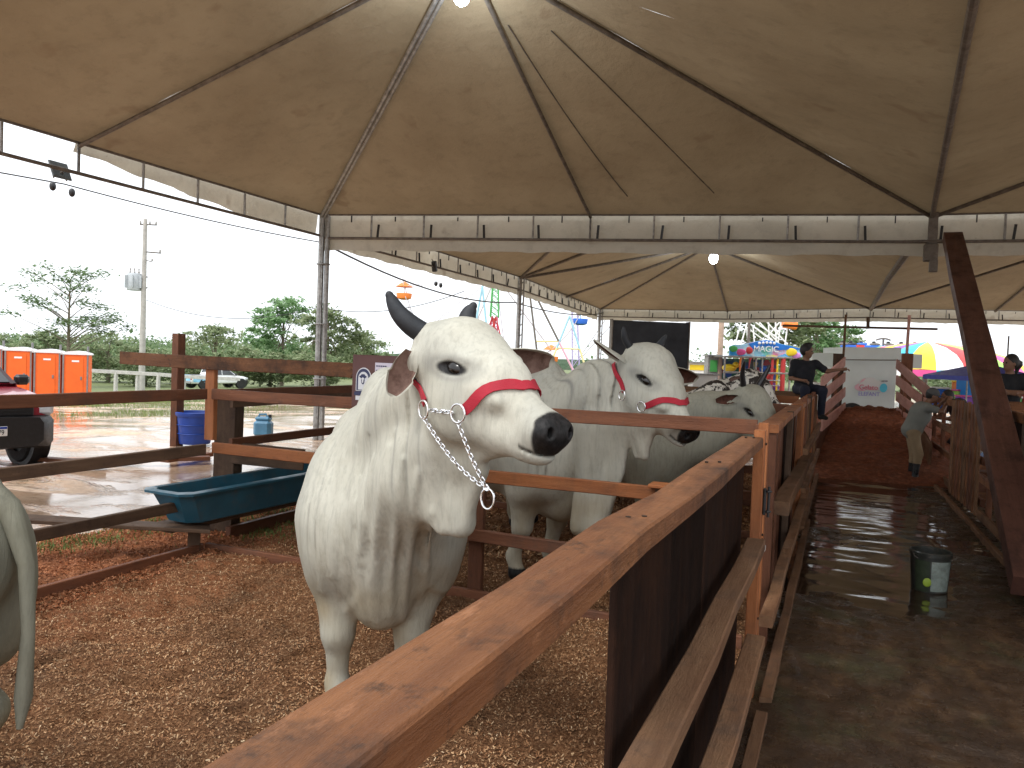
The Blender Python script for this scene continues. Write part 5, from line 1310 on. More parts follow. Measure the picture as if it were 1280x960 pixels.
# toilets
ORG = plain('orange_plastic', (.78, .13, .015), .5, .08, 4, spec=.4); WROOF = plain('white_plastic_roof', (.75, .75, .76), .5, .05, 4); GREY = plain('grey_plastic', (.18, .17, .17), .6, .2, 6)
e1 = Vector(pd(96, 490, 36.5)); e0 = Vector(pd(-30, 490, 35)); dr = Vector((e0.x - e1.x, e0.y - e1.y, 0)).normalized(); rz = math.atan2(dr.y, dr.x)
labs = ['rightmost orange portable toilet in the row', 'orange portable toilet second from the right', 'orange portable toilet third from the right', 'orange portable toilet fourth from the right, above the pickup mirror', 'leftmost visible orange portable toilet']
wc = None
for i in range(5):
    p = e1 + dr * (i * 1.15); z = 1.75 - (12 + (i * -1.2)) * 36.5 / 961 - 2.32
    if wc is None:
        wc = thing('portable_toilet', labs[0] + ' with a white roof', 'portable toilet', (p.x, p.y, z), rz, 'row of orange portable toilets')
        m = MB(); m.box((0, 0, 1.1), (1.1, 1.1, 2.2), bev=.03); m.build('cabin', ORG, wc)
        m = MB(); m.box((.03, .56, 1.12), (.72, .03, 1.95), bev=.012); o = m.build('door', ORG, wc); m = MB(); m.box((-.24, .59, 1.1), (.07, .03, .16), bev=.01); m.build('handle', GREY, o)
        m = MB(); m.box((0, .585, 1.9), (.3, .01, .08)); m.build('vent', WHITE, o)
        for x in (-.5, .5): m = MB(); m.box((x, .565, 1.1), (.07, .05, 2.2), bev=.01); m.build('corner_trim', GREY, wc)
        m = MB(); m.prism([(-.62, 0), (.62, 0), (.60, .06), (.3, .15), (0, .18), (-.3, .15), (-.60, .06)], (1, 0, 0), (0, 0, 1), (0, 1, 0), (0, -.6, 2.2), 1.2); m.build('roof', WROOF, wc)
        m = MB(); m.tube([(-.4, -.3, 2.3), (-.4, -.3, 2.6)], .05, 8); m.build('vent_pipe', GREY, wc)
        wc.rotation_euler.z = rz + math.pi if False else rz
    else:
        c = copy_tree(wc); c.location = (p.x, p.y, z); c['label'] = labs[i] + ' with a white roof'
# door side must face the yard
for o in [o for o in COL.objects if o.get('category') == 'portable toilet']:
    f_ = Vector((-math.sin(o.rotation_euler.z), math.cos(o.rotation_euler.z), 0))
    if f_.dot(CAMP - o.location) < 0: o.rotation_euler.z += math.pi
# pickups
def pickup(name, label, loc, rotz, paint, blue=None, front_plate=False):
    r = thing(name, label, 'pickup truck', loc, rotz)
    def loft(secs, mat, nm, parent=r, smooth=True):
        """secs: list of (x, [(halfwidth, z)...]) closed mirrored sections"""
        V = []; n = len(secs[0][1]) * 2
        for x, pr in secs:
            for w, z in pr: V.append((x, w, z))
            for w, z in reversed(pr): V.append((x, -w, z))
        F = []
        for i in range(len(secs) - 1):
            for k in range(n): F.append((i * n + k, i * n + (k + 1) % n, (i + 1) * n + (k + 1) % n, (i + 1) * n + k))
        F += [tuple(range(n))[::-1], tuple((len(secs) - 1) * n + k for k in range(n))]
        m = MB(); m.add(V, F); return m.build(nm, mat, parent, smooth)
    bp = plain('paint_' + label.split()[0], paint, .28, .05, 2, spec=.6, coat=.6)
    S1 = lambda w, t: [(w - .10, .42), (w - .02, .50), (w, .80), (w - .02, t - .12), (w - .10, t), (.0, t + .02)]
    loft([(-3.55, S1(.86, 1.08)), (-3.5, S1(.90, 1.12)), (-1.6, S1(.92, 1.13)), (0.2, S1(.92, 1.12)), (.75, S1(.92, 1.10)), (1.25, S1(.91, 1.03)), (1.55, S1(.84, .96)), (1.66, [(.60, .50), (.70, .56), (.74, .72), (.70, .82), (.60, .88), (0, .90)])], bp, 'body')
    C1 = lambda w, zt, wt: [(w, 1.08), (w - .02, 1.16), (wt + .02, zt - .06), (wt - .06, zt), (0, zt + .03)]
    loft([(-1.72, C1(.84, 1.10, .80)), (-1.55, C1(.84, 1.70, .70)), (-.9, C1(.85, 1.76, .70)), (-.2, C1(.85, 1.72, .68)), (.62, C1(.84, 1.13, .78))], bp, 'cab')
    for sd in (1, -1):
        for (x0, x1, xt0, xt1) in ((-1.52, -.86, -1.45, -.84), (-.78, .34, -.76, -.20)):
            m = MB(); q = [(x0, sd * .848, 1.17), (x1, sd * .848, 1.17), (xt1, sd * .722, 1.66), (xt0, sd * .722, 1.66)]
            m.add(q + [(a, b + sd * .012, c) for a, b, c in q], [(4, 5, 6, 7), (0, 1, 5, 4), (1, 2, 6, 5), (2, 3, 7, 6), (3, 0, 4, 7), (3, 2, 1, 0)]); m.build('side_window', GLASS_D, r)
        m = MB(); m.box((.35, sd * 1.02, 1.20), (.14, .20, .16), bev=.04); m.tube([(.35, sd * .86, 1.14), (.35, sd * .96, 1.18)], .025, 6); m.build('mirror', BLACK, r)
        for x in (-2.45, .98):
            w_ = thing('wheel', None, None, (x, sd * .80, .37)); w_.parent = r
            m = MB(); P = [(.0, -.13), (.20, -.13), (.33, -.13), (.37, -.08), (.38, 0), (.37, .08), (.33, .13), (.20, .13), (0, .13)]
            V = [(math.cos(a) * q, z, math.sin(a) * q) for q, z in P[1:-1] for a in np.linspace(0, 2 * math.pi, 28, endpoint=False)]
            F = [(i * 28 + k, i * 28 + (k + 1) % 28, (i + 1) * 28 + (k + 1) % 28, (i + 1) * 28 + k) for i in range(6) for k in range(28)]; m.add(V, F); m.build('tyre', RUBBER, w_, True)
            m = MB(); m.tube([(0, -.10, 0), (0, .10, 0)], .215, 20)
            for q in range(6): a = q * math.pi / 3; m.box((math.cos(a) * .11, sd * .105, math.sin(a) * .11), (.2, .02, .05), rot=Matrix.Rotation(-a, 3, 'Y'))
            m.build('rim', METAL, w_)
            m = MB(); m.tube([(x, sd * .70, .40), (x, sd * .928, .40)], .46, 28); m.build('wheel_arch', BLACK, r)
        m = MB(); m.box((1.50, sd * .70, .84), (.34, .36, .17), rot=Matrix.Rotation(sd * R(-22), 3, 'Z'), bev=.04); m.build('headlight', plain('headlight_glass', (.55, .57, .6), .1, .1, 9, spec=.9), r, False)
        m = MB(); m.box((-3.55, sd * .82, .92), (.07, .12, .34), bev=.02); m.build('tail_light', plain('tail_light_red', (.5, .02, .02), .25), r)
    m = MB(); q = [(.58, -.74, 1.16), (.58, .74, 1.16), (-.14, .60, 1.68), (-.14, -.60, 1.68)]; m.add([(a + .02, b, c + .02) for a, b, c in q] + q, [(0, 1, 2, 3), (4, 5, 1, 0), (5, 6, 2, 1), (6, 7, 3, 2), (7, 4, 0, 3), (7, 6, 5, 4)]); m.build('windscreen', GLASS_D, r)
    m = MB(); q = [(-1.66, -.66, 1.22), (-1.66, .66, 1.22), (-1.575, .58, 1.62), (-1.575, -.58, 1.62)]; m.add([(a - .02, b, c) for a, b, c in q] + q, [(3, 2, 1, 0), (4, 5, 6, 7), (0, 1, 5, 4), (1, 2, 6, 5), (2, 3, 7, 6), (3, 0, 4, 7)]); m.build('rear_window', GLASS_D, r)
    m = MB(); m.box((-2.62, 0, 1.135), (1.74, 1.5, .02)); m.build('cargo_bed', BLACK, r)
    bl = loft([(1.35, [(.88, .34), (.93, .42), (.93, .66), (.88, .72), (0, .73)]), (1.62, [(.80, .30), (.86, .38), (.86, .68), (.80, .76), (0, .77)]), (1.80, [(.55, .34), (.64, .42), (.64, .66), (.58, .74), (0, .76)])], BLACK, 'front_bumper')
    m = MB(); m.box((1.68, 0, .84), (.08, 1.1, .18), bev=.02)
    for z in (.79, .84, .89): m.box((1.73, 0, z), (.02, 1.0, .015))
    m.build('grille', BLACK, r)
    m = MB(); m.box((1.735, 0, .60), (.02, 1.15, .014)); m.build('bumper_trim', CHROME, r)
    m = MB(); m.box((-3.62, 0, .52), (.12, 1.7, .2), bev=.03); m.build('rear_bumper', METAL, r)
    m = MB(); m.box((-3.575, 0, .90), (.03, 1.45, .5), bev=.01); tg = m.build('tailgate', bp if blue is None else plain('pale_blue_print', blue, .3, .25, 3), r); m = MB(); m.box((-3.60, 0, .98), (.02, .16, .05)); m.build('handle', BLACK, tg)
    if blue is not None:
        for sd in (1, -1): m = MB(); m.add([(-3.45, sd * .926, .55), (-1.7, sd * .930, .55), (-1.9, sd * .930, .95), (-3.4, sd * .924, .98)], [(0, 1, 2, 3) if sd < 0 else (3, 2, 1, 0)]); m.build('side_print', bpy.data.materials['pale_blue_print'], r)
    return r
rp = pickup('parked_pickup', 'red pickup truck with black front bumper parked at the left edge', (0, 0, 0), R(-9), (.33, .010, .028))
fr = Vector(pd(60, 520, 10.9)); hdv = Vector((math.cos(R(-9)), math.sin(R(-9)), 0)); rp.location = (fr.x - hdv.x * 1.66 + hdv.y * .76, fr.y - hdv.y * 1.66 - hdv.x * .76, -.04); rp.scale = (1, 1, .99)
PL = thing('number_plate', None, None, (1.845, -.05, .575)); PL.parent = rp; PL.rotation_euler = (R(90), 0, R(90))
m = MB(); m.box((0, 0, 0), (.40, .13, .012), bev=.004); m.build('plate', plain('plate_white', (.8, .8, .8), .5, .03), PL)
m = MB(); m.box((0, .047, .008), (.385, .03, .004)); m.build('plate_band', plain('plate_blue', (.01, .05, .35), .5, .05), PL)
def text(s, size, loc, mat, parent, name='lettering', ext=.002, rot=(0, 0, 0), al='CENTER', sx=1.0):
    c = bpy.data.curves.new(name, 'FONT'); c.body = s; c.size = size; c.extrude = ext; c.align_x = al; c.align_y = 'CENTER'
    tmp = bpy.data.objects.new('t', c); COL.objects.link(tmp); dg = bpy.context.evaluated_depsgraph_get(); me = bpy.data.meshes.new_from_object(tmp.evaluated_get(dg)); bpy.data.objects.remove(tmp)
    me.materials.clear(); me.materials.append(mat); o = link(name, me, parent); o.location = loc; o.rotation_euler = rot; o.scale = (sx, 1, 1); return o
text('QLX8A79', .095, (0, -.018, .008), BLACK, PL, sx=.80)
wp = pickup('parked_pickup', 'white pickup truck with pale blue tailgate parked beyond the yard', (0, 0, 0), 0, (.80, .81, .82), (.28, .58, .80))
a_, b_ = Vector(far_at(243, 56.5)), Vector(far_at(316, 58.5)); wp.location = (a_ + b_) / 2 + Vector((0, 0, .12)); hv = b_ - a_; wp.rotation_euler.z = math.atan2(hv.y, hv.x) + R(28) * 1; wp.scale = (.92, .92, .84)
# tub, jug, post, planks
BLU = plain('blue_plastic', (.015, .06, .33), .4, .15, 5, spec=.5)
t_ = thing('plastic_tub', 'large blue plastic tub standing beside the wooden post', 'tub', (-10.75, 10.55, .0)); m = MB(); m.lathe([(.26, 0), (.27, .02), (.315, .50), (.33, .50), (.345, .53), (.345, .57), (.325, .58), (.31, .56), (.262, .06)], 28); m.build('tub', BLU, t_, True)
for z in (.18, .34): m = MB(); m.lathe([(.282 + z * .08, z), (.293 + z * .08, z + .008), (.284 + z * .08, z + .016)], 28, capb=False, capt=False); m.build('hoop', BLU, t_, True)
w = beam('wooden_post', (-10.98, 10.35, -.2), (-10.98, 10.35, 1.98), .17, .15, W_RED, None, up=(1, 0, 0), seed=1); tag(w, 'tall red-brown wooden post standing in the yard beside the blue tub', 'post')
j = thing('jerrycan', 'blue jerrycan standing on the wet yard behind the trough', 'jerrycan', (-10.75, 12.35, -.02), R(20)); JB = plain('faded_blue_plastic', (.07, .20, .32), .45, .2, 6)
m = MB(); m.box((0, 0, .17), (.36, .26, .34), bev=.06); m.box((0, 0, .37), (.30, .2, .08), bev=.03); m.build('can', JB, j, True); m = MB(); m.tube([(-.11, 0, .39), (-.09, 0, .45), (.05, 0, .46), (.08, 0, .40)], .02, 8); m.build('handle', JB, j, True); m = MB(); m.lathe([(.035, .40), (.035, .46)], 12, (.13, 0, 0)); m.build('cap', BLACK, j)
for a, b, lab in ((pz(52, 576), pz(128, 583), 'dark plank lying on the wet ground right of the red pickup'), (pz(90, 579), pz(262, 575), 'long brown plank lying on the muddy yard in front of the blue tub'), (pz(205, 578), pz(262, 570), 'short thick plank end lying beside the corner post')):
    a = Vector(a); b = Vector(b); a.z = b.z = .03; tag(beam('loose_plank', a, b, .16, .06, W_RED, None), lab, 'plank')
# ------------------------------------------------------------------ fairground
def colm(n, c, r=.45): return plain(n, c, r, .06, 4)
CR, CB, CY, CG, CP, CW, CO, CC, CV = colm('fair_red', (.55, .05, .05)), colm('fair_blue', (.02, .14, .62)), colm('fair_yellow', (.85, .62, .03)), colm('fair_green', (.08, .42, .10)), colm('fair_pink', (.75, .10, .32)), colm('fair_white', (.82, .82, .82)), colm('fair_orange', (.85, .22, .03)), colm('fair_cyan', (.03, .48, .70)), colm('fair_purple', (.28, .08, .50))
RH = Vector((_R.x, _R.y, 0)).normalized(); FH = Vector((_fw.x, _fw.y, 0)).normalized(); UP = Vector((0, 0, 1))
class Site:   # local frame facing the camera side: s right, f away, z up
    def __init__(s, px, py, d): s.o = Vector(pd(px, py, d)); s.d = d; s.k = d / FOC
    def __call__(s, a, z, f=0): return RH * a + UP * z + FH * f
# ferris wheel
s = Site(620, 345, 60); fw_ = thing('ferris_wheel', 'thin-spoked ferris wheel behind the tents with a lattice tower', 'ferris wheel', s.o)
m = MB(); Rw = 7.2; n = 12
for q in (-.5, .5):
    m.tube([s(Rw * math.cos(a), Rw * math.sin(a), q) for a in np.linspace(0, 2 * math.pi, 48, endpoint=False)], .035, 5, closed=True)
m.build('rim', plain('wheel_pale_steel', (.55, .50, .52), .5), fw_)
for i in range(n):
    a = 2 * math.pi * (i + .3) / n
    m = MB()
    for q in (-.5, .5): m.tube([s(0, 0, q), s(Rw * math.cos(a), Rw * math.sin(a), q)], .03, 5)
    m.tube([s(Rw * math.cos(a), Rw * math.sin(a), -.5), s(Rw * math.cos(a), Rw * math.sin(a), .5)], .03, 5); m.build('spoke', bpy.data.materials['wheel_pale_steel'], fw_)
    c = s(Rw * math.cos(a), Rw * math.sin(a) - .55, 0); g0 = thing('gondola', None, None, c); g0.parent = fw_
    m = MB(); m.lathe([(.25, -.45), (.55, -.35), (.62, .0), (.60, .05)], 10); m.build('tub', (CO, CB)[i % 2], g0, True); m = MB(); m.lathe([(.7, .55), (.35, .8), (.05, .95)], 10); m.tube([(.0, 0, -.4), (0, 0, .6)], .03, 5); m.build('canopy', (CO, CC)[i % 2], g0, True)
def lattice(parent, p0, p1, w, mats, n=9, nm='tower'):
    p0, p1 = Vector(p0), Vector(p1); m = MB(); d = (p1 - p0) / n; C = [RH * w + FH * w, RH * -w + FH * w, RH * -w - FH * w, RH * w - FH * w]
    for c in C: m.tube([p0 + c, p1 + c * .6], .05, 5)
    for i in range(n):
        for k in range(4):
            t0, t1 = 1 - .4 * i / n, 1 - .4 * (i + 1) / n; m.tube([p0 + d * i + C[k] * t0, p0 + d * (i + 1) + C[(k + 1) % 4] * t1], .025, 4)
    return m.build(nm, mats, parent)
for q in (-.8, .8): lattice(fw_, s(.0, -3.2, q), s(0, 0, q), .32, CG, 7)
for sg in (-1, 1):
    for q in (-.8, .8):
        lattice(fw_, s(sg * 1.4 - .1, -8.3, q), s(0, -3.2, q), .22, CR, 7, 'leg')
lattice(fw_, s(0, -8.3, 0), s(0, -3.2, 0), .38, CP, 8, 'leg')
# second ride: coloured A-frames, paler paint
PC, PY, PP = colm('pale_cyan', (.35, .60, .72)), colm('pale_yellow', (.80, .70, .35)), colm('pale_pink', (.75, .42, .52))
for (top, feet, mt, lab) in (((603, 358), ((588, 440), (612, 445)), (PC, PY), 'blue and yellow swing frame left of the ferris wheel tower'), ((712, 395), ((692, 445), (728, 447)), (PC, PY), 'blue and yellow swing frame right of the far tent pole'), ((660, 350), ((672, 446), (708, 446)), (METAL_D, PP), 'tall dark and pink frame legs between the tent poles')):
    a = thing('swing_frame', lab, 'fairground ride', pd(*top, 52)); 
    for i, f_ in enumerate(feet):
        for dp in (0, 3):
            b = Vector(pd(f_[0], f_[1], 52 + dp)) - a.location; b = b * 1.45; m = MB(); m.tube([(0, 0, 0), b * .55], .075, 6); m.build('leg', mt[0], a, True); m = MB(); m.tube([b * .55, b], .075, 6); m.build('leg', mt[1] if mt[1] != PP else mt[i], a, True)
    m = MB(); b0 = (Vector(pd(feet[0][0], feet[0][1], 52)) - a.location) * .8; b1 = (Vector(pd(feet[1][0], feet[1][1], 52)) - a.location) * .8; m.tube([b0, b1], .06, 6); m.build('cross_bar', PY, a)
a = thing('drop_tower', 'pale lilac lattice tower between the far tent poles', 'fairground ride', pd(722, 450, 70)); lattice(a, (0, 0, -3), (-.6, 0, 6.5), .35, plain('lilac_paint', (.45, .38, .62), .5), 12)
for (x, y) in ((760, 395), (768, 402), (690, 470)): m = MB(); b = Vector(pd(x, y, 70)) - a.location; m.tube([b, Vector((-.3, 0, -.5))], .03, 4); m.build('stay_wire', METAL_D, a)
# black screen back
b = thing('screen_back', 'big black panel standing at the end of the far tent', 'screen', pd(812, 455, 33.5)); z0 = -b.location.z; w = 3.35; zt = 3.62 - b.location.z
rot = math.atan2(RH.y, RH.x) + R(4); b.rotation_euler.z = rot; m = MB(); m.box((0, .25, (z0 + zt) / 2), (w, .5, zt - z0), bev=.02); m.build('panel', plain('black_cloth', (.022, .025, .032), .8, .3, 1.5, bump=.2, bscale=5), b)
for x in (-w / 2 - .03, w / 2 + .03): m = MB(); m.box((x, .25, (z0 + zt) / 2), (.05, .56, zt - z0 + .1)); m.build('frame', METAL_D, b)
# toy stall
KX, KD = 942, 38; k = Site(KX, 461, KD); st = thing('play_stall', 'colourful fairground play stall with a wavy blue sign board', 'stall', k.o); kk = k.k
def kp(px, py, f=0): return RH * ((px - KX) * kk) + UP * ((461 + (px - KX) * .038 - py) * kk) + FH * f
def panel(pts, mat, nm, parent=st, th=.08, f=0, fn=kp):
    P = [fn(x, y, f) for x, y in pts]; n = len(P); m = MB(); m.add([*P, *[p + FH * th for p in P]], [tuple(range(n)), tuple(range(n, 2 * n))[::-1]] + [(i, n + i, n + (i + 1) % n, (i + 1) % n) for i in range(n)]); return m.build(nm, mat, parent)
SKYB = plain('sign_blue', (.01, .16, .58), .4, .1, 3)
t = NT('sign_print', .45, .4); v = t.voro(1.8, t.mapping((1, 1, 1.6)), 'Color'); sp = t.sep(v); c = t.ramp(sp[0], [(0, (.02, .30, .70)), (.25, (.30, .62, .80)), (.42, (.75, .85, .88)), (.55, (.03, .40, .75)), (.68, (.85, .72, .15)), (.8, (.80, .25, .40)), (.9, (.15, .60, .45)), (1, (.7, .8, .9))], 'CONSTANT'); c = t.mix(t.ramp1(t.noise(2.5, 4), .4, .65), c, (.35, .65, .85)); t.color(c)
sg = panel([(911, 446), (911, 433), (916, 431), (925, 431), (934, 429), (944, 426.5), (955, 425), (964, 426), (975, 430), (985, 432), (1002, 435), (1002, 446.5)], t.m, 'sign_board', th=.12)
panel([(934, 429.5), (944, 427), (955, 425.6), (964, 426.6), (975, 430.6), (988, 433), (1001, 435.6), (1000, 437), (985, 436.5), (972, 438), (960, 433), (948, 433), (940, 437)], SKYB, 'sign_crest', sg, .03, -.04)
for i in range(5): m = MB(); m.ball(kp(947 + 4.6 * i, 428.3 + abs(i - 2) * .4, -.10), (.07, .05, .07), 8, 6); m.build('star', CW, sg)
tx = text('MAGIC', .40, kp(956, 436.5, -.07), CW, sg, rot=(R(90), 0, math.atan2(RH.y, RH.x)), ext=.02)
for (x, y, a, b, mt) in ((924, 440, .28, .16, CP), (915, 436, .22, .16, CG), (935, 438, .18, .18, CR), (986, 440, .34, .20, CY), (993, 444, .26, .16, colm('fair_lilac', (.7, .3, .75)))): m = MB(); m.ball(kp(x, y, -.03), (a, .05, b), 12, 8); m.build('picture', mt, sg, True)
for x, mt, w_ in ((906, METAL, .05), (927, CO, .11), (938.5, CR, .10), (945, METAL, .05), (953, METAL, .04), (965.5, CR, .07), (972, CY, .05), (979, CR, .12), (988, METAL, .05)):
    m = MB(); m.tube([kp(x, 446.5, .05), kp(x, 497, .05)], w_, 8); m.build('post', mt, st, True)
for y in (446.8, 466.5): m = MB(); m.tube([kp(904, y - 1.2, -.03), kp(990, y + .6, -.03)], .05, 6); m.build('beam', METAL, st)
t = NT('stall_toys', .5, .3); v = t.voro(3.2, None, 'Color'); sp = t.sep(v); t.color(t.ramp(sp[1], [(0, (.05, .10, .16)), (.3, (.03, .14, .09)), (.45, (.30, .06, .06)), (.6, (.04, .10, .28)), (.75, (.12, .26, .16)), (.9, (.35, .30, .10))], 'CONSTANT'))
m = MB(); bx = [kp(905, 447.5, 2.2), kp(990, 450, 2.2), kp(990, 502, 2.2), kp(905, 500, 2.2)]; m.add(bx + [p + FH * .06 for p in bx], [(0, 1, 2, 3), (7, 6, 5, 4)]); m.build('back_wall', t.m, st)
m = MB(); tp = [kp(904, 446.5, 0), kp(1002, 448, 0), kp(1002, 448, 2.3), kp(904, 446.5, 2.3)]; m.add(tp + [p + UP * .06 for p in tp], [(3, 2, 1, 0), (4, 5, 6, 7), (0, 1, 5, 4), (1, 2, 6, 5), (2, 3, 7, 6), (3, 0, 4, 7)]); m.build('roof', METAL_D, st)
m = MB(); tp = [kp(904, 490, 0), kp(990, 494, 0), kp(990, 494, 2.2), kp(904, 490, 2.2)]; m.add(tp + [p - UP * .4 for p in tp], [(0, 1, 2, 3), (7, 6, 5, 4), (0, 4, 5, 1)]); m.build('counter', CB, st)
m = MB(); m.tube([kp(972, 462, .3), kp(956, 480, .3)], .13, 8); m.build('slide', CR, st, True)
m = MB()
for y in (470, 473, 476, 479): m.tube([kp(943, y, 0), kp(952, y + .3, 0)], .025, 5)
m.tube([kp(943, 468, 0), kp(943, 484, 0)], .03, 5); m.tube([kp(952, 468, 0), kp(952, 484, 0)], .03, 5); m.build('ladder', CW, st)
m = MB(); m.tube([kp(953, 475, -.1), kp(975, 476, -.1), kp(975, 482, -.1), kp(953, 482, -.1)], .03, 5, closed=True); m.build('handrail', METAL, st)
def toy(nm, px, py, r, mt, lab, cat='toy', head=False):
    o = thing(nm, lab, cat, k.o + kp(px, py, .5)); m = MB(); m.ball((0, 0, 0), r, 14, 10); m.build('body', mt, o, True)
    if head: m = MB(); m.ball(RH * r[0] * .9 + UP * r[2] * .8, (r[0] * .45,) * 3, 10, 8); m.build('head', mt, o, True); m = MB(); m.ball(RH * r[0] * 1.4 + UP * r[2] * .75, (r[0] * .2, r[0] * .15, r[0] * .1), 8, 6); m.build('beak', CO, o)
toy('toy_duck', 915, 460, (.36, .25, .20), CY, 'yellow toy duck at the left end of the play stall', head=True)
toy('toy_ball', 958.5, 461.5, (.20, .20, .19), CB, 'blue ball hanging in the middle of the play stall')
for i, (x, y, mt, lab) in enumerate(((962, 485, CP, 'pink seat car at the bottom of the play stall'), (972, 484, CV, 'purple seat car at the bottom of the play stall'))): toy('seat_car', x, y, (.32, .25, .2), mt, lab, 'ride car')
pl_ = Site(930, 487, 33); o = thing('canvas_sheet', 'low white tent roof in front of the play stall', 'tarpaulin', pl_.o); m = MB(); P = [(-.5, -.12), (.3, .10), (1.0, .12), (1.55, -.14)]; m.add([RH * a + UP * b for a, b in P] + [RH * a + UP * (b - .05) + FH * 1.5 for a, b in P], [(0, 1, 5, 4), (1, 2, 6, 5), (2, 3, 7, 6), (0, 4, 7, 3)]); m.build('sheet', WHITE, o)
# little green-front booth, yellow stall and van left of the pole
for (px, py, d, w, h, dep, m1, m2, lab) in ((892, 457, 40, .6, 1.0, .8, METAL, CG, 'narrow grey booth with a green front left of the play stall'), (873, 459, 44, 1.6, .5, .8, WHITE, CY, 'white stall with yellow lettering band far behind the bulls'), (880, 478, 36, 1.1, .7, 1.0, WHITE, plain('light_green', (.35, .6, .2), .5), 'small white and green ride base behind the speckled cow')):
    s0 = Site(px, py, d); b = thing('booth', lab, 'stall', s0.o); b.rotation_euler.z = math.atan2(RH.y, RH.x); m = MB(); m.box((0, .4, -.2), (w, dep, h + .4), bev=.02); m.build('wall', m1, b); m = MB(); m.box((0, -.02, -.02), (w * .62, .03, h * .6)); m.build('front_panel', m2, b); m = MB(); m.box((0, .35, h / 2 + .03), (w + .2, dep + .2, .07)); m.build('roof', METAL, b)
# poles
for (px, py0, d, r, mt, lab) in ((903, 380, 40, .13, plain('pale_pole', (.50, .36, .27), .8, .15, 5), 'pale wooden pole left of the play stall'), (937.5, 385, 41, .07, METAL_D, 'thin dark pole behind the play stall sign')):
    p = Vector(pd(px, py0, d)); m = MB(); m.tube([(p.x, p.y, -1), (p.x, p.y, p.z + 1.5)], [r * 1.15, r], 10); tag(m.build('tall_pole', mt, None, True), lab, 'pole')
# white lattice slide
s = Site(965, 415, 55); a = thing('slide_frame', 'white steel lattice of a ride rising behind the play stall', 'fairground ride', s.o); m = MB()
def sp_(x, y, f=0): return RH * ((x - 965) * s.k) + UP * ((415 - y) * s.k) + FH * f
for q in (0, 1.5):
    for L in (((935, 398), (975, 424)), ((941, 409), (970, 429)), ((985, 395), (981, 440)), ((968, 395), (972, 440)), ((955, 400), (985, 430)), ((935, 398), (925, 440)), ((985, 398), (968, 420)), ((941, 409), (945, 440))): m.tube([sp_(*L[0], q), sp_(*L[1], q)], .055, 5)
m.build('frame', CW, a); m = MB(); m.tube([sp_(978, 404), sp_(995, 406)], .3, 8); m.build('platform', CO, a)
# white trailer with an ice-cream picture
s = Site(1090, 466, 30); tr = thing('food_trailer', 'pale white food trailer with an ice cream emblem at the end of the walkway', 'trailer', s.o); TW = plain('trailer_white', (.76, .84, .82), .4, .04, 2)
def tp_(x, y, f=0): return RH * ((x - 1090) * s.k) + UP * ((466 + (x - 1090) * .038 - y) * s.k) + FH * f
def tpan(pts, mat, nm, parent=tr, th=.05, f=0): return panel(pts, mat, nm, parent, th, f, tp_)
tpan([(1054, 449), (1123, 449.5), (1121, 516), (1056, 515)], TW, 'body', th=1.6, f=.12)
tpan([(1052, 434), (1125, 434.5), (1125, 449.5), (1052, 449)], TW, 'front_fascia', th=1.9, f=0)
tpan([(1123, 441), (1162, 443), (1162, 461), (1124, 460)], TW, 'side_panel', th=.3, f=.6); tpan([(1022, 441), (1053, 441), (1053, 458), (1022, 458)], TW, 'side_panel', th=.3, f=.6)
tpan([(1052, 449.2), (1125, 449.7), (1125, 450.8), (1052, 450.2)], METAL_D, 'trim', th=.03, f=-.02)
em = thing('emblem', None, None, (0, 0, 0)); em.parent = tr
def blob(cx, cy, a, b, mt, nm, f): m = MB(); P = [tp_(cx + a * math.cos(q), cy + b * math.sin(q), f) for q in np.linspace(0, 2 * math.pi, 22, endpoint=False)]; n = len(P); m.add([*P, *[p + FH * .02 for p in P]], [tuple(range(n)), tuple(range(n, 2 * n))[::-1]] + [(i, n + i, n + (i + 1) % n, (i + 1) % n) for i in range(n)]); return m.build(nm, mt, em)
PKL = plain('emblem_pink', (.85, .55, .62), .5); blob(1080, 484, 9.5, 5, PKL, 'shape', .07); blob(1084, 479, 7, 6, PKL, 'shape', .075); blob(1091, 482, 16, 7, WHITE, 'shape', .05); blob(1089, 478, 8, 6.5, WHITE, 'shape', .045); blob(1106, 485, 4.6, 5.6, colm('emblem_cyan', (.10, .62, .85)), 'shape', .03); blob(1107, 476.5, 4, 1.2, METAL, 'shape', .03)
text('Gelato', .27, tp_(1087, 484.5, .025), plain('emblem_red', (.72, .18, .28), .5), em, rot=(R(90), 0, math.atan2(RH.y, RH.x)), ext=.008)
text('ELEFANT', .22, tp_(1088, 492.8, .025), plain('emblem_lilac', (.38, .36, .72), .5), em, rot=(R(90), 0, math.atan2(RH.y, RH.x)), ext=.008, sx=.95)
m = MB(); c0 = tp_(1064, 520, -.25)
P = [(.40, -.12), (.46, -.1), (.48, 0), (.46, .1), (.40, .12), (.3, .12), (.28, 0), (.3, -.12)]
V = [c0 + (RH * math.cos(a) + UP * math.sin(a)) * q * 1.1 + FH * z for q, z in P for a in np.linspace(0, 2 * math.pi, 28, endpoint=False)]; F = [(i * 28 + kq, i * 28 + (kq + 1) % 28, ((i + 1) % 8) * 28 + (kq + 1) % 28, ((i + 1) % 8) * 28 + kq) for i in range(8) for kq in range(28)]
m.add(V, F); m.build('tyre', RUBBER, tr, True)
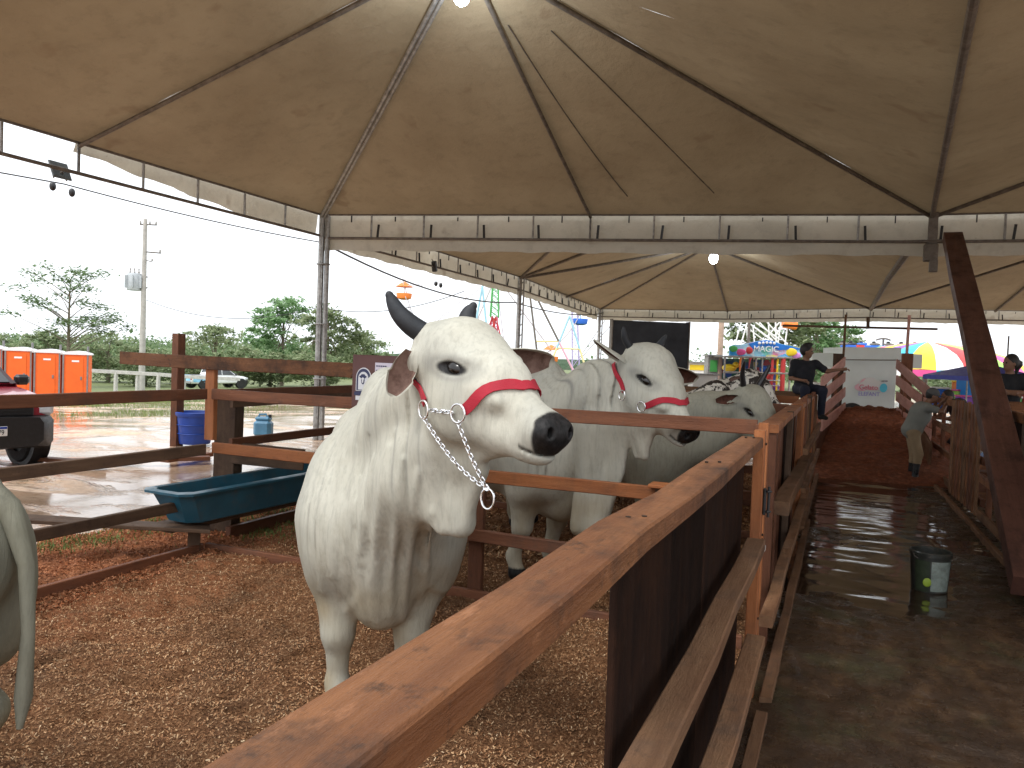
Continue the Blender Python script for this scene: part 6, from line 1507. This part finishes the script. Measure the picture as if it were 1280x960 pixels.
# gateway over the ramp
gw = thing('gateway', 'thin wooden gateway posts with a long bar over the earth ramp', 'gateway'); 
for (x, w_) in ((-.06, .05), (1.27, .06)): p0 = pyy(1053 if x < 0 else 1132, 455, 19.0); beam('post', (p0.x, 19, .4), (p0.x + .02, 19, 3.05), w_, w_, W_TAN if x < 0 else W_PINK, gw, up=(0, 1, 0))
for (px, mt, zt_) in ((1047, W_DARK, 2.15), (1133, W_RED, 2.2)): p0 = pyy(px, 470, 18.6); beam('post', (p0.x, 18.6, .3), (p0.x, 18.6, zt_), .22, .2, mt, gw, up=(0, 1, 0))
beam('bar', pyy(978, 407, 19.1), pyy(1172, 411.5, 19.1), .05, .05, W_DARK, gw); beam('stub', pyy(1085, 411, 19.05), pyy(1085, 396, 19.05), .07, .05, W_DARK, gw, up=(0, 1, 0))
# pink side rails of the ramp
for sd, lab in ((-1, 'pink plank side rail on the left of the earth ramp'), (1, 'pink plank side rail on the right of the earth ramp')):
    f = thing('ramp_rail', lab, 'fence')
    for i in range(4):
        if sd > 0: a0, b0 = pyy(1121, 455 + i * 20, 18.2), pyy(1163, 493 + i * 21 - (i * 4), 14.9)
        else: a0, b0 = pyy(1056, 452 + i * 19, 18.2), pyy(1027, 478 + i * 18, 14.6)
        beam('plank', a0, b0, .035, .20, W_PINK, f, seed=i)
    for q in (.2, .8):
        xx = (1.06 + .3 * (1 - q)) if sd > 0 else (-.0 - .28 * (1 - q)); yy = 14.8 + 3.3 * q; beam('post', (xx + sd * .06, yy, .2 + q * .5), (xx + sd * .06, yy, 1.45 + q * .55), .06, .10, W_RED, f, up=(0, 1, 0))
    bz = [(1.40, 14.4, .35), (1.22, 18.2, .95)] if sd > 0 else [(-.36, 14.0, .3), (-.05, 18.2, .95)]
    beam('wide_board', bz[0], bz[1], .04, .55, W_RED if sd < 0 else W_TAN, f, seed=2)
# row of ride cars on a raised track
s = Site(1108, 430, 46); ride = thing('ride_track', 'raised ride track painted red and blue above the white trailer', 'fairground ride', s.o)
def rp_(x, y, f=0): return RH * ((x - 1108) * s.k) + UP * ((430 + (x - 1108) * .02 - y) * s.k) + FH * f
for i, (x0, x1, mt) in enumerate(((1055, 1066, CB), (1066, 1076, CR), (1076, 1112, CB), (1112, 1140, CW), (1140, 1162, CP))): beam('track', rp_(x0, 433.5), rp_(x1, 433.5), 1.0, .12, mt, ride)
for x in (1058, 1085, 1112, 1140, 1160): beam('leg', rp_(x, 434, .3), rp_(x, 500, .3), .1, .1, METAL, ride, up=(0, 1, 0))
m = MB(); m.tube([rp_(1108, 433, .4), rp_(1108, 423, .4)], .06, 6); m.tube([rp_(x, 423 + ((x - 1108) / 9) ** 2 * 2, .4) for x in np.linspace(1099, 1117, 9)], .05, 6); m.build('lamp_arm', METAL_D, ride)
car0 = None
for i, (x, mt) in enumerate(((1054, METAL_D), (1064, BLACK), (1077, CB), (1093, METAL_D), (1111, METAL_D), (1127, METAL_D), (1144, CB), (1155, METAL_D))):
    c = thing('ride_car', ['small dark', 'small black', 'bright blue', 'dark grey', 'dark brown', 'dark', 'blue', 'little dark'][i] + ' ride car on the raised track, number %s from the left' % ['first', 'second', 'third', 'fourth', 'fifth', 'sixth', 'seventh', 'eighth'][i], 'ride car', s.o + rp_(x, 431.0, -.05), math.atan2(RH.y, RH.x), 'ride cars lined up on the raised track')
    c['label'] = c['label'].replace('number ', ''); m = MB(); m.lathe([(.12, -.06), (.30, -.02), (.26, .06), (.10, .10)], 12, sx=1.1, sy=.8); m.build('body', mt, c, True); m = MB(); m.box((-.06, 0, .13), (.16, .2, .12), bev=.03); m.build('seat', BLACK, c)
# striped round tent
s = Site(1158, 468, 43); rt = thing('striped_tent', 'rainbow striped round fairground tent right of the white trailer', 'tent', s.o); segs = [CC, CY, CW, CR, colm('fair_lime', (.35, .72, .12)), CP, CY, CV]; ns = 24; Rr = 4.9
prof = [(Rr, .22), (Rr * .93, .62), (Rr * .78, 1.05), (Rr * .5, 1.45), (Rr * .22, 1.68), (0.05, 1.78)]
for i in range(ns):
    a0, a1 = 2 * math.pi * i / ns, 2 * math.pi * (i + 1) / ns; V = []
    for r, z in prof:
        for q in range(5): a = a0 + (a1 - a0) * q / 4; V.append((r * math.cos(a) + z * -.0, r * math.sin(a), z + .03 * math.sin(math.pi * q / 4)))
    F = [(j * 5 + q, j * 5 + q + 1, (j + 1) * 5 + q + 1, (j + 1) * 5 + q) for j in range(5) for q in range(4)]; m = MB(); m.add(V, F); m.build('roof_stripe', segs[(i * 1) % 8], rt, True)
    m = MB(); V = [(Rr * math.cos(a) * 1.003, Rr * math.sin(a) * 1.003, z) for z in (.22, -.12) for a in np.linspace(a0, a1, 5)]; m.add(V, [(q, q + 1, q + 6, q + 5) for q in range(4)]); m.build('valance_stripe', segs[(i * 3 + 2) % 8], rt)
for i in range(8): a = 2 * math.pi * (i + .5) / 8; m = MB(); m.tube([(Rr * .97 * math.cos(a), Rr * .97 * math.sin(a), -2.6), (Rr * .97 * math.cos(a), Rr * .97 * math.sin(a), .25)], .05, 6); m.build('pole', METAL, rt)
m = MB(); m.tube([(0, 0, -2.6), (0, 0, 1.75)], .08, 8); m.build('pole', METAL, rt)
# blue gazebo, blue booth and bits of rides
GB = colm('gazebo_blue', (.04, .06, .42)); s = Site(1229, 471, 25); gz = thing('gazebo', 'blue pop-up gazebo roof right of the leaning brace', 'gazebo', s.o); hw = 1.28
def gq(a, z, f=0): return RH * a + UP * z + FH * f
m = MB(); V = [gq(-hw, 0, -hw), gq(hw, 0, -hw), gq(hw, 0, hw), gq(-hw, 0, hw), gq(0, .46, 0)]; m.add(V, [(0, 1, 4), (1, 2, 4), (2, 3, 4), (3, 0, 4)]); m.build('roof', GB, gz)
for i in range(4): a, b = V[i], V[(i + 1) % 4]; m = MB(); m.add([a, b, b - UP * .14, a - UP * .14], [(0, 1, 2, 3)]); m.build('valance', GB, gz)
for i in range(4): m = MB(); m.tube([V[i] * .98 - UP * .02, V[i] * .98 - UP * 1.75], .025, 6); m.build('leg', METAL, gz)
def block(name, lab, cat, px, py, d, w, h, dep, mt, topm=None):
    s0 = Site(px, py, d); b = thing(name, lab, cat, s0.o, math.atan2(RH.y, RH.x)); m = MB(); m.box((0, dep / 2, -.3), (w, dep, h + .6), bev=.03); m.build('body', mt, b)
    m = MB(); m.box((0, dep / 2, h / 2 + .03), (w * 1.06, dep * 1.06, .06), bev=.01); m.build('top', topm or WHITE, b); return b
block('ticket_booth', 'tall bright blue booth under the blue gazebo', 'booth', 1225, 489, 27, .80, .85, .8, colm('booth_blue', (.01, .24, .72)), CB)
block('ride_car', 'orange and yellow ride car left of the bright blue booth', 'ride car', 1203, 484, 28, .35, .35, .4, CO, CY); block('ride_car', 'lime green ride car left of the bright blue booth', 'ride car', 1204, 493, 27.5, .4, .22, .4, bpy.data.materials['fair_lime'], CP)
block('ride_car', 'blue ride car behind the head at the right fence', 'ride car', 1178, 491, 28, .55, .28, .5, CB, CW); block('ride_car', 'purple ride car between the booth and the dark head', 'ride car', 1212, 500, 27, .6, .2, .4, CV, CP)
block('ride_car', 'blue and white ride car right of the woman in black', 'ride car', 1272, 492, 27, .5, .3, .5, CB, CW); block('ride_car', 'green ride car at the right edge of the fair', 'ride car', 1268, 500, 26, .55, .14, .4, CG, WHITE); block('ride_car', 'red ride car at the far right edge of the fair', 'ride car', 1286, 497, 26, .3, .2, .4, CR, WHITE)
p = Vector(pd(1261, 420, 30)); m = MB(); m.tube([(p.x, p.y, -1), (p.x, p.y, p.z)], .03, 8); tag(m.build('thin_mast', METAL_D, None, True), 'thin grey mast rising behind the woman in black', 'mast')
# white low rail stretch behind the seated man
block('cool_box', 'white cool box beside the seated man at the end of the left fence', 'cool box', 1030, 489, 22, .5, .35, .4, WHITE, WHITE)

# ------------------------------------------------------------------ sign board on the pens
sb = thing('pen_sign', 'small brown sign board with a bull emblem and a paper notice behind the hump', 'sign', (-3.42, 4.93, 1.45)); ex, ez = Vector((1, .02, 0)).normalized(), Vector((0, 0, 1))
m = MB(); m.box((.26, 0, .09), (.56, .02, .40), bev=.003); m.build('board', plain('brown_sign', (.10, .04, .035), .6, .15, 5), sb)
def spoly(P, mt, nm, d): m = MB(); m.prism(P, (1, 0, 0), (0, 0, 1), (0, -1, 0), (0, -.010 - d, 0), .002); return m.build(nm, mt, sb)
def arch(cx, z0, w, h, n=14): return [(cx - w, z0), (cx + w, z0)] + [(cx + w * math.cos(a), z0 + h + w * 1.15 * math.sin(a)) for a in np.linspace(0, math.pi, n)]
NAVY = plain('navy_ink', (.03, .035, .09), .6, .1); WP = plain('sign_white', (.62, .62, .64), .6, .05)
spoly(arch(.085, .015, .068, .10), WP, 'emblem_rim', .0); spoly(arch(.085, .02, .061, .095), NAVY, 'emblem_ring', .002); spoly(arch(.085, .025, .045, .085), WP, 'emblem_field', .004)
HEADP = [(-.035, .06), (-.02, .068), (-.012, .078), (.012, .078), (.02, .068), (.035, .06), (.024, .052), (.016, .046), (.012, .012), (.006, .002), (-.006, .002), (-.012, .012), (-.016, .046), (-.024, .052)]
spoly([(.083 + a, .065 + b) for a, b in HEADP], NAVY, 'emblem_bull', .006); spoly([(.083 + a * .45, .075 + b * .55) for a, b in HEADP], WP, 'emblem_bull_face', .008)
spoly([(.008, -.018), (.162, -.018), (.160, .008), (.085, .018), (.010, .008)], NAVY, 'emblem_ribbon', .006); spoly([(.02, -.055), (.15, -.055), (.15, -.022), (.02, -.022)], WP, 'emblem_caption', .004)
spoly([(.185, -.08), (.50, -.08), (.50, .235), (.185, .235)], plain('paper', (.58, .53, .60), .8, .04, 9), 'paper', .0)
m = MB(); rn = random.Random(4)
for i, L in enumerate((.09, .065, .10, .09, .08, .045, .045)):
    x = .195
    while x < .195 + L:
        w_ = min(rn.uniform(.012, .028), .195 + L - x + .005); m.box((x + w_ / 2, -.0135, .21 - i * .034), (w_, .001, .009)); x += w_ + .004
tag(m.build('print_line', NAVY, sb), kind='stuff')

# bucket in the walkway
bk = thing('paint_bucket', 'dark muddy plastic bucket with a pale label standing in the puddle', 'bucket', (.73, 7.05, .0), R(10)); BD = plain('bucket_dark', (.028, .030, .026), .35, .4, 9, weather=.4); m = MB(); m.lathe([(.128, 0), (.132, .01), (.150, .30), (.158, .30), (.158, .325), (.150, .335), (.143, .33), (.125, .03)], 32); m.build('pail', BD, bk, True)
def wrap(a0, a1, z0, z1, mt, nm, off=.003):
    m = MB(); V = []; 
    for z in (z0, z1):
        for a in np.linspace(R(a0), R(a1), 10): r = .130 + .0733 * z + off; V.append((r * math.cos(a), r * math.sin(a), z))
    m.add(V, [(i, i + 1, i + 11, i + 10) for i in range(9)]); m.build(nm, mt, bk, True)
wrap(-102, -38, .03, .27, plain('label_grey', (.20, .235, .21), .5, .3, 16, weather=.5), 'label'); wrap(-150, -106, .02, .27, plain('label_dark_green', (.025, .035, .018), .5, .4, 14), 'label')
m = MB(); m.ball((.147 * math.cos(R(-112)), .147 * math.sin(R(-112)), .10), (.032, .008, .036), 12, 8); m.build('spot', plain('lime_spot', (.26, .36, .03), .5), bk, True)
m = MB(); m.tube([(.158 * math.cos(a), .158 * math.sin(a) * .3 - .12, .32 - .06 * math.sin(a)) for a in np.linspace(0, math.pi, 14)], .003, 5); m.build('handle', METAL_D, bk)
# ------------------------------------------------------------------ people
SKIN = plain('skin_brown', (.22, .11, .065), .55, .12, 9); HAIR = plain('hair_black', (.012, .010, .009), .55, .3, 30, bump=.6, bscale=90)
def cloth(n, c): return plain(n, c, .9, .12, 7, bump=.4, bscale=26)
def person(label, loc, rotz, J, shirt, pants, foot, sleeve=.6, cap=None, hair='short', size=1.0, longpants=1.0, boots=0.0, res=.017, fat=1.0, face=0.0, curl=.9):
    """J: joints in the person's frame, x forward, y left, z up"""
    p = thing('person', label, 'person', loc, rotz); p.scale = (size,) * 3
    V3 = lambda k: Vector(J[k]); S = Solid(); pel, ch, nk, hd = V3('pelvis'), V3('chest'), V3('neck'), V3('head')
    def torso(S, e):
        S.ell(ch, (.115 * fat + e, .165 + e, .17 + e), .06, J.get('cm')); S.limb(pel, ch, .125 * fat + e, .13 * fat + e, .08, flat=None); S.ell(pel, (.12 * fat + e, .155 + e, .11 + e), .06)
        S.limb(ch + Vector((0, 0, .10)), nk, .10 + e, .055 + e * .5, .06)
        for sd in 'lr': S.limb(V3('sh' + sd), ch + Vector((0, 0, .09)), .062 + e, .09 + e, .05)
    torso(S, 0); S.limb(nk, hd, .052, .05, .03)
    for sd in 'lr':
        S.limb(V3('sh' + sd), V3('el' + sd), .052, .040, .04); S.limb(V3('el' + sd), V3('ha' + sd), .040, .026, .03)
        S.limb(V3('hip' + sd), V3('kn' + sd), .085, .056, .05); S.limb(V3('kn' + sd), V3('an' + sd), .056, .036, .03); a = V3('an' + sd); fdir = Vector(J.get('fd', (1, 0, 0))); S.limb(a + Vector((0, 0, -.04)), a + fdir * .16 + Vector((0, 0, -.055)), .038, .028, .03)
    H = Frame(hd, J.get('hf', (1, 0, 0)), J.get('hu', (0, 0, 1))); Mh = H.M()
    S.ell(H(0, 0, .02), (.098, .078, .115), .02, Mh); S.ell(H(.03, 0, -.055), (.062, .055, .06), .03, Mh); S.limb(H(.088, 0, .015), H(.108, 0, -.018), .010, .016, .015)
    for sd in (1, -1): S.ell(H(-.005, sd * .080, -.005), (.022, .012, .032), .01, Mh); S.ell(H(.095, sd * .032, .012), (.02, .02, .013), .012, Mh, True)
    S.ell(H(.105, 0, -.062), (.03, .028, .004), .006, Mh, True)
    pts = np.array([J[k] for k in J if k not in ('cm', 'hf', 'hu', 'fd')]); lo = pts.min(0) - .26; hi = pts.max(0) + .26
    def build(S, nm, mat, r_=res, clip=None):
        xs, ys, zs = axis(lo[0], hi[0], r_), axis(lo[1], hi[1], r_), axis(lo[2], hi[2], r_)
        def dsp(P): return (.012 * (noise2(P[:, 0] + P[:, 1], P[:, 2], 11, 3) - .5) if nm in ('shirt', 'trousers') else 0 * P[:, 0])
        V, F = S.mesh(xs, ys, zs, dsp); return link(nm, fast_mesh(nm, V, F), p, mat, True)
    build(S, 'body', SKIN)
    T = Solid(); torso(T, .016); T.ell(nk + Vector((0, 0, .035)), (.08, .08, .035), .01, None, True)
    for sd in 'lr':
        a, b = V3('sh' + sd), V3('el' + sd); T.limb(a, a.lerp(b, sleeve), .068, .062, .04)
    build(T, 'shirt', shirt)
    if not (J.get('nolegs')):
        T = Solid(); T.ell(pel + Vector((0, 0, -.03)), (.14 * fat, .172, .10), .05)
        for sd in 'lr':
            T.limb(V3('hip' + sd), V3('kn' + sd), .105, .078, .05); k_, a_ = V3('kn' + sd), V3('an' + sd)
            if longpants > 0: T.limb(k_, k_.lerp(a_, longpants), .078, .058 if not boots else .072, .04)
        build(T, 'trousers', pants)
    T = Solid()
    for sd in 'lr':
        k_, a_ = V3('kn' + sd), V3('an' + sd); fdir = Vector(J.get('fd', (1, 0, 0)))
        if boots: T.limb(a_.lerp(k_, boots), a_, .066, .052, .02)
        T.limb(a_ + Vector((0, 0, -.035)), a_ + fdir * .19 + Vector((0, 0, -.05)), .050, .036, .03); T.ell(a_ + fdir * -.02 + Vector((0, 0, -.055)), (.05, .045, .035), .02)
    build(T, 'boots' if boots else 'shoes', foot)
    # hair or cap
    T = Solid(); T.ell(H(-.018, 0, .035), (.105, .088, .118), .01, Mh); T.ell(H(.075, 0, -.05), (.09, .12, .095), .02, Mh, True)
    if hair == 'bun': T.ell(H(-.125, 0, .0), (.055, .055, .06), .03, Mh); T.limb(H(-.12, 0, -.02), H(-.10, 0, -.14), .04, .02, .03)
    if hair == 'quiff': T.ell(H(.03, 0, .135), (.07, .06, .035), .03, Mh)
    build(T, 'hair', HAIR, .013)
    if cap is not None:
        T = Solid(); T.ell(H(-.01, 0, .055), (.112, .096, .095), .01, Mh); T.ell(H(0, 0, -.06), (.2, .2, .085), .01, Mh, True); T.ell(H(.12, 0, .045), (.075, .07, .009), .02, Mh); build(T, 'cap', cap, .012)
    for sd in (1, -1): m = MB(); m.ball(H(.084, sd * .032, .012), .0115, 8, 6); m.build('eye', EYEB, p, True)
    # hands with five separate fingers
    for q, sd in (('l', 1), ('r', -1)):
        w, e = V3('ha' + q), V3('el' + q); d = (w - e).normalized(); n = Vector(J.get('pn' + q, (0, 0, -1))); n = (n - d * n.dot(d)).normalized(); a = d.cross(n) * (1 if q == 'l' else -1)
        m = MB(); m.tube([w - d * .02, w + d * .03, w + d * .085], [.022, .030, .030], 8)
        for i, L in enumerate((.068, .078, .073, .058)):
            b0 = w + d * .075 + a * (.027 - .018 * i); k1 = b0 + d * L * .5 + n * L * .15; k2 = k1 + (d * math.cos(curl) + n * math.sin(curl)) * L * .3; k3 = k2 + (d * math.cos(curl * 1.8) + n * math.sin(curl * 1.8)) * L * .25; m.tube([b0, k1, k2, k3], [.0095, .009, .008, .006], 6)
        b0 = w + d * .02 + a * .024; m.tube([b0, b0 + d * .03 + a * .022, b0 + d * .055 + a * .026 + n * .012], [.012, .011, .008], 6); m.build('hand', SKIN, p, True)
    return p
STAND = dict(pelvis=(0, 0, .93), chest=(0, 0, 1.22), neck=(0, 0, 1.44), head=(.03, 0, 1.60), shl=(0, .19, 1.38), shr=(0, -.19, 1.38), ell=(-.02, .24, 1.10), elr=(-.02, -.24, 1.10), hal=(.06, .24, .86), har=(.06, -.24, .86),
             hipl=(0, .09, .90), hipr=(0, -.09, .90), knl=(.02, .10, .50), knr=(.02, -.10, .50), anl=(0, .10, .09), anr=(0, -.10, .09))
# man in grey at the right fence, seen from behind his left shoulder, leaning forward with arms on the rail
J = dict(STAND); J.update(pelvis=(-.10, 0, .92), chest=(.02, .0, 1.20), neck=(.13, 0, 1.40), head=(.20, 0, 1.53), shl=(.08, .19, 1.34), shr=(.08, -.19, 1.34), ell=(.30, .25, 1.27), elr=(.30, -.25, 1.27), hal=(.42, .08, 1.47), har=(.44, -.06, 1.47),
    hipl=(-.10, .09, .88), hipr=(-.10, -.09, .88), knl=(-.02, .10, .49), knr=(.0, -.10, .49), anl=(-.06, .11, .09), anr=(-.04, -.11, .09), hf=(.9, 0, -.25), hu=(.2, 0, 1))
person('man in grey t-shirt, khaki trousers and black rubber boots leaning on the right fence', (1.17, 14.0, .03), R(8), J, cloth('grey_shirt', (.21, .22, .20)), cloth('khaki', (.30, .22, .13)), plain('black_rubber_boot', (.012, .012, .013), .3, .2, 9), cap=cloth('grey_cap', (.10, .10, .10)), size=.905, boots=.82, longpants=.35, fat=1.22)
# seated man on the left fence
J = dict(pelvis=(0, 0, .10), chest=(.03, 0, .36), neck=(.05, 0, .57), head=(.08, 0, .73), shl=(.04, .19, .52), shr=(.04, -.19, .52), ell=(.14, .36, .40), elr=(.02, -.25, .25), hal=(.20, .60, .44), har=(.22, -.12, .22), hipl=(.02, .10, .07), hipr=(.02, -.10, .07), knl=(.42, .16, .06), knr=(.42, -.16, .06), anl=(.40, .16, -.36), anr=(.40, -.16, -.36), hf=(.45, .9, 0))
person('man in black t-shirt sitting on the far end of the left fence', (-.56, 13.0, 1.40), R(-62), J, cloth('black_shirt', (.012, .013, .018)), cloth('navy_trousers', (.012, .015, .03)), RUBBER, sleeve=.75, hair='quiff', size=.88)
# woman in black behind the right fence, arms folded on the rail
J = dict(STAND); J.update(chest=(.0, 0, 1.22), neck=(.01, 0, 1.43), head=(.03, 0, 1.585), ell=(.14, .25, 1.16), elr=(.14, -.25, 1.16), hal=(.28, -.02, 1.18), har=(.30, .04, 1.15), hf=(.6, -.8, 0), shl=(0, .175, 1.37), shr=(0, -.175, 1.37))
person('woman in black t-shirt with dark hair tied back, arms folded above the right-hand pens', (2.24, 13.15, .40), R(-100), J, cloth('black_shirt_plain', (.014, .015, .018)), cloth('black_trousers', (.012, .012, .014)), RUBBER, sleeve=.55, hair='bun', size=.985)
b = MB(); b.box((0, 0, .18), (.7, .4, .36), bev=.01); st_ = tag(b.build('wooden_crate', W_RED), 'low wooden crate the woman in black stands on', 'crate'); st_.location = (2.24, 13.25, .0)
# person of whom only the dark hair shows
J = dict(STAND); J.update(pelvis=(-.20, 0, .86), chest=(-.02, 0, 1.10), neck=(.10, 0, 1.22), head=(.20, 0, 1.32), shl=(.08, .18, 1.18), shr=(.08, -.18, 1.18), ell=(.22, .24, .95), elr=(.22, -.24, .95), hal=(.42, .1, .95), har=(.42, -.1, .95), hipl=(-.2, .09, .84), hipr=(-.2, -.09, .84), knl=(.02, .1, .48), knr=(.02, -.1, .48), anl=(-.1, .1, .09), anr=(-.1, -.1, .09))
person('person with short dark hair bending down behind the slat gate, only the head showing', (1.99, 16.3, .0), R(200), J, cloth('dark_shirt', (.05, .04, .05)), cloth('dark_trousers', (.02, .02, .03)), RUBBER, size=1.02)
